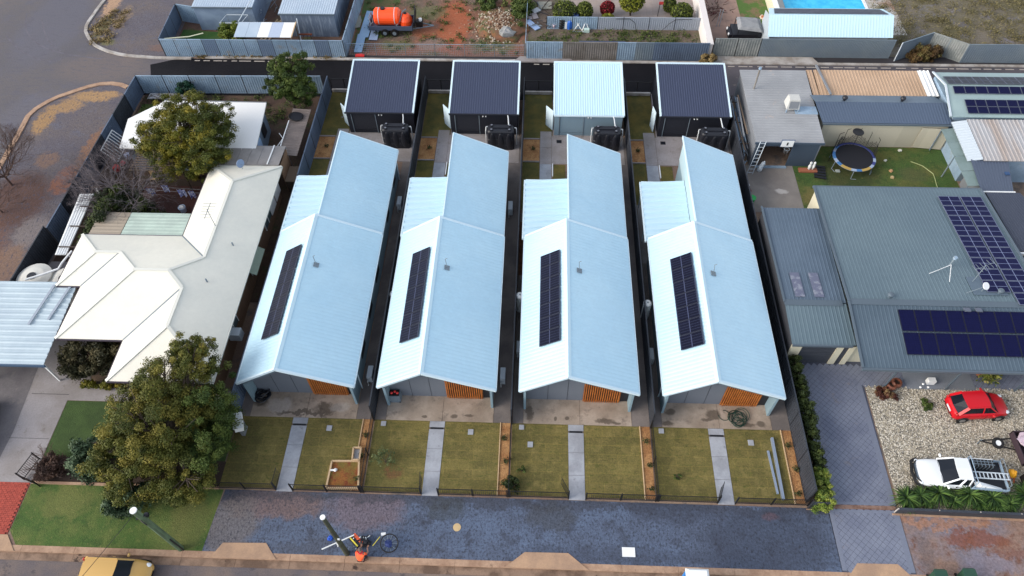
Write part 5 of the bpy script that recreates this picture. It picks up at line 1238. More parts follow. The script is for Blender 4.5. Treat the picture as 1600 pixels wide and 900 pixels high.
gb = thing('green_tub', 'bright green tub by the long dark fence on the concrete pad', 'tub', (16.1,37.7,0))
part('tub_body', B().lathe([(.22,0),(.3,.5),(.26,.5),(.2,.08),(0,.08)], (16.15,38.0,0), 14), M('bright_green_plastic', C(30,170,80), .5), gb)
part('lid', B().tube((16.15,38.0,.5),(16.15,38.0,.54),.31,14), M('bright_green_plastic', C(30,170,80), .5), gb)
solo('red_bucket', B().lathe([(.14,0),(.2,.36),(.17,.36),(.12,.05),(0,.05)], (16.1,38.9,0), 12), M('dull_red', C(120,40,40), .6), 'small dark red bucket behind the green tub', 'bucket')
solo('white_hoop', B().torus((16.15,39.8,.05),(0,0,1),.22,.03,16,5), m_white, 'white hoop on the ground along the long dark fence', 'hoop')
# ================================================================ properties beyond the lane
# yard at top left
struct('rear_yard_soil', B().flat([(-34.3,55.2),(-17.7,55.2),(-17.6,75),(-34.6,75)], .014), M('rear_yard_soil', C(104,78,66), .95, C(84,64,54), .5, .42, .6, C(82,84,48), .7, .54, .64, .25, 8))
struct('rear_yard_grass', B().flat([(-34.0,55.4),(-29.5,55.4),(-29.8,57),(-29.0,58.8),(-34.0,59.3)], .02), M('bright_yard_grass', C(44,84,30), .95, C(62,88,38), .7, .42, .6, None, fine=.25))
struct('rear_yard_grass', B().flat([(-22.2,55.4),(-17.9,55.4),(-18.2,57.6),(-22.4,57.4)], .02), M('dry_yard_grass', C(110,108,62), .95, C(88,90,46), .8, .42, .6, None, fine=.25))
fence('pale galvanised fence along the lane, from the gravel corner to the vacant lot', [(-34.3,55.15),(-17.65,55.2)], 1.8, m_galv, m_fpost, step=1.3, pitch=.18, mats=[m_galv,m_galv,m_galv,M('galv_b', C(108,126,148), .6, fine=.1)], pw=.04)
fence('galvanised fence on the left side of the top-left yard', [(-34.35,55.2),(-34.6,60.6)], 1.8, m_fblue, m_fpost, step=1.8)
fence('short pale fence panel at the back of the top-left yard', [(-34.55,60.7),(-32.3,60.2)], 1.8, m_galv, m_fpost)
fence('pale blue fence between the top-left yard and the vacant red lot', [(-17.65,55.2),(-17.55,70)], 1.8, m_galv, m_fpost, step=1.6)
def simple_shed(label, x0, x1, y0, y1, h, hr, roofm, wallm, name='steel_shed', pitch=.22):
    t = thing(name, label, 'shed', ((x0+x1)/2,(y0+y1)/2,0))
    part('roof', B().corr((x0-.1,y1,hr),(x1+.1,y1,hr),(x1+.1,y0-.1,h),(x0-.1,y0-.1,h), pitch, .025, .03, .6), roofm, t)
    part('front_wall', B().corr((x0,y0,h-.03),(x1,y0,h-.03),(x1,y0,.02),(x0,y0,.02), .25, .02, .02, .5), wallm, t)
    part('side_wall', B().box(x0,y0+.04,0,x0+.04,y1-.05,h-.04), wallm, t)
    part('side_wall', B().box(x1-.04,y0+.04,0,x1,y1-.05,h-.04), wallm, t)
    part('gutter', B().box(x0-.1,y0-.2,h-.1,x1+.1,y0-.1,h), m_grcap, t)
    return t
m_palesh = M('pale_shed_roof', C(176,190,204), .5, C(166,182,198), .4, fine=.04)
m_palew = M('pale_shed_wall', C(120,138,160), .6, C(104,122,146), .8, fine=.08)
simple_shed('pale blue steel shed behind the round shrub, top left', -32.2, -26.7, 59.3, 66, 2.5, 2.9, m_palesh, m_palew)
simple_shed('pale blue steel shed with streaked wall beside the vacant lot fence', -23.9, -18.9, 58.4, 65, 2.45, 2.9, m_palesh, M('streaked_wall', C(96,110,130), .6, C(132,144,160), 2.5, .5, .62, None, fine=.1, stretch=(1.5,1,.2)))
t = thing('lean_to_shelter', 'low white sheet-roofed shelter against the lane fence', 'shelter', (-24.9,56,0))
for k in range(5):
    x0 = -27.45+k*1.04
    part('roof_sheet', B().slab([(x0,54.85+.5,2.0),(x0+1.02,55.35,2.0),(x0+1.0,57.4,2.15),(x0-.02,57.4,2.15)], .03), [m_palesh, m_palesh, m_white, M('lavender_sheet', C(172,184,204), .5), m_white][k], t, ['grey-white roof sheet with a blue smear','grey-white roof sheet beside the blue smear','clear white roof sheet','lavender roof sheet','white end roof sheet'][k])
part('barge_board', B().bar((-22.2,55.35,2.05),(-22.2,57.4,2.2),.08,.08), m_timberedge, t)
for p in ((-27.3,55.4),(-22.3,55.4),(-27.3,57.3),(-22.3,57.3)): part('post', B().box(p[0]-.04,p[1]-.04,0,p[0]+.04,p[1]+.04,2.0), m_timber, t)
t = thing('timber_lattice_path', 'pale timber lattice laid between shed and shelter roof', 'lattice', (-25.6,58.6,0))
for k in range(9): part('plank', B().obox((-25.9+.12*k,57.3+.42*k,.06),(.95,.14,.05),R(-8)), m_timberedge, t)
for s in (-.4,0,.4): part('plank', B().bar((-25.9+s,57.2,.1),(-24.9+s,61.0,.1),.12,.04), m_timberedge, t)
bb = (-27.14, 61.16, 0.4); t = thing('blue_barrel', 'bright blue plastic barrel among white frames, top left yard', 'barrel', (bb[0],bb[1],0))
part('drum', B().lathe([(.3,0),(.34,.2),(.36,.5),(.34,.8),(.28,.88),(0,.9)], (bb[0],bb[1],0), 16), M('barrel_blue', C(40,100,190), .5), t)
for k in range(3): part('rib', B().torus((bb[0],bb[1],.22+k*.25),(0,0,1),.355,.02,16,5), M('barrel_blue_dark', C(30,80,160), .5), t)
t = thing('stacked_frames', 'jumble of thin white bed frames behind the blue barrel', 'frames', (-26.4,60.8,0))
rr = random.Random(5)
for k in range(16):
    a = (-26.5+rr.uniform(-.7,1.1),60.6+rr.uniform(-.8,2),rr.uniform(.1,.9)); part('bar', B().tube(a,(a[0]+rr.uniform(-.8,.8),a[1]+rr.uniform(-1.5,1.5),rr.uniform(.2,1.4)),.025,5), m_acs if k%3 else m_galvd, t)
t = thing('swing_frame', 'thin metal play frame behind the round shrub', 'frame', (-28.6,58.2,0))
for p in ((-29.4,57.6),(-27.4,57.6),(-29.1,58.9),(-27.1,58.9)): part('leg', B().tube((p[0],p[1],0),(p[0],p[1],1.9),.03,6), m_galvd, t)
part('top_rail', B().path([(-29.4,57.6,1.9),(-27.4,57.6,1.9),(-27.1,58.9,1.9),(-29.1,58.9,1.9),(-29.4,57.6,1.9)],.03,6), m_acs, t)
solo('leaning_pole', B().tube((-27.5,57.4,2.2),(-26.5,59.2,3.2),.04,6), m_acs, 'pale pole slanting from the shelter to the shed roof, top left', 'pole')
solo('leaning_pole', B().tube((-21.6,55.6,.2),(-22.2,57.8,2.3),.04,6), m_acs, 'pale pole leaning in front of the streaked shed', 'pole')
t = thing('a_frame_trestle', 'rusty trestle frame between shelter and streaked shed', 'trestle', (-21.5,56.5,0))
for a, c in (((-21.9,56,0),(-21.6,56.8,1.3)),((-21.0,56,0),(-21.3,56.8,1.3)),((-20.9,57,0),(-21.0,56.8,1.3))): part('leg', B().tube(a,c,.03,5), m_timberd, t)
part('beam', B().box(-22,56.7,1.3,-20.8,56.85,1.4), M('rust_brown', C(110,56,36), .9), t)
solo('bent_plank', B().bar((-34.1,55.7,1.5),(-31.8,55.9,1.6),.12,.04).bar((-31.8,55.9,1.6),(-30.6,56.3,1.7),.12,.04), M('pale_plank', C(184,186,160), .8), 'pale bent plank lying along the inside of the lane fence', 'plank')

# vacant red lot
struct('vacant_lot_soil', B().flat([(-17.5,55.6),(-1.4,55.6),(-1.2,80),(-17.4,80)], .014), M('red_vacant_soil', C(124,84,66), .95, C(104,88,76), .3, .4, .6, C(84,80,54), .6, .52, .66, .28, 6, .6, 8, flecks=(C(150,116,92), 3, .58, .7, (1,1,1)), spots=[(-8.2,60.5,1.6,4.2,C(160,84,50),.8),(-10.5,59.2,1.6,1.0,C(152,86,54),.7),(-9,57,2.6,.8,C(132,80,60),.6),(-10,57.4,1.4,.9,C(122,108,100),.7),(-13.4,57.2,1.6,.9,C(98,100,64),.7),(-4,57.4,2,1.1,C(82,94,56),.6),(-11,62.4,2,1.2,C(92,98,62),.6)]))
struct('vacant_lot_grass', B().flat([(-17.4,57.4),(-14.2,58.6),(-14.0,61.5),(-13.2,75),(-17.4,75)], .02), M('weedy_grass', C(72,92,44), .95, C(104,84,58), .9, .45, .6, None, fine=.3))
fence('see-through mesh fence with thin steel posts along the vacant red lot', [(-17.6,55.6),(-1.4,55.65)], 1.25, m_galv, m_galvd, kind='wire', step=2.9, name='mesh_fence', pw=.05)
fence('thin wire fence between the vacant lot and the weedy yard', [(-1.3,55.6),(-1.2,70)], 1.4, m_galv, m_rust, kind='rail', name='wire_fence')
m_bsheet = M('blue_roof_sheet', C(150,184,214), .5, C(136,170,202), .6, fine=.06)
def sheet_(name, pts, mat, label, cat='roof sheet', t_=.04, z=.05):
    return solo(name, B().slab([(p[0],p[1],z+.02*i) for i,p in enumerate(pts)], t_), mat, label, cat)
sheet_('roof_sheet', [(-16.89, 62.59, 0), (-15.98, 62.38, 0), (-16.08, 58.22, 0), (-16.99, 58.2, 0)], m_bsheet, 'long pale blue roofing sheet left of the orange tank trailer', z=.1)
sheet_('roof_sheet', [(-17.13, 58.71, 0), (-16.33, 58.62, 0), (-16.31, 55.86, 0), (-17.01, 55.84, 0)], m_bsheet, 'pale blue sheet nearest the lane, in line with the longest sheet', z=.14)
sheet_('roof_sheet', [(-15.97, 60.26, 0), (-15.23, 60.28, 0), (-15.18, 57.83, 0), (-15.96, 57.82, 0)], M('lilac_sheet', C(168,186,212), .5), 'pale lilac tray-like sheet below the left end of the tank trailer', z=.08)
sheet_('cement_sheet', [(-18.04, 61.6, 0), (-17.39, 61.82, 0), (-17.13, 60.98, 0), (-17.13, 59.83, 0), (-17.83, 59.61, 0), (-18.05, 60.54, 0)], M('cement_sheet', C(140,142,132), .9, fine=.1), 'grey broken sheet lying left of the long blue sheets', 'sheet', z=.06)
c = (-16.42, 55.47, 0); solo('kerb_marker', B().box(c[0]-.4,c[1]-.12,.02,c[0]+.4,c[1]+.12,.16).box(c[0]-.25,c[1]-.08,.16,c[0]+.25,c[1]+.08,.22), M('bright_red', C(224,60,60), .6), 'small red marker block on the kerb below the blue sheets', 'marker')
# orange tank trailer
t = thing('tank_trailer', 'twin-axle trailer carrying two bright orange tanks on the vacant lot', 'trailer', (-13.9,59.6,0))
m_or = M('orange_poly', C(250,82,28), .45, fine=.04)
part('tray', B().box(-16.0,58.7,.55,-11.9,60.5,.65).box(-16.0,58.66,.55,-11.9,58.72,1.0).box(-16.0,60.48,.55,-11.9,60.54,1.0).box(-16.0,58.72,.65,-15.95,60.48,1.0).box(-11.95,58.72,.65,-11.9,60.48,1.0), M('trailer_steel', C(70,80,100), .6), t)
tk = part('large_tank', B().tube((-15.3,59.6,1.45),(-13.2,59.6,1.45),.78,20).tube((-15.45,59.6,1.45),(-15.3,59.6,1.45),.6,20,.78).tube((-13.2,59.6,1.45),(-13.0,59.6,1.45),.78,20,.55), m_or, t, smooth=False)
for x in (-15.0,-13.5): part('strap', B().wheel((x,59.6,1.45),(1,0,0),.795,.06,20), m_acs, tk)
part('tank_lid', B().tube((-14.6,59.6,2.2),(-14.6,59.6,2.32),.22,14), m_black, tk)
tk = part('small_tank', B().lathe([(.5,0),(.62,.15),(.62,.6),(.4,1.0),(.15,1.15),(0,1.16)], (-12.55,59.5,.66), 18), m_or, t)
part('tank_lid', B().tube((-12.55,59.5,1.8),(-12.55,59.5,1.9),.15,12), m_black, tk)
part('hose', B().path([(-15.8,59.0,1.0),(-15.95,59.3,1.5),(-15.8,59.8,1.7),(-15.6,59.2,1.1),(-15.9,58.9,.9)],.05,6).path([(-13.4,58.9,.9),(-13.0,59.0,1.4),(-12.8,59.5,1.95),(-12.5,59.9,2.0)],.05,6), m_galvd, t)
part('headboard', B().bar((-11.7,58.8,1.0),(-11.7,60.5,1.7),.05,.9), m_tankb, t)
part('pump', B().box(-11.6,59.2,.6,-11.0,59.8,1.1), m_black, t); part('pump_cap', B().tube((-11.2,59.5,1.1),(-11.2,59.5,1.3),.16,10), m_white, t)
part('drawbar', B().bar((-11.9,59.0,.55),(-10.0,59.6,.5),.08,.08).bar((-11.9,60.2,.55),(-10.0,59.6,.5),.08,.08), m_galvd, t)
for x in (-14.5,-13.6):
    for y in (58.6,60.6):
        w = part('wheel', B().wheel((x,y,.36),(0,1,0),.36,.22,18), m_black, t); part('rim', B().wheel((x,y+(-.12 if y < 59 else .12),.36),(0,1,0),.18,.03,12), m_galvd, w)

# weedy yard and clipped garden
struct('weedy_yard', B().flat(rect(-1.1,55.4,14.9,60.0), .014), M('weedy_yard', C(104,90,80), .95, C(80,80,50), .5, .48, .6, C(120,110,104), 1.0, .55, .65, .28, 7, .5, 9))
struct('weedy_yard', B().flat(rect(-1.1,60.0,1.9,75), .014), MATS['weedy_yard'])
struct('garden_paving', B().flat(rect(2.0,60.1,14.9,75), .016), M('pinkish_paving', C(160,146,138), .9, C(146,136,132), .4, fine=.1, brick=(1,.6,.6,(.86,.84,.82,1),.02,0)))
fence('sheet fence along the lane in blue, brown and slate panels', [(-1.2,55.3),(15.0,55.35)], 1.8, m_galv, None, step=1.62, pitch=.2,
      mats=[m_galv,m_galv,m_rust,m_rust,m_rust,m_galv,m_galvd,m_fblue,m_fblue,m_fblue])
fence('low pale ribbed fence with dark posts between weedy yard and clipped garden', [(.6,60.0),(14.9,60.0)], 1.25, M('fence_lilac', C(150,158,170), .6, fine=.06), m_fpost, step=2.4, pitch=.2, mats=[m_galv,m_galv,MATS['fence_lilac'],MATS['fence_lilac'],MATS['fence_lilac'],MATS['fence_lilac']])
w = thing('white_boundary_wall', 'thick white rendered wall between weedy yard and tan driveway', 'wall', (15.1,62,0))
part('wall', B().box(14.85,55.5,0,15.3,75,1.6), M('white_render', C(214,208,204), .85, fine=.05), w); part('coping', B().box(14.8,55.45,1.6,15.35,75,1.66), MATS['white_render'], w)
m_top1 = leafmat('topiary_leaf', C(44,56,20), C(84,98,34), C(128,138,56)); m_top2 = leafmat('yellow_hedge_leaf', C(74,84,20), C(122,128,34), C(160,160,60)); m_red = leafmat('red_shrub_leaf', C(70,16,20), C(120,26,36), C(164,50,60))
def ball(x, y, z, r, mat, label, n=1600, stem=True, cat='shrub', leaf=.09, group='clipped garden shrubs'):
    t = thing('clipped_shrub', label, cat, (x,y,0), group); rg = np.random.default_rng(int(abs(x*100+y)))
    d = rg.normal(size=(n,3)); d /= np.linalg.norm(d,axis=1)[:,None]; P = np.array([x,y,z])+d*np.array(r)*rg.uniform(.86,1.03,(n,1)); P = P[P[:,2]>.05]
    foliage('foliage', t, P, rg.uniform(0,1,len(P)), leaf, mat, 3)
    part('inner_mass', B().blob((x,y,z),tuple(q*.86 for q in r),2,.04,12,8), M('inner_branches', C(38,44,22), .95, fine=.2), t)
    part('stem', B().tube((x,y,0),(x,y,max(.1,z-r[2]*.5)),.08,6), m_timberd, t)
ball(2.3,61.5,.95,(1.15,1.0,.95),m_top1,'biggest clipped round shrub, leftmost behind the low pale fence')
ball(4.15,61.6,.9,(.8,.8,.85),m_top1,'upright clipped shrub next to the biggest round one')
ball(6.35,60.9,.5,(.65,.5,.5),m_top2,'yellow-green box shrub directly in front of the red shrub')
ball(6.35,62.2,.8,(.68,.6,.7),m_red,'dark red shrub behind the low pale fence')
ball(8.6,62.3,1.6,(1.2,1.0,1.1),m_top2,'yellow-green clipped shrub on a short trunk above the paved octagon',2200)
ball(13.3,61.4,.9,(1.05,.95,.9),m_top1,'big round clipped shrub nearest the white wall')
ball(12.3,62.9,.8,(.65,.6,.7),m_top1,'smaller round shrub behind the one by the white wall',1000)
for cx, l in ((8.3,'left'), (11.2,'right')):
    o = struct('octagon_paving', B().flat([(cx-1.3,60.9),(cx-.6,61.9),(cx+.7,61.9),(cx+1.3,60.9),(cx+1.3,60.15),(cx-1.3,60.15)], .022), M('slate_octagon', C(104,112,124), .8, fine=.06))
    part('red_bed', B().box(cx-.45,60.3,.0,cx+.45,61.8,.03) if l == 'left' else B().box(cx-.25,61.0,0,cx+.25,61.8,.03), M('maroon_bed', C(96,44,44), .9, fine=.1), o)
solo('white_marker', B().box(10.95,60.3,.02,11.45,60.9,.12), m_white, 'white block on the right paved octagon', 'block')
fg = thing('flag_stake', 'thin stake with a red tag standing on the paving behind the right octagon', 'stake', (11.2,62.2,0))
part('stake', B().tube((11.2,62.2,0),(11.3,62.4,1.2),.03,6), m_black, fg); part('tag', B().box(11.2,62.4,1.1,11.6,62.43,1.4), M('bright_red_tag', C(190,60,60), .7), fg)
# clutter by the fence
def at_(px, l, cat, fn, mat, sm=False): return None
c = (1.3, 60.33, 0); t = thing('pink_tub', 'pale pink tub in the clutter by the low pale fence', 'tub', (c[0],c[1],0))
part('tub_body', B().lathe([(.35,0),(.5,.45),(.46,.45),(.32,.05),(0,.05)], (c[0],c[1],0), 4), M('pale_pink', C(204,184,196), .7), t); part('rim', B().torus((c[0],c[1],.45),(0,0,1),.48,.03,4,5), M('pale_pink_rim', C(214,196,206), .7), t)
c = (1.97, 60.34, 0); t = thing('tyre_stack', 'stack of black tyres between the pink tub and the blue tarp', 'tyres', (c[0],c[1],0))
for k in range(4): part('tyre', B().torus((c[0]+.03*k,c[1],.14+k*.24),(0,0,1),.33,.13,18,8), m_black, t)
c = (2.75, 60.15, 0); t = thing('blue_drum', 'blue and white drum in front of the blue tarp heap', 'drum', (c[0],c[1],0))
part('drum_body', B().lathe([(.3,0),(.32,.5),(.3,.75),(0,1.15)], (c[0],c[1],0), 8), MATS['barrel_blue'], t); part('white_side', B().obox((c[0]-.34,c[1]-.05,.4),(.2,.3,.7)), m_white, t)
c = (2.94, 61.19, 0); solo('tarp_heap', B().blob((c[0],c[1],.45),(.8,.5,.6),5,.3,12,8).blob((c[0]+.4,c[1]-.3,.4),(.5,.5,.5),6,.3,10,7), M('navy_tarp', C(44,70,120), .7, C(30,44,84), 3, fine=.1), 'crumpled navy tarp heap against the low pale fence', 'tarp')
c = (3.65, 59.96, 0); t = thing('trestle', 'white crossed trestle right of the navy tarp', 'trestle', (c[0],c[1],0))
for a in ((-.4,.4),(.4,-.4)): part('leg', B().bar((c[0]+a[0]-.1,c[1]-.2,0),(c[0]+a[1]-.1,c[1]+.2,1.0),.06,.05), m_white, t)
for a in ((.3,.7),(.95,.55)): part('leg', B().bar((c[0]+a[0],c[1]-.2,0),(c[0]+a[1],c[1]+.2,1.0),.06,.05), m_white, t)
part('foot_rail', B().box(c[0]-.6,c[1]-.45,0,c[0]+1.0,c[1]-.38,.06), m_acs, t)
solo('box_pale', B().box(4.1,59.4,0,4.6,59.7,.35), M('mint_box', C(186,210,204), .7), 'pale mint box at the foot of the low fence, right of the trestle', 'box')
for k, (px, rz, cc, l, s) in enumerate((((-0.95, 60.71, 0),-.9,C(150,176,214),'pale blue board lying in the weeds left of the clutter',(2.4,.6)), ((-0.97, 61.76, 0),.3,C(150,144,148),'grey cloth heap above the pale blue board',(1.4,.9)), ((0.42, 63.71, 0),0,C(156,152,138),'square grey slab in the weedy strip at the top',(1.3,1.2)), ((-0.44, 62.83, 0),.7,C(190,194,200),'white scrap among dark rods, top of the weedy strip',(.8,.6)))):
    solo('board', B().obox((px[0],px[1],.12),(s[0],s[1],.08),rz), M('board_%d' % k, cc, .8, fine=.08), l, 'board')
t = thing('dark_scrap_heap', 'heap of dark rods and scrap beside the wire fence, top centre', 'scrap', (0,62,0)); rr = random.Random(3)
for k in range(22):
    a = (.0+rr.uniform(-.8,1.2),61.5+rr.uniform(-1.3,2.5),rr.uniform(.05,.3)); part('rod', B().bar(a,(a[0]+rr.uniform(-1,1),a[1]+rr.uniform(-1,1),rr.uniform(.05,.7)),.05,.05), rr.choice([m_tankb,m_black,m_galvd,m_timberd]), t)
solo('black_cable', B().path([(x,y,z) for x,y,z in [(7.0,59.85,1.2),(8.3,59.8,1.25),(8.8,59.7,.9),(9.0,59.5,.1),(10.4,59.2,.05),(11.2,59.5,.1),(12.0,59.7,.9),(12.5,59.8,1.2),(14.0,59.8,1.25)]],.025,5), m_black, 'black cable looped over the low pale fence', 'cable')
solo('dark_roof_edge', B().slab([(3.4,55.45,1.4),(8.0,55.45,1.4),(7.6,56.0,1.5),(3.5,56.0,1.5)],.04), M('navy_sheet', C(58,68,92), .6), 'dark navy sheet lying behind the brown fence panels', 'sheet')

# tan driveway yard, canopy vehicle, pool shed
struct('tan_driveway', B().flat([(15.35,55.9),(22,55.9),(22,62),(20,62.0),(19.2,63),(19.0,80),(15.35,80)], .016), M('tan_driveway_concrete', C(158,130,116), .9, C(142,118,106), .5, .42, .6, C(124,104,96), 1, .58, .68, .08, brick=(1,2.2,1.9,(.84,.82,.8,1),.02,0)))
struct('small_lawn', B().flat([(19.1,62.0),(20.0,61.2),(22,61.1),(22.2,75),(19.05,75)], .022), M('patchy_lawn', C(76,104,44), .95, C(116,98,72), .9, .48, .6, None, fine=.25))
fence('three weathered grey gate panels beside the white wall', [(15.5,56.0),(19.6,56.0)], 1.85, M('grey_weathered', C(140,144,142), .8, C(120,126,126), .8, .45, .6, None, fine=.1), m_black, step=2.0, name='metal_fence', pitch=.22)
fence('tall slate-grey fence in front of the pale pool shed', [(19.65,56.0),(31.3,56.0)], 1.85, m_galvd, None, step=2.9, pitch=.14)
t = thing('pool_shed', 'long shed with ice-blue roof and a dark solar mat strip, beside the pool', 'shed', (25.4,57.5,0))
part('roof', B().corr((20.1,57.5,3.3),(30.9,57.5,3.3),(30.95,56.14,2.0),(20.1,56.14,2.0), .25, .012, .05, .6), m_shedroofp, t)
part('rear_roof', B().slab([(20.1,57.5,3.31),(30.9,57.5,3.31),(30.6,59.3,2.8),(20.5,59.3,2.8)], .05), m_shedroofp, t)
part('solar_mat', B().slab([(20.6,57.75,3.29),(30.5,57.75,3.29),(30.2,59.1,2.9),(20.9,59.1,2.9)], .03), M('dark_solar_mat', C(74,78,92), .7, C(60,64,78), 3, fine=.1), t)
part('wall', B().box(20.25,56.5,0,30.7,59.1,2.2), M('shed_side_white', C(176,184,190), .8), t)
part('end_gable', B().add([(20.2,56.1,0),(20.2,59.1,0),(20.2,59.1,2.75),(20.2,57.5,3.2),(20.2,56.1,1.96)],[(0,1,2,3,4)]), M('shed_side_white2', C(160,170,178), .8), t)
po = struct('pool_surround', B().flat(rect(22.4,59.5,34,78), .02), M('pool_paving', C(186,182,176), .8, C(160,120,100), .3, .55, .7, None, fine=.06))
pw = struct('pool_water', B().box(23.6,61.2,.0,31.2,76,.05), M('pool_water', C(30,176,226), .08, C(60,196,236), 1.2, .4, .6, None, fine=.0))
part('coping', B().box(23.3,60.95,0,31.4,61.19,.08), m_white, pw); part('coping', B().box(31.21,61.2,0,31.5,76,.08), m_white, pw)
t = thing('pergola_post_wall', 'narrow cream wall strip between small lawn and pool shed', 'wall', (22.2,64,0))
part('wall', B().box(21.9,59.6,0,22.25,75,1.3), m_creamwall, t); part('coping', B().box(21.85,59.6,1.3,22.3,75,1.36), m_white, t)
bug0 = len(bpy.data.objects)
t = thing('covered_buggy', 'black buggy with grey canvas canopy parked on the tan driveway', 'buggy', (20.6,59.4,0))
part('body', B().box(19.3,58.2,.35,21.9,59.9,.95).box(19.0,58.4,.35,19.3,59.7,.8), m_tankb, t)
cv = B(); cv.add([(19.6,58.1,1.55),(21.8,57.9,1.4),(21.9,59.9,1.45),(19.7,60.0,1.55),(19.9,58.3,1.75),(21.5,58.1,1.68),(21.5,59.7,1.7),(19.95,59.75,1.78)],[(0,1,5,4),(1,2,6,5),(2,3,7,6),(3,0,4,7),(4,5,6,7),(3,2,1,0)])
part('canopy', cv, M('grey_canvas', C(138,140,142), .9, C(122,124,128), 2, fine=.06), t)
for x in (19.7,21.5):
    for y in (58.15,59.9):
        part('wheel', B().wheel((x,y,.36),(0,1,0),.36,.2,16), m_black, t); part('canopy_post', B().box(x,y-.03 if y>59 else y+.1,.9,x+.05,y+.13,1.6), m_black, t)
part('headlamp', B().blob((19.0,58.6,.75),(.09,.14,.14),1,0,10,6), m_white, t); part('headlamp', B().blob((19.0,59.5,.75),(.09,.14,.14),1,0,10,6), m_white, t)
t.location.x -= 1.75; t.location.y -= .25
t = thing('woodpile', 'heap of dark brushwood behind the white wall at the top', 'woodpile', (16.6,62.5,0)); rr = random.Random(12)
for k in range(60):
    a = (16.7+rr.gauss(0,.6),62.8+rr.gauss(0,.9),rr.uniform(.05,.6)); part('branch', B().tube(a,(a[0]+rr.uniform(-.6,.6),a[1]+rr.uniform(-.6,.6),rr.uniform(.1,.9)),.04,4,.02), rr.choice([m_timberd,M('maroon_twig', C(84,44,44), .9)]), t)
solo('tan_white_bundle', B().blob((21.4,61.6,.2),(.45,.25,.2),4,.3,10,7).blob((21.0,61.9,.22),(.2,.2,.18),5,.3,8,6), M('tan_white_mottle', C(190,110,60), .9, C(226,220,208), 3, .5,.55), 'tan and white bundle on the small lawn beside the cream wall', 'bundle')
t = thing('brazier_stand', 'thin grey folding stand leaning at the woodpile', 'stand', (16.8,61.2,0))
for s in (0,.25): part('leg', B().bar((16.6+s,60.6,0),(16.9+s,61.6,1.2),.04,.04), m_galvd, t)

# scrub field upper right
struct('scrub_field', B().flat([(31.4,56.2),(90,56.2),(90,120),(31.6,120)], .014), M('scrub_field', C(112,104,92), .95, C(96,90,62), .25, .42, .6, C(122,118,126), .5, .52, .66, .3, 6, .6, 8))
fence('slate fence kinking back beside the brown bush', [(31.7,55.6),(34.9,57.2)], 1.85, m_galvd, m_acs, step=3.6)
fence('pale grey fence panels slanting back toward the lane, right of the brown bush', [(34.9,57.2),(37.4,55.5)], 1.85, MATS['grey_weathered'], m_galvd, step=1.5)
fence('slate fence along the lane at the far right edge', [(37.4,55.5),(60,55.5)], 1.85, m_galvd, None, step=2.6)
rg = np.random.default_rng(31); P = []
for k in range(620):
    c = np.array([rg.uniform(31.8,50), rg.uniform(56.8,74), .12]); s = rg.uniform(.15,.5); P.append(c+rg.normal(size=(60,3))*[s,s,.1]+[0,0,.06])
P = np.concatenate(P); P = P[(P[:,2]>.02) & ~((P[:,0]<37.4)&(P[:,1]<57.6))]
m_scrub = leafmat('scrub_leaf', C(70,70,42), C(118,110,72), C(158,146,104))
o = foliage('scrub', None, P, np.clip(rg.uniform(0,1,len(P))*.6+.4*np.repeat(rg.uniform(0,1,len(P)//60+1),60)[:len(P)],0,1), .06, m_scrub, 1)
props(o, 'olive and straw scrub clumps over the open field at upper right', 'scrub', None, 'stuff')
def weeds(name, label, x0, x1, y0, y1, n, mat, s=(.1,.3), per=40, seed=1, leaf=.07, hh=.08):
    rg = np.random.default_rng(seed); c = np.stack([rg.uniform(x0,x1,n), rg.uniform(y0,y1,n), np.full(n,.06)],1)
    ss = rg.uniform(*s, n); P = np.repeat(c,per,0)+rg.normal(size=(n*per,3))*np.stack([np.repeat(ss,per)]*2+[np.full(n*per,hh)],1); P[:,2] = np.abs(P[:,2])+.03
    o = foliage(name, None, P, rg.uniform(0,1,len(P)), leaf, mat, seed); return props(o, label, name, None, 'stuff')
m_weed = leafmat('weed_leaf', C(44,62,26), C(76,94,42), C(112,122,62)); m_dry = leafmat('dry_leaf', C(96,80,52), C(140,120,78), C(170,150,104))
weeds('weeds', 'low green weeds scattered over the vacant red lot', -17,-1.6,56,66,110,m_weed,seed=2)
weeds('weeds', 'weeds growing in the long yard behind the sheet fence', -.8,14.6,55.7,59.7,150,m_weed,seed=3)
weeds('roadside_grass', 'yellowish tufts along the curved kerb at top left', -43.0,-40.4,56.8,62.6,60,m_dry,s=(.12,.25),seed=4)
weeds('roadside_grass', 'tufts of grass at the foot of the galvanised fence by the lane', -31.5,-17.8,55.0,55.2,40,m_dry,s=(.1,.15),seed=5)
weeds('weeds', 'ragged weeds in the left back yard soil', -34,-20,45.8,49.5,60,m_weed,seed=6)
# rubble heap
rg = np.random.default_rng(8); n = 700; rx = rg.normal(-4.2,1.1,n); ry = rg.normal(60.4,1.4,n); rs = rg.uniform(.04,.12,n); rz = np.clip(1.0-((rx+3.6)/2.6)**2-((ry-60.6)/3)**2,0,1)*.7
bx = base[None]*rs[:,None,None]; an_ = rg.uniform(0,6.28,n); ca, sa = np.cos(an_), np.sin(an_)
V = np.stack([bx[...,0]*ca[:,None]-bx[...,1]*sa[:,None]+rx[:,None], bx[...,0]*sa[:,None]+bx[...,1]*ca[:,None]+ry[:,None], bx[...,2]+rz[:,None]],-1).reshape(-1,3)
ok = None; me = npmesh('rubble', V, (fq[None]+8*np.arange(n)[:,None,None]).reshape(-1,4), leafmat('rubble_stone', C(96,66,50), C(134,110,90), C(182,172,156), .9), np.repeat(rg.uniform(0,1,n),5))
o = bpy.data.objects.new('rubble', me); COL.objects.link(o); props(o, 'heap of broken brick and stone rubble on the vacant lot', 'rubble', None, 'stuff')
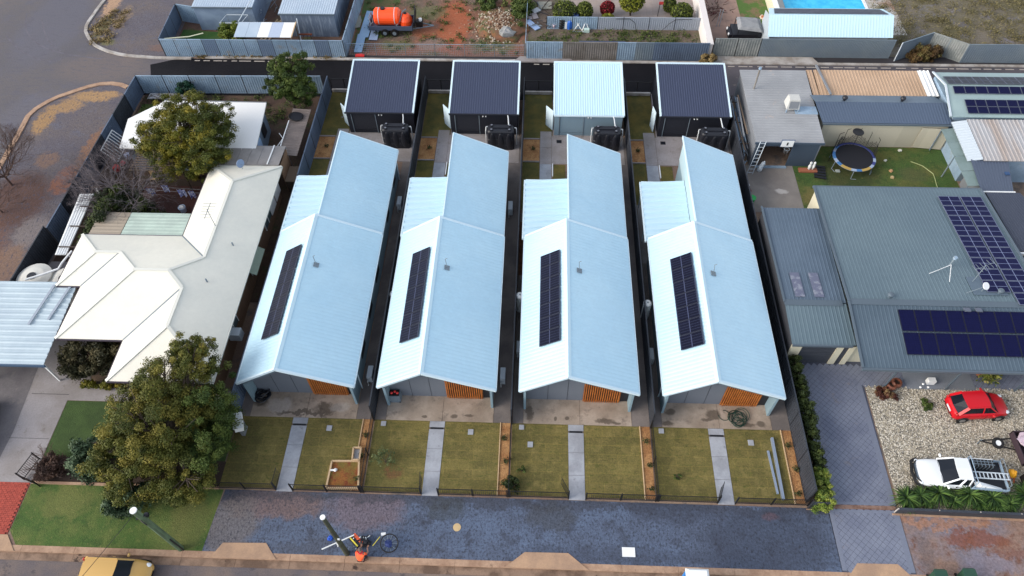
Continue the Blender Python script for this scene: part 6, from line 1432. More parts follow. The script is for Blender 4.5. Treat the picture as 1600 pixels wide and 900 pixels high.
solo('soil_mound', B().blob((-3.6,60.6,0),(2.6,3,.62),5,.12,18,9), M('mound_soil', C(112,80,62), .95, C(74,82,48), .9, .4, .6, C(140,90,60), 1.4, .5, .64, .3), 'low weedy soil mound under the rubble on the vacant lot', 'mound', smooth=True)
c = (-3.18, 58.79, 0.3); solo('boulder', B().blob((c[0],c[1],.35),(.85,.7,.5),7,.2,10,7), M('pale_boulder', C(150,150,150), .9, C(126,128,126), 1.5, fine=.12), 'large pale grey boulder at the right foot of the rubble heap', 'boulder')

# ================================================================ poles, street things, person
m_polew = M('green_treated_timber', C(92,112,84), .85, C(76,92,68), 2, .4, .6, None, fine=.15, stretch=(4,4,.6))
t = thing('utility_pole', 'thick greenish timber power pole on the left grass verge', 'utility pole', (-19.16,11.22,0))
part('shaft', B().tube((-19.16,11.22,0),(-19.08,11.2,6.1),.17,14,.15), m_polew, t)
part('cap', B().tube((-19.08,11.2,6.1),(-19.08,11.2,6.16),.17,16), m_white, t)
part('bracket', B().bar((-19.25,11.05,5.3),(-18.75,11.35,5.3),.08,.08).bar((-19.05,11.35,5.0),(-18.9,11.4,5.0),.2,.2), m_tankb, t)
part('cable_coil', B().torus((-18.98,10.98,5.0),(.5,1,0),.2,.025,16,5), m_black, t)
part('conduit', B().tube((-18.97,11.14,0),(-18.97,11.14,1.9),.04,8), m_tankb, t)
solo('overhead_wire', B().path([(-19.1,11.05,5.95),(-20.2,9.0,5.75),(-22.5,4.5,5.6),(-26.5,-3,5.7)], .015, 4), m_black, 'thin black wire running from the left power pole over the yellow car', 'wire')
t = thing('utility_pole', 'slimmer dark timber pole beside the orange-clad worker', 'utility pole', (-9.93,11.24,0))
part('shaft', B().tube((-9.93,11.24,0),(-9.95,11.24,5.85),.15,12,.1), M('dark_pole_timber', C(70,74,56), .9, C(56,58,46), 2, fine=.15), t)
part('cap', B().tube((-9.95,11.24,5.85),(-9.95,11.24,5.92),.13,14), m_white, t)
for z in (1.9, 2.8): part('white_tag', B().obox((-10.02+.2*(z>2),11.16,z),(.14,.05,.2)), m_white, t)
t = thing('street_barrier', 'white barrier beam with an orange and yellow striped board at the slim pole', 'barrier', (-9.9,11.4,0))
part('beam', B().bar((-11.3,11.35,.25),(-9.6,12.1,.5),.06,.06), m_pvc, t)
part('leg', B().bar((-10.5,11.6,0),(-10.5,11.75,.5),.05,.05), m_white, t); part('leg', B().bar((-9.7,12.1,0),(-9.6,11.9,.55),.05,.05), m_white, t)
bd_ = part('board', B().obox((-9.5,11.84,.35),(.75,.42,.1),R(-42)), m_tankb, t)
part('orange_stripe', B().obox((-9.39,11.95,.405),(.7,.16,.02),R(-42)), M('stripe_orange', C(210,90,50), .6), bd_); part('yellow_stripe', B().obox((-9.59,11.76,.405),(.7,.07,.02),R(-42)), M('stripe_yellow', C(220,206,70), .6), bd_)
solo('blue_bag', B().blob((-11.0,12.0,.12),(.14,.16,.12),3,.25,10,7), M('cobalt_bag', C(30,80,180), .6), 'small blue bag lying left of the slim pole', 'bag')
# person crouching on the kerb, seen from behind and above
def skin(name, verts, edges, radii, mat, parent, sub=2):
    me = bpy.data.meshes.new(name); me.from_pydata(verts, edges, []); o = bpy.data.objects.new(name, me); COL.objects.link(o)
    me.materials.append(mat)
    s = o.modifiers.new('skin', 'SKIN'); s.use_smooth_shade = True
    for v, r in zip(me.skin_vertices[0].data, radii): v.radius = (r, r) if not isinstance(r, tuple) else r
    me.skin_vertices[0].data[0].use_root = True
    u = o.modifiers.new('sub', 'SUBSURF'); u.levels = sub; u.render_levels = sub
    o.parent = parent; ORG[o.name] = (0,0,0); return o
pt_ = thing('person', 'person in orange hi-vis top and dark trousers crouching at the kerb beside the black wheel', 'person', (0,0,0))
m_skin = M('skin', C(176,128,104), .6, fine=0); m_hivis = M('hi_vis_orange', C(248,96,48), .7, fine=.04); m_trs = M('dark_trousers', C(30,32,44), .9, fine=.06)
# local frame: facing +Y, metres, ground z=0
body = [(0,-.12,.36),(0,-.06,.56),(0,.05,.76),(0,.12,.84),(0,.17,.93),(0,.2,1.03),
        (-.11,-.1,.36),(-.18,.28,.52),(-.17,.02,.1),(-.17,.18,.05),
        (.11,-.1,.36),(.18,.28,.52),(.17,.02,.1),(.17,.18,.05),
        (-.2,.1,.78),(-.27,.28,.58),(-.16,.5,.5),(.2,.1,.78),(.29,.26,.58),(.2,.5,.5)]
ed = [(0,1),(1,2),(2,3),(3,4),(4,5),(0,6),(6,7),(7,8),(8,9),(0,10),(10,11),(11,12),(12,13),(2,14),(14,15),(15,16),(2,17),(17,18),(18,19)]
ra = [.15,.15,.15,.07,.06,.1,.1,.075,.05,.045,.1,.075,.05,.045,.065,.045,.032,.065,.045,.032]
skin('body', body, ed, ra, m_skin, pt_)
skin('hi_vis_top', [(0,-.1,.42),(0,-.06,.56),(0,.05,.76),(0,.09,.8),(-.21,.1,.78),(-.26,.2,.68),(.21,.1,.78),(.27,.19,.68)], [(0,1),(1,2),(2,3),(2,4),(4,5),(2,6),(6,7)], [.17,.175,.175,.09,.085,.07,.085,.07], m_hivis, pt_)
skin('trousers', [(0,-.12,.36),(0,-.11,.42),(-.11,-.1,.36),(-.18,.28,.53),(-.17,.04,.14),(.11,-.1,.36),(.18,.28,.53),(.17,.04,.14)], [(0,1),(0,2),(2,3),(3,4),(0,5),(5,6),(6,7)], [.165,.16,.115,.09,.065,.115,.09,.065], m_trs, pt_)
for s in (-.17,.17): part('boot', B().blob((s,.1,.05),(.055,.14,.06),1,.02,10,6), m_black, pt_, smooth=True)
part('head', B().blob((0,.22,1.08),(.08,.1,.12),1,.0,14,10).blob((0,.325,1.07),(.02,.03,.025),1,0,8,6), m_skin, pt_, smooth=True)
part('face_features', B().blob((-.035,.305,1.1),(.012,.01,.01),1,0,6,5).blob((.035,.305,1.1),(.012,.01,.01),1,0,6,5).box(-.025,.305,1.015,.025,.315,1.022), m_black, pt_)
for s in (-.082,.082): part('ear', B().blob((s,.21,1.08),(.012,.025,.035),1,0,8,6), m_skin, pt_)
part('hair', B().blob((0,.2,1.105),(.09,.105,.115),1,.02,14,8), M('grey_brown_hair', C(96,84,80), .9), pt_, smooth=True)
part('red_collar', B().torus((0,.13,.9),(0,.4,1),.1,.035,16,6), M('collar_red', C(206,40,60), .7), pt_)
for s, base_ in ((-1,(-.16,.5,.5)),(1,(.2,.5,.5))):
    x, y, z = base_
    hv = [(x,y,z),(x,y+.08,z-.01)]; he = [(0,1)]; hr = [.03,.036]
    for k in range(4):
        fx = x+(-.03+.02*k); L_ = (.06,.07,.066,.05)[k]; i0 = len(hv)
        hv += [(fx,y+.12,z-.015),(fx,y+.12+L_*.55,z-.03),(fx,y+.12+L_*.7,z-.03-L_*.5)]; he += [(1,i0),(i0,i0+1),(i0+1,i0+2)]; hr += [.01,.0095,.008]
    i0 = len(hv); hv += [(x-s*.045,y+.05,z-.02),(x-s*.065,y+.1,z-.04)]; he += [(0,i0),(i0,i0+1)]; hr += [.012,.009]
    skin('hand', hv, he, hr, m_skin, pt_, 1)
pt_.location = (-9.05+.02, 10.93, .01); pt_.scale = (1.05,1.05,1.05); pt_.rotation_euler = (0,0,R(-8))
t = thing('tool_bag', 'black tool bag with loose tools in front of the crouching person', 'tool bag', (-9.1,11.85,0))
part('bag', B().blob((-9.15,11.85,.2),(.42,.3,.25),9,.25,12,8), m_tankb, t); 
rr = random.Random(2)
for k in range(9): a = (-9.4+rr.uniform(-.1,.6),11.8+rr.uniform(-.3,.4),.3); part('tool', B().tube(a,(a[0]+rr.uniform(-.25,.25),a[1]+rr.uniform(-.2,.2),.45),.025,5), rr.choice([m_black,m_galvd,m_acs]), t)
t = thing('wheel_of_cable', 'large thin black wheel with a blue bundle inside, right of the crouching person', 'wheel', (-7.6,11.7,0))
part('outer_ring', B().torus((-7.62,11.72,.5),(.1,-.35,1),.47,.035,30,7), m_black, t)
part('hub', B().blob((-7.65,11.72,.48),(.2,.2,.14),4,.3,10,7), M('navy_hub', C(36,54,110), .6), t)
for k in range(10): a = k*.628; part('spoke', B().tube((-7.65,11.72,.48),(-7.62+.45*math.cos(a),11.72+.45*math.sin(a)*.95,.5+.16*math.sin(a)),.012,4), m_galvd, t)
part('stand', B().tube((-7.62,11.6,0),(-7.62,11.7,.42),.04,6), m_black, t)
part('yellow_arm', B().bar((-8.5,11.55,.5),(-8.15,12.05,.55),.03,.03), M('stripe_yellow', C(220,206,70), .6), t)
part('white_box', B().obox((-8.0,12.2,.5),(.25,.14,.12),R(10)), m_white, t)
# portable toilet at the bottom edge
t = thing('portable_toilet', 'blue portable toilet with a white roof cut by the bottom edge', 'portable toilet', (8.55,9.9,-.12))
m_ptb = M('toilet_blue', C(36,120,190), .5)
part('cabin', B().box(8.0,9.35,-.05,9.1,10.45,2.0), m_ptb, t); part('roof', B().add([(7.96,9.3,2.0),(9.14,9.3,2.0),(9.14,10.5,2.0),(7.96,10.5,2.0),(8.1,9.4,2.18),(9.0,9.4,2.18),(9.0,10.38,2.18),(8.1,10.38,2.18)],[(3,2,1,0),(4,5,6,7),(0,1,5,4),(1,2,6,5),(2,3,7,6),(3,0,4,7)]), m_white, t)
part('door', B().box(7.97,9.5,0,8.0,10.3,1.9), M('toilet_door', C(30,110,180), .5), t); part('door_handle', B().box(7.94,9.6,.95,7.97,9.66,1.05), m_black, t); part('skid', B().box(7.95,9.3,-.12,9.15,10.5,-.05), m_black, t)
def bin_(x, y, label):
    t = thing('wheelie_bin', label, 'bin', (x,y,0), 'green wheelie bins at the lower right corner')
    m = M('bin_green', C(34,70,54), .5)
    part('bin_body', hexa([(x-.24,y-.25,.08),(x+.24,y-.25,.08),(x+.24,y+.25,.08),(x-.24,y+.25,.08)],[(x-.31,y-.36,1.0),(x+.31,y-.36,1.0),(x+.31,y+.34,1.0),(x-.31,y+.34,1.0)]), m, t)
    part('lid', B().slab([(x-.33,y-.4,1.08),(x+.33,y-.4,1.08),(x+.33,y+.36,1.04),(x-.33,y+.36,1.04)],.05), m, t)
    part('handle', B().tube((x-.28,y+.4,1.0),(x+.28,y+.4,1.0),.02,6), m, t)
    for s in (-.24,.24): part('wheel', B().wheel((x+s,y+.3,.1),(1,0,0),.1,.05,12), m_black, t)
bin_(21.35,10.75,'green wheelie bin at the bottom edge, nearer the paved driveway'); bin_(22.85,10.85,'green wheelie bin at the bottom edge, farther right')
# hose, barbecue, pots
rr = random.Random(21); hb = B()
for k in range(9):
    cx, cy = 12.35+rr.gauss(0,.22), 19.95+rr.gauss(0,.14); hb.torus((cx,cy,.05+.015*k),(rr.uniform(-.05,.05),rr.uniform(-.05,.05),1),rr.uniform(.28,.5),.02,20,5)
hb.torus((11.7,20.15,.05),(0,0,1),.34,.02,18,5,.8)
solo('garden_hose', hb, M('dark_green_hose', C(24,56,46), .6), 'tangled dark green hose on the front slab of the rightmost blue house', 'hose')
rr = random.Random(22); hb = B()
for k in range(8): hb.torus((-16.85+rr.gauss(0,.12),20.65+rr.gauss(0,.1),.1+.05*k),(rr.uniform(-.2,.2),rr.uniform(-.2,.2),1),rr.uniform(.25,.45),.045,16,5)
solo('cable_pile', hb, m_tankb, 'pile of dark coiled cable on the porch of the leftmost blue house', 'cable')
t = thing('barbecue', 'small red-topped barbecue on the porch of the second blue house', 'barbecue', (-8.5,20.7,0))
part('cart', B().box(-8.85,20.45,.03,-8.15,20.95,.8), m_galvd, t); part('grill_plate', B().box(-8.8,20.5,.8,-8.2,20.9,.84), m_black, t)
for k, x in enumerate((-8.65,-8.45,-8.3)): part('red_item', B().blob((x,20.65+.1*(k%2),.9),(.09,.08,.07),k,.1,8,6), MATS['bright_red'], t)
for x in (-8.8,-8.2): part('wheel', B().wheel((x,20.5,.1),(1,0,0),.1,.04,12), m_black, t)
for k, px in enumerate(((22.24, 22.37, 0),(22.61, 22.56, 0))):
    t = thing('round_pot', ['brown round pot at the edge of the gravel, left of the pair','brown round pot at the edge of the gravel, right of the pair'][k], 'pot', (px[0],px[1],0))
    part('pot_body', B().lathe([(.12,0),(.3,.15),(.34,.35),(.26,.5),(.2,.5),(.18,.3),(0,.28)], (px[0],px[1],0), 16), M('brown_glaze', C(110,66,50), .5), t)
    part('soil', B().tube((px[0],px[1],.26),(px[0],px[1],.34),.19,12), m_timberd, t)
px = (28.06, 23.46, 0.3); t = thing('terracotta_pot_plant', 'terracotta pot with yellow-green plant under the grey eave', 'pot plant', (px[0],px[1],0))
part('pot', B().lathe([(.15,0),(.25,.4),(.2,.4),(.1,.1),(0,.1)], (px[0],px[1],0), 14), MATS['terracotta'], t)
rg = np.random.default_rng(5); P = np.array([px[0]+.35,px[1]-.25,.45])+rg.normal(size=(500,3))*[.3,.25,.2]; foliage('leaves', t, P[P[:,2]>.05], rg.uniform(0,1,500)[:int((P[:,2]>.05).sum())], .1, leafmat('pot_leaf', C(70,90,30), C(126,134,50), C(200,190,120)), 5)
solo('white_eave_box', B().box(24.55,22.6,.1,25.0,22.9,.5), m_white, 'small white box in front of the verandah post, beside the gravel', 'box')
t = thing('garden_lamps', 'cluster of three small white ball lamps at the verandah corner', 'lamps', (24.4,22.35,0))
for p in ((24.2,22.5,.35),(24.0,22.3,.3),(24.35,22.2,.5)): part('lamp_ball', B().blob(p,(.07,.07,.07),1,0,10,6), m_white, t); part('lamp_stem', B().tube((p[0],p[1],0),p,.015,5), m_galvd, t)
# raised beds of the leftmost house
t = thing('timber_planter', 'square timber-edged planter with orange straw in the front corner of the leftmost blue house', 'planter', (-11.7,15.4,0))
c4 = [(-11.71, 16.46),(-10.12, 16.51),(-9.9, 14.88),(-11.75, 14.82)]
for i in range(4): a, c = c4[i], c4[(i+1)%4]; part('timber_sleeper', B().bar((a[0],a[1],.1),(c[0],c[1],.1),.1,.2), m_timberedge, t)
part('straw', B().flat(c4,.1), M('rust_straw', C(140,90,44), .95, C(112,96,44), 1.2, .42, .6, C(120,60,36), 2.2, .5,.6,.3), t)
part('white_feature', B().obox((-11.5,15.9,.18),(.4,.1,.06),.1).blob((-11.4,15.9,.2),(.12,.1,.08),1,.2,8,6), m_white, t)
t = thing('timber_planter', 'small timber-edged box planter next to the boundary of the leftmost lawn', 'planter', (-10.8,17,0))
c4 = [(-10.56, 17.3),(-10.1, 17.31),(-10.09, 16.55),(-10.51, 16.53)]
for i in range(4): a, c = c4[i], c4[(i+1)%4]; part('timber_sleeper', B().bar((a[0],a[1],.15),(c[0],c[1],.15),.08,.3), m_timberedge, t)
part('water', B().flat(c4,.12), M('grey_liner', C(150,152,156), .5), t)
struct('bare_soil_patch', B().flat([p[:2] for p in [(-8.95, 16.3, 0), (-8.53, 16.55, 0), (-7.98, 16.41, 0), (-7.49, 16.11, 0), (-7.83, 15.79, 0), (-8.44, 15.85, 0)]], .026), M('bare_red_patch', C(112,78,50), .95, C(92,90,46), 2, fine=.3))
solo('steel_offcuts', B().bar((14.28,14.95,.12),(14.3,18.7,.12),.14,.2).bar((14.05,15.3,.06),(13.95,17.9,.06),.12,.1), M('galv_channel', C(156,170,190), .4, metal=.5, fine=.05), 'long galvanised channels lying along the mulch at the right lawn', 'steel channels')
for k, px in enumerate(((12.63,14.8),)): pass
# ================================================================ vehicles
def loft(sts, ring):
    b = B(); n = None
    for s in sts:
        p = ring(*s); n = len(p); b.v += p
    for i in range(len(sts)-1):
        for j in range(n): b.f.append((i*n+j, i*n+(j+1)%n, (i+1)*n+(j+1)%n, (i+1)*n+j))
    b.f.append(tuple(range(n))[::-1]); b.f.append(tuple((len(sts)-1)*n+j for j in range(n)))
    return b
def hullring(x, w, zb, zt, cr=.04):
    h = zt-zb
    return [(x,-w*.9,zb),(x,-w,zb+.3*h),(x,-w,zb+.72*h),(x,-w*.86,zt),(x,-w*.45,zt+cr),(x,0,zt+cr*1.3),(x,w*.45,zt+cr),(x,w*.86,zt),(x,w,zb+.72*h),(x,w,zb+.3*h),(x,w*.9,zb)]
def subsurf(o, n=1):
    m = o.modifiers.new('sub', 'SUBSURF'); m.levels = n; m.render_levels = n; return o
m_glass = M('car_glass', C(20,25,34), .2, fine=0, spec=.25); m_tyre = M('tyre_rubber', C(24,24,26), .9, fine=0); m_alloy = M('alloy_rim', C(150,152,156), .35, metal=.7, fine=0)
m_lamp = M('headlight_glass', C(214,220,226), .15, fine=0); m_tail = M('tail_lamp_red', C(170,20,24), .3, fine=0)
def carwheels(t, xs, yw, r, w=.19):
    for x in xs:
        for s in (-1,1):
            o = part('wheel', B().wheel((x,s*(yw-w/2),r),(0,1,0),r,w,20), m_tyre, t)
            part('rim', B().wheel((x,s*(yw+.005),r),(0,1,0),r*.6,.03,14), m_alloy, o)
def hatch(label, paint, loc, rz, L=3.75, W=1.62, H=1.46, name='hatchback_car', plate=None):
    t = thing(name, label, 'car', (0,0,0)); w = W/2; h = L/2
    st = [(-h,w*.62,.34,.62,0),(-h+.06,w*.84,.24,.82,.0),(-h+.3,w*.97,.2,.92,.01),(-h+.9,w,.19,.92,.02),(0,w,.19,.90,.02),(h-1.15,w,.19,.90,.03),(h-.8,w*.99,.2,.88,.04),(h-.35,w*.93,.22,.76,.04),(h-.08,w*.76,.26,.62,.02),(h,w*.55,.34,.54,0)]
    subsurf(part('body', loft(st, hullring), paint, t, smooth=True), 2)
    # cabin: dark glass volume, painted roof and pillars over it
    B0, B1 = (-h+.18, h-.98), (-h+.62, h-1.62)
    zb, zr = .88, H; wb, wr = w*.93, w*.72
    g = [(B0[0],-wb*.86,zb),(B0[1],-wb*.9,zb-.02),(B0[1]+.1,0,zb),(B0[1],wb*.9,zb-.02),(B0[0],wb*.86,zb),(B0[0]-.06,0,zb),
         (B1[0],-wr*.9,zr-.03),(B1[1],-wr*.92,zr-.03),(B1[1]+.06,0,zr),(B1[1],wr*.92,zr-.03),(B1[0],wr*.9,zr-.03),(B1[0]-.05,0,zr)]
    mid = [(.5*(B0[0]+B1[0])+.6,-wb*.97,zb),(.5*(B0[0]+B1[0])+.6,wb*.97,zb)]
    part('windows', B().add(g, [(0,1,7,6),(3,4,10,9),(1,2,8,7),(2,3,9,8),(4,5,11,10),(5,0,6,11),(6,7,8,9,10,11)]), m_glass, t)
    rf = B(); o_ = .012; n = 7; m_ = 5
    for i in range(n+1):
        u = i/n; x = B1[0]-.05+(B1[1]-B1[0]+.1)*u; 
        for j in range(m_+1):
            v = -1+2*j/m_; y = wr*.97*v*(1-.06*(2*u-1)**2); rf.v.append((x+.05*(1-v*v)*(1 if u > .5 else -1)*abs(2*u-1), y, zr+.02+.04*(1-v*v)*(1-.5*(2*u-1)**2)-.02*abs(v)**3))
    rf.f = [(i*(m_+1)+j,(i+1)*(m_+1)+j,(i+1)*(m_+1)+j+1,i*(m_+1)+j+1) for i in range(n) for j in range(m_)]
    part('roof', rf, paint, t, smooth=True)
    for s in (-1,1):
        for a, c, ww in (((B0[1],s*wb*.91,zb-.02),(B1[1],s*wr*.94,zr-.01),.07),((B0[0],s*wb*.88,zb),(B1[0],s*wr*.92,zr-.01),.16),((-.1,s*wb*.90,zb),(-.18,s*wr*.93,zr-.02),.06),((B1[0],s*wr*.93,zr),(B1[1],s*wr*.95,zr),.06)):
            part('pillar', B().bar(a,c,ww,.05), paint, t)
        part('side_mirror', B().blob((h-1.35,s*(w+.09),.95),(.07,.11,.07),1,0,10,6), paint, t, smooth=True)
        part('headlight', B().blob((h-.28,s*w*.66,.66),(.2,.13,.08),1,0,10,6), m_lamp, t, smooth=True)
        part('tail_light', B().blob((-h+.1,s*w*.78,.8),(.09,.1,.13),1,0,10,6), m_tail, t, smooth=True)
        part('door_handle', B().box(-.35,s*w-.01,.78,-.2,s*w+.02,.8), paint, t)
    for x0_ in (-.95, .12, 1.0):
        for s in (-1,1): part('door_seam', B().box(x0_,s*(w+.001)-.004,.35,x0_+.012,s*(w+.001)+.004,.84), m_black, t)
    part('bonnet_seam', B().box(h-1.02,-w*.8,.93,h-.995,w*.8,.955), m_black, t)
    part('front_grille', B().box(h-.03,-.35,.36,h+.012,.35,.5), m_black, t); part('rear_bumper_strip', B().box(-h-.008,-.5,.4,-h+.03,.5,.46), m_black, t)
    for x0_ in (-h+.62,h-.7):
        for s in (-1,1): part('wheel_arch', B().torus((x0_,s*(w-.02),.29),(0,1,0),.33,.03,20,6), m_black, t)
    part('number_plate', B().box(-h-.012,-.24,.5,-h+.02,.24,.62), m_lamp, t)
    part('wiper', B().bar((h-1.02,-.3,.93),(h-1.25,.25,1.06),.02,.02), m_black, t)
    carwheels(t, (-h+.62,h-.7), w, .29)
    t.location = loc; t.rotation_euler = (0,0,rz); return t
m_redp = M('red_car_paint', C(190,18,32), .35, fine=0, spec=.4)
rc = (27.26, 21.01, 0)
hatch('small red hatchback parked on the gravel by the grey-roofed house', m_redp, (26.85,20.95,.03), R(5), 3.5, 1.6, 1.42)
m_yel = M('gold_car_paint', C(198,158,90), .35, fine=0, spec=.6)
hatch('gold-yellow hatchback on the front road, cut by the bottom edge', m_yel, (-22.05,9.62,-.125), R(-1), 3.85, 1.72, 1.45)
hatch('dark car at the far left edge on the concrete driveway', M('black_car_paint', C(20,22,26), .3, fine=0), (-33.95,17.55,.02), R(90), 4.2, 1.75, 1.45)
# white utility with tray
t = thing('tray_utility', 'white extra-cab utility with ladder and rolls in its tray, parked on the gravel', 'ute', (0,0,0))
m_wp = M('white_car_paint', C(222,226,228), .3, fine=0, spec=.6); w = .89; h = 2.62
st = [(-.35,w*.97,.42,1.02,.0),(-.2,w,.4,1.04,.02),(.6,w,.38,1.04,.03),(1.2,w,.38,1.04,.05),(1.9,w*.98,.4,1.02,.06),(2.35,w*.9,.42,.94,.04),(2.55,w*.78,.46,.84,.0)]
subsurf(part('body', loft(st, hullring), m_wp, t, smooth=True), 2)
part('windows', B().add([(-.38,-.78,1.0),(1.22,-.82,1.0),(1.32,0,1.04),(1.22,.82,1.0),(-.38,.78,1.0),(-.25,-.66,1.66),(.5,-.66,1.66),(.55,0,1.7),(.5,.66,1.66),(-.25,.66,1.66)],
    [(0,1,6,5),(3,4,9,8),(1,2,7,6),(2,3,8,7),(4,0,5,9),(5,6,7,8,9)]), m_glass, t)
subsurf(part('roof', B().add([(-.33,-.68,1.68),(.5,-.69,1.68),(.56,0,1.73),(.5,.69,1.68),(-.33,.68,1.68),(-.33,0,1.73),(-.33,-.68,1.60),(.5,-.69,1.60),(.56,0,1.62),(.5,.69,1.60),(-.33,.68,1.60)],
    [(0,1,2,5),(5,2,3,4),(0,6,7,1),(1,7,8,2),(2,8,9,3),(3,9,10,4)]), m_wp, t), 0)
for s in (-1,1):
    for a, c, ww in (((1.24,s*.82,1.0),(.5,s*.68,1.66),.09),((-.36,s*.79,1.0),(-.3,s*.68,1.66),.14),((.22,s*.81,1.0),(.12,s*.69,1.66),.1)): part('pillar', B().bar(a,c,ww,.05), m_wp, t)
    part('side_mirror', B().blob((1.02,s*1.02,1.12),(.08,.13,.09),1,0,10,6), m_wp, t, smooth=True)
    part('headlight', B().blob((2.42,s*.66,.8),(.14,.16,.1),1,0,10,6), m_lamp, t, smooth=True)
    part('door_handle', B().box(.3,s*.9-.01,.88,.45,s*.9+.02,.91), m_black, t)
for x0_ in (-.34, .36, 1.2):
    for s in (-1,1): part('door_seam', B().box(x0_,s*.891-.004,.5,x0_+.014,s*.891+.004,.98), m_black, t)
for x0_ in (-1.75,1.6):
    for s in (-1,1): part('wheel_arch', B().torus((x0_,s*.88,.36),(0,1,0),.41,.04,20,6), m_black, t)
part('bonnet_seam', B().box(1.24,-.74,1.07,1.262,.74,1.088), m_grey, t)
part('bull_bar', B().path([(2.3,-.92,.62),(2.66,-.72,.62),(2.78,0,.62),(2.66,.72,.62),(2.3,.92,.62)],.1,8).path([(2.45,-.7,.85),(2.72,-.4,.9),(2.74,.4,.9),(2.45,.7,.85)],.05,6), m_black, t)
part('grille', B().obox((2.6,0,.76),(.06,1.0,.2)), m_galvd, t)
tr = part('tray', B().box(-2.62,-.93,.80,-.48,.93,.86).box(-2.62,-.95,.92,-.48,-.92,1.14).box(-2.62,.92,.92,-.48,.95,1.14).box(-2.65,-.95,.92,-2.62,.95,1.14), m_galv, t)
part('tray_mat', B().box(-2.6,-.91,.87,-.5,.91,.92), m_tankb, tr)
part('headboard_rack', B().path([(-.52,-.9,.92),(-.52,-.85,1.75),(-.52,.85,1.75),(-.52,.9,.92)],.025,6).bar((-.52,-.85,1.45),(-.52,.85,1.45),.03,.03), m_galv, tr)
part('rear_rack', B().path([(-2.5,-.9,.92),(-2.5,-.85,1.7),(-2.5,.85,1.7),(-2.5,.9,.92)],.02,6), m_galvd, tr)
part('tail_light', B().box(-2.67,-.85,.8,-2.64,-.6,.9), m_tail, tr); part('tail_light', B().box(-2.67,.6,.8,-2.64,.85,.9), m_tail, tr)
part('chassis', B().box(-2.55,-.4,.5,-.3,.4,.85), m_black, t)
carwheels(t, (-1.75,1.6), .9, .36, .24)
uto, urz = (24.2,16.5,.03), R(177)
t.location = uto; t.rotation_euler = (0,0,urz); t.scale = (.9,.92,.9)
def on_ute(th): th.location = uto; th.rotation_euler = (0,0,urz); th.scale = (.9,.92,.9)
ld = thing('tray_ladder', 'aluminium ladder lying in the tray of the white utility', 'ladder', (0,0,0))
for y in (-.02,.36): part('rail', B().bar((-.6,y,1.3),(-2.75,y+.0,1.36),.05,.07), m_acs, ld)
for k in range(9): part('rung', B().bar((-.75-k*.24,-.02,1.32),(-.75-k*.24,.36,1.32),.06,.03), m_acs, ld)
on_ute(ld)
cg = thing('strapped_crate', 'black-netted white crate at the rear side of the utility tray', 'crate', (0,0,0))
part('crate_body', B().box(-2.05,-.84,.92,-.7,-.38,1.38), m_black, cg)
part('white_side', B().box(-2.05,-.9,.92,-.7,-.845,1.36), m_white, cg)
for k in range(6): part('net_band', B().box(-1.94+k*.22,-.84,1.38,-1.91+k*.22,-.36,1.40).box(-1.94+k*.22,-.37,.95,-1.91+k*.22,-.35,1.4), m_galvd, cg)
part('net_band', B().box(-2.06,-.7,1.4,-.69,-.67,1.42), m_galvd, cg); part('net_band', B().box(-2.06,-.52,1.4,-.69,-.49,1.42), m_galvd, cg)
on_ute(cg)
rl = thing('sheet_roll', 'large white rounded cover nearest the plants in the utility tray', 'cover', (0,0,0))
part('cover', B().add([(-.7,.5,.95),(-.75,.92,.95),(-2.4,.93,.95),(-2.3,.75,.95),(-.8,.58,1.3),(-.9,.86,1.34),(-1.8,.9,1.18),(-2.2,.84,1.02)],[(0,1,5,4),(1,2,6,5),(2,7,6),(2,3,7),(3,0,4,7),(4,5,6,7)]), m_wp, rl)
part('stud', B().blob((-1.2,.9,1.16),(.03,.03,.03),1,0,6,4), m_black, rl); part('stud', B().blob((-1.7,.91,1.1),(.03,.03,.03),1,0,6,4), m_black, rl)
on_ute(rl)
# box trailer and oddments at the right edge
t = thing('box_trailer', 'small trailer with spare wheel on its drawbar, loaded with a pink-grey cover, right edge', 'trailer', (28.6,18.6,0))
part('drawbar', B().bar((26.3,18.75,.45),(28.1,18.9,.5),.06,.06).bar((26.3,18.75,.45),(28.1,18.2,.5),.06,.06), m_black, t)
sw = part('spare_wheel', B().torus((27.2,18.55,.6),(0,-.3,1),.24,.1,20,8), m_tyre, t); part('rim', B().wheel((27.2,18.55,.6),(0,-.3,1),.19,.1,16), m_white, sw)
part('jockey_wheel', B().tube((26.35,18.75,0),(26.35,18.75,.6),.03,6), m_galvd, t)
part('tray', B().box(28.1,17.2,.5,31.0,19.2,.58).box(28.1,17.2,.58,28.15,19.2,.95).box(28.1,19.15,.58,31,19.2,.95).box(28.1,17.2,.58,31,17.25,.95), M('maroon_trailer', C(58,44,52), .7), t)
part('load_cover', B().blob((28.9,18.6,1.0),(.8,.45,.3),5,.25,12,8), M('pink_grey_cover', C(184,166,178), .8), t); part('load_cover', B().blob((28.9,17.7,.9),(.6,.4,.3),6,.25,12,8), M('teal_grey_load', C(70,96,112), .8), t)
for x in (29.3,): part('wheel', B().wheel((x,17.1,.32),(0,1,0),.32,.2,18), m_tyre, t)
t = thing('sand_topped_trailer', 'dark trailer with a tan top at the right edge beside the white utility', 'trailer', (28.2,16,0))
part('bed', B().box(27.8,15.0,.4,31,16.6,1.0), m_black, t); part('tan_top', B().box(28.0,15.3,1.0,31,16.8,1.1), M('tan_ply', C(190,174,156), .8, fine=.05), t); part('wheel', B().wheel((27.75,15.3,.3),(1,0,0),.3,.2,18), m_tyre, t)
bl = thing('yellow_pump', 'small yellow machine on the gravel between the utility and the dark trailer', 'machine', (27.5,16.6,0))
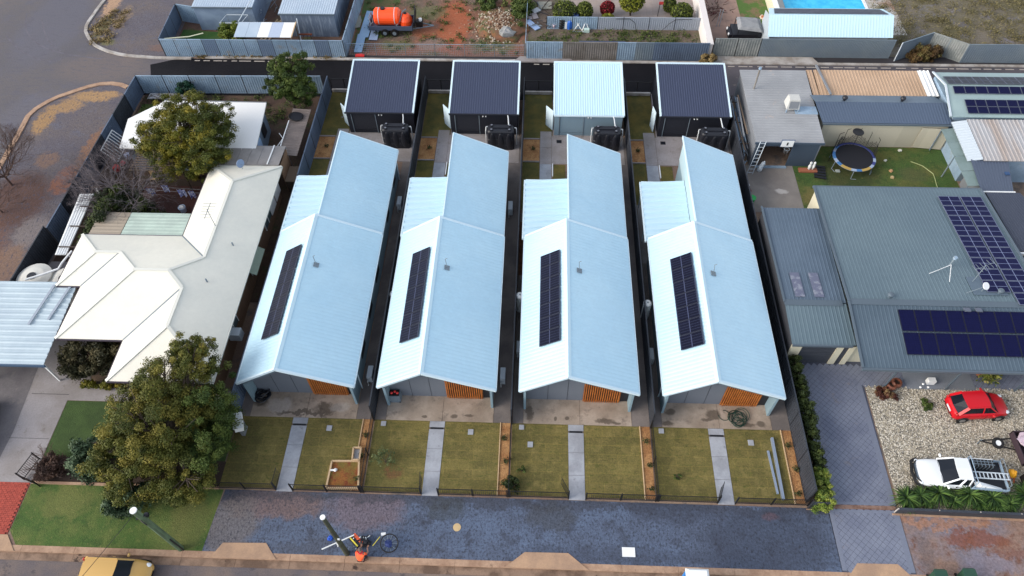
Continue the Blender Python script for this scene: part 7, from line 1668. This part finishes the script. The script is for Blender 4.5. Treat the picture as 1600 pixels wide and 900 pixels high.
part('yellow_housing', B().blob((27.45,16.75,.5),(.2,.25,.22),2,.2,10,7), M('machine_yellow', C(226,160,30), .5), bl); part('orange_leg', B().bar((27.2,16.4,0),(27.4,16.6,.4),.05,.05).bar((27.6,16.3,0),(27.5,16.6,.4),.05,.05), M('machine_orange', C(210,100,50), .5), bl)

# ================================================================ trees and shrubs
m_bark = M('grey_brown_bark', C(92,80,70), .95, C(70,60,52), 3, fine=.2)
m_ly = leafmat('yellow_green_leaf', C(60,70,22), C(100,102,30), C(146,132,40))
m_lg = leafmat('mid_green_leaf', C(42,54,20), C(76,86,32), C(112,114,46))
m_lo = leafmat('olive_gold_leaf', C(64,74,30), C(98,102,42), C(146,134,58))
m_ld = leafmat('dark_green_leaf', C(30,42,20), C(54,68,30), C(86,98,44))
m_lb = leafmat('blue_green_leaf', C(46,64,44), C(80,102,74), C(118,136,104))
m_lh = leafmat('hedge_brown_leaf', C(40,42,26), C(72,70,44), C(106,96,66))
m_lt = leafmat('fresh_green_leaf', C(44,60,24), C(68,88,36), C(104,116,50))
t = tree('yellow_green_tree', 'rounded yellow-green tree overhanging the white outbuilding roof', (-26.8,39.6,0),
     [((-26.6,40.2,3.9),(2.7,2.6,2.0),180,300,.48),((-29.0,40.6,3.5),(1.6,1.3,.9),40,200,.42),((-24.9,39.4,3.7),(2.0,2.2,1.6),80,220,.45),((-26.6,42.0,5.0),(1.9,1.3,1.1),46,220,.44),((-26.2,38.0,3.2),(2.2,1.3,1.2),60,220,.42),((-28.4,39.2,3.6),(1.3,1.2,1.2),40,200,.4),((-24.3,41.6,4.4),(1.3,1.2,1.0),36,200,.4)], .054, m_ly, m_bark, 11, .22, 1.5)
rg = np.random.default_rng(12); P, T = clumps(rg, (-24.6,40.0,4.2), (2.1,2.3,1.8), 80, 220, .42, .1); foliage('shaded_side_foliage', t, P, T, .054, m_lg, 4)['label'] = 'greener foliage on the right side of the crown, coloured as its shaded side'  # darker leaf colour stands in for shade on the side away from light
t = tree('small_green_tree', 'dense green tree at the corner of the lane and the blue-grey fence', (-20.3,46.8,0),
     [((-20.1,47.7,3.1),(1.6,1.5,1.8),110,220,.4),((-20.8,48.8,4.0),(1.1,.9,.8),34,200,.34),((-19.5,48.9,4.1),(.9,.8,.7),26,200,.32),((-19.3,47.0,2.6),(1.3,1.2,1.1),44,200,.36),((-21.2,47.2,3.0),(1.0,1.0,1.0),30,200,.34)], .06, m_lt, m_bark, 13, .15, 1.3)
t = tree('large_street_tree', 'largest tree, gold and green, filling the front corner left of the new houses', (-20.6,16.6,0),
     [((-20.9,17.2,3.2),(2.7,2.9,2.4),220,320,.48),((-22.8,17.4,3.0),(1.7,1.9,1.4),70,240,.42),((-23.3,15.6,2.2),(1.5,1.5,1.3),54,240,.4),((-20.3,19.9,4.4),(1.9,1.2,1.5),60,220,.38),((-21.6,14.2,2.0),(2.2,1.3,1.3),84,250,.42),((-19.2,14.3,1.6),(1.5,1.2,1.2),50,240,.4),((-22.2,19.4,3.4),(1.2,1.0,1.0),30,220,.36),((-19.7,21.2,4.8),(1.1,.7,1.0),26,180,.3)], .05, m_lo, m_bark, 15, .3, 1.6)
rg = np.random.default_rng(16); P, T = clumps(rg, (-18.5,17.6,2.7), (1.7,2.6,2.1), 150, 250, .42, .1); foliage('shaded_green_foliage', t, P[P[:,2]>.1], T[P[:,2]>.1], .05, m_lt, 5)['label'] = 'greener right-hand part of the crown, coloured darker as its shaded side'  # crown's shaded right side put into a darker, greener leaf colour
P, T = clumps(rg, (-19.4,20.4,4.6), (1.6,1.2,1.4), 46, 190, .3, .1, skew=3); foliage('top_sprays', t, P, T, .055, m_lo, 6)
def shrub(name, label, c, r, n, per, cs, leaf, mat, seed, group=None, cat='shrub', stemr=.06):
    t = thing(name, label, cat, (c[0],c[1],0), group); rg = np.random.default_rng(seed); P, T = clumps(rg, c, r, n, per, cs, leaf, skew=seed)
    ok = P[:,2] > .04; foliage('foliage', t, P[ok], T[ok], leaf, mat, seed)
    rn = random.Random(seed); b = B()
    for k in range(7): b.tube((c[0]+rn.uniform(-.1,.1)*r[0],c[1]+rn.uniform(-.1,.1)*r[1],0),(c[0]+rn.uniform(-.7,.7)*r[0],c[1]+rn.uniform(-.7,.7)*r[1],c[2]+rn.uniform(0,.5)*r[2]),stemr,5,stemr*.3)
    part('stems', b, m_bark, t); return t
shrub('blue_green_shrub', 'blue-green shrub left of the largest tree, inside the front garden', (-25.6,15.8,1.1),(1.15,1.15,1.1),46,170,.42,.08,m_lb,21)
shrub('blue_green_shrub', 'blue-green shrub under the front edge of the largest tree', (-22.6,13.6,.8),(1.6,1.0,.8),46,170,.4,.08,m_lb,22)
shrub('dusky_shrub', 'dense brown-maroon shrub behind the short black fence at the front driveway', (-28.1,15.5,.45),(.85,.75,.5),46,150,.3,.05,leafmat('dusky_leaf', C(52,38,34), C(80,58,50), C(104,78,64)),40)
shrub('clipped_hedge_block', 'big brown-green block hedge in front of the cream house verandah', (-28.0,22.6,1.2),(1.9,1.5,1.15),120,200,.42,.07,m_lh,23,cat='hedge')
shrub('low_green_border', 'low yellow-green border below the brown-green block hedge', (-27.2,21.1,.3),(1.2,.3,.3),24,120,.25,.07,m_ly,24,cat='border plant')
shrub('leafy_climber', 'dense dark green shrub along the side yard, beside the lean-to strip', (-31.0,34.3,1.6),(1.0,3.0,1.5),110,190,.45,.08,m_ld,25)
shrub('leafy_climber', 'dark green shrub under the bare tree behind the tan awning', (-29.6,35.2,1.1),(1.6,1.2,1.0),60,170,.4,.08,m_ld,26)
shrub('leafy_climber', 'small spreading green plant at the edge of the deck', (-27.9,34.6,.5),(1.3,.6,.5),30,110,.35,.08,m_ld,27)
shrub('rear_round_shrub', 'round bright green shrub in the yard beyond the lane, top left', (-28.6,57.3,.95),(1.15,1.05,.95),60,170,.36,.085,leafmat('bright_leaf', C(50,66,20), C(92,110,36), C(140,148,58)),28)
shrub('green_tarp_bush', 'dark green bush on the rear fence beside the plank bench', (-30.3,49.2,1.1),(.8,.5,.55),26,150,.3,.07,leafmat('deep_green_leaf', C(14,44,34), C(24,66,48), C(40,90,66)),29)
shrub('brown_bush', 'brown and green bush spilling over the kink of the slate fence', (34.2,55.9,.6),(1.6,.6,.7),60,150,.35,.08,leafmat('brown_leaf', C(60,48,28), C(104,80,50), C(110,104,60)),30)
shrub('straw_tuft', 'straw-coloured tuft at the end of the white wall by the lane', (15.1,55.1,.4),(.7,.35,.45),26,120,.25,.08,m_dry,31,cat='grass tuft')
shrub('vacant_lot_bush', 'ragged green bush beside the rubble heap', (-1.9,62.8,.7),(1.2,2.6,.8),60,140,.5,.09,m_weed,32)
shrub('vacant_lot_bush', 'ragged green growth left of the rubble heap at the top edge', (-5.2,63.6,.5),(1.2,1.4,.6),40,140,.4,.09,m_weed,33)
shrub('creeper', 'red-brown groundcover plant at the corner of the gravel and pavers', (21.75,21.9,.2),(.65,.4,.22),30,110,.2,.06,leafmat('maroon_leaf', C(56,30,26), C(96,54,44), C(150,128,90)),34,cat='plant')
shrub('creeper', 'small bright green weed in the gravel below the brown pots', (24.1,21.2,.15),(.3,.45,.15),14,80,.15,.06,m_weed,35,cat='plant')
c = (-8.57, 16.55, 0); shrub('young_tree', 'thin pale sapling on the left lawn of the second blue house', (c[0],c[1],.7),(.65,.5,.5),26,26,.25,.05,leafmat('pale_sapling_leaf', C(70,84,50), C(104,116,72), C(140,150,104)),36,cat='sapling',stemr=.02)
c = (-0.53, 16.28, 0); shrub('young_shrub', 'small dark shrub on the left lawn of the third blue house', (c[0],c[1],.2),(.26,.22,.14),8,40,.12,.045,m_weed,37)
c = (8.44, 16.13, 0); shrub('young_shrub', 'small dark shrub on the left lawn of the rightmost blue house', (c[0],c[1],.15),(.24,.18,.1),8,40,.1,.045,m_weed,38)
c = (-1.05, 15.19, 0); shrub('young_shrub', 'dark green shrub at the front fence between the second and third lots', (c[0],c[1]+.1,.35),(.5,.35,.35),20,80,.2,.06,m_ld,39)
# side hedge as single plants
rg0 = random.Random(44); ys = [23.4-k*.72 for k in range(13)]
for k, y in enumerate(ys):
    last = k >= 10
    shrub('hedge_plant', ('yellow-green hedge plant at the verge end of the driveway hedge, number from the front %s' % ['third','second','first'][k-10]).replace('number from the front ','') if last else
        ['hedge plant nearest the garage','hedge plant second from the garage','hedge plant third from the garage','hedge plant fourth from the garage','hedge plant fifth from the garage','hedge plant sixth from the garage','seventh hedge plant from the garage','eighth hedge plant from the garage','hedge plant one before the last dark one','dark hedge plant touching the yellow-green end'][k]+' in the driveway row',
        (16.3+rg0.uniform(-.05,.05), y, .85 if not last else .75), (.42,.52,.8 if not last else .62), 26, 150, .24, .055, MATS.get('hedge_lime') or leafmat('hedge_lime', C(60,80,30), C(98,118,46), C(140,146,66)) if last else m_ld, 50+k, 'hedge plants along the paved driveway', 'hedge plant')
# strappy plants behind the low dark fence
m_strap = leafmat('strap_leaf', C(26,46,20), C(50,80,32), C(100,128,60))
def strappy(x, y, label, seed, s=1.0, n=60):
    t = thing('strappy_plant', label, 'plant', (x,y,0), 'strappy-leaved plants behind the low dark fence'); rg = np.random.default_rng(seed); V = []; F = []; T = []
    for k in range(n):
        a = rg.uniform(0,2*math.pi); L = s*rg.uniform(.7,1.05); el = rg.uniform(.15,1.3); h0 = .45*s
        d = np.array([math.cos(a),math.sin(a),0]); sd = np.array([-math.sin(a),math.cos(a),0])*.035*s; i0 = len(V)
        for q in range(4):
            u = q/3; r_ = L*u*math.cos(el*(1-.35*u)); z = h0+L*u*math.sin(el)-.55*L*u*u; c = np.array([x,y,max(.03,z)])+d*r_; wq = (1-u)**.5 if q < 3 else .05
            V += [c-sd*wq*1.2, c+sd*wq*1.2]
        F += [(i0+2*q,i0+2*q+1,i0+2*q+3,i0+2*q+2) for q in range(3)]; T += [rg.uniform(0,1)]*3
    me = npmesh('leaves', np.array(V)-np.array([x,y,0]), np.array(F), m_strap, np.array(T)); o = bpy.data.objects.new('leaves', me); COL.objects.link(o); o.parent = t
    part('stem', B().tube((x,y,0),(x,y,.45*s),.06,6), m_bark, t)
L6 = ['strappy plant at the driveway end of the row, leftmost','strappy plant second from the driveway','strappy plant below the front wheel of the white utility','strappy plant below the cab of the white utility','strappy plant below the tray of the white utility','strappy plant behind the tail of the white utility','strappy plant at the right edge','strappy plant cut by the right edge']
L6 += ['small strappy plant squeezed between the second and third from the driveway','small strappy plant at the fence foot below the cab','small strappy plant at the fence foot below the tray','small strappy plant between the tail plant and the edge plant','small strappy plant nearest the low fence at its driveway end']
for k, (px, s) in enumerate((((21.01, 15.23, 0),.95),((21.84, 15.4, 0),.85),((22.9, 15.59, 0),1.05),((24.52, 15.52, 0),1.1),((25.74, 15.38, 0),1.0),((25.9, 15.01, 0),.8),((27.58, 15.54, 0),1.1),((28.61, 15.47, 0),1.05),((22.19, 15.12, 0),.7),((23.62, 15.16, 0),.75),((25, 15.06, 0),.75),((26.71, 15.11, 0),.8),((21.19, 14.87, 0),.6))): strappy(px[0],px[1]-.1,L6[k],70+k,s*1.0,150)
# bare trees
def bare(name, label, base_, h, spread, seed, mat, lean=(0,0), depth=5, n0=7, r0=.1):
    t = thing(name, label, 'tree', base_); rn = random.Random(seed); tr = B(); tw = B(); p0 = Vector(base_); fork = p0+Vector((0,0,h*.22)); tr.tube(p0, fork, r0, 7, r0*.8); part('trunk', tr, mat, t)
    def grow(p, d, L, r, k):
        q = p+d*L; tw.tube(p, q, r, 4 if r > .012 else 3, r*.65, caps=False)
        if k <= 0: return
        for i in range(rn.choice((2,3,3))):
            nd = (d+Vector((rn.gauss(0,.45),rn.gauss(0,.45),rn.gauss(.02,.25)))).normalized(); grow(q, nd, L*rn.uniform(.62,.85), r*.62, k-1)
    for i in range(n0):
        a = i*2*math.pi/n0+rn.uniform(-.3,.3); d = Vector((math.cos(a)*spread+lean[0],math.sin(a)*spread+lean[1],rn.uniform(.5,1.1))).normalized(); grow(fork, d, h*.3, r0*.6, depth)
    part('branches', tw, mat, t); return t
m_pbark = M('purple_grey_twig', C(112,104,108), .95, C(92,84,86), 2, fine=.2); m_bbark = M('brown_twig', C(88,66,58), .95, C(64,50,46), 2, fine=.2)
bare('bare_tree', 'leafless purple-grey tree behind the tan awning, left of the yellow-green tree', (-30.2,36.2,0), 4.2, .8, 3, m_pbark, n0=11, depth=6)
bare('bare_shrub', 'leafless grey shrub spreading over the dark side-street fence', (-32.6,38.0,0), 3.4, 1.2, 4, m_pbark, lean=(-.2,0), n0=10, depth=6)
bare('bare_tree', 'leafless brown tree at the left edge on the side-street verge', (-41.2,38.5,0), 4.2, 1.1, 6, m_bbark, n0=11, depth=6)
bare('bare_shrub', 'brown-purple twiggy shrub by the front driveway gate', (-28.2,15.6,0), 1.5, 1.2, 9, m_bbark, depth=4, n0=10, r0=.05)
bare('bare_shrub', 'low brown twiggy growth on the left verge below the leafless tree', (-40.6,35.6,0), 2.4, 1.4, 10, m_bbark, depth=5, n0=9, r0=.06)
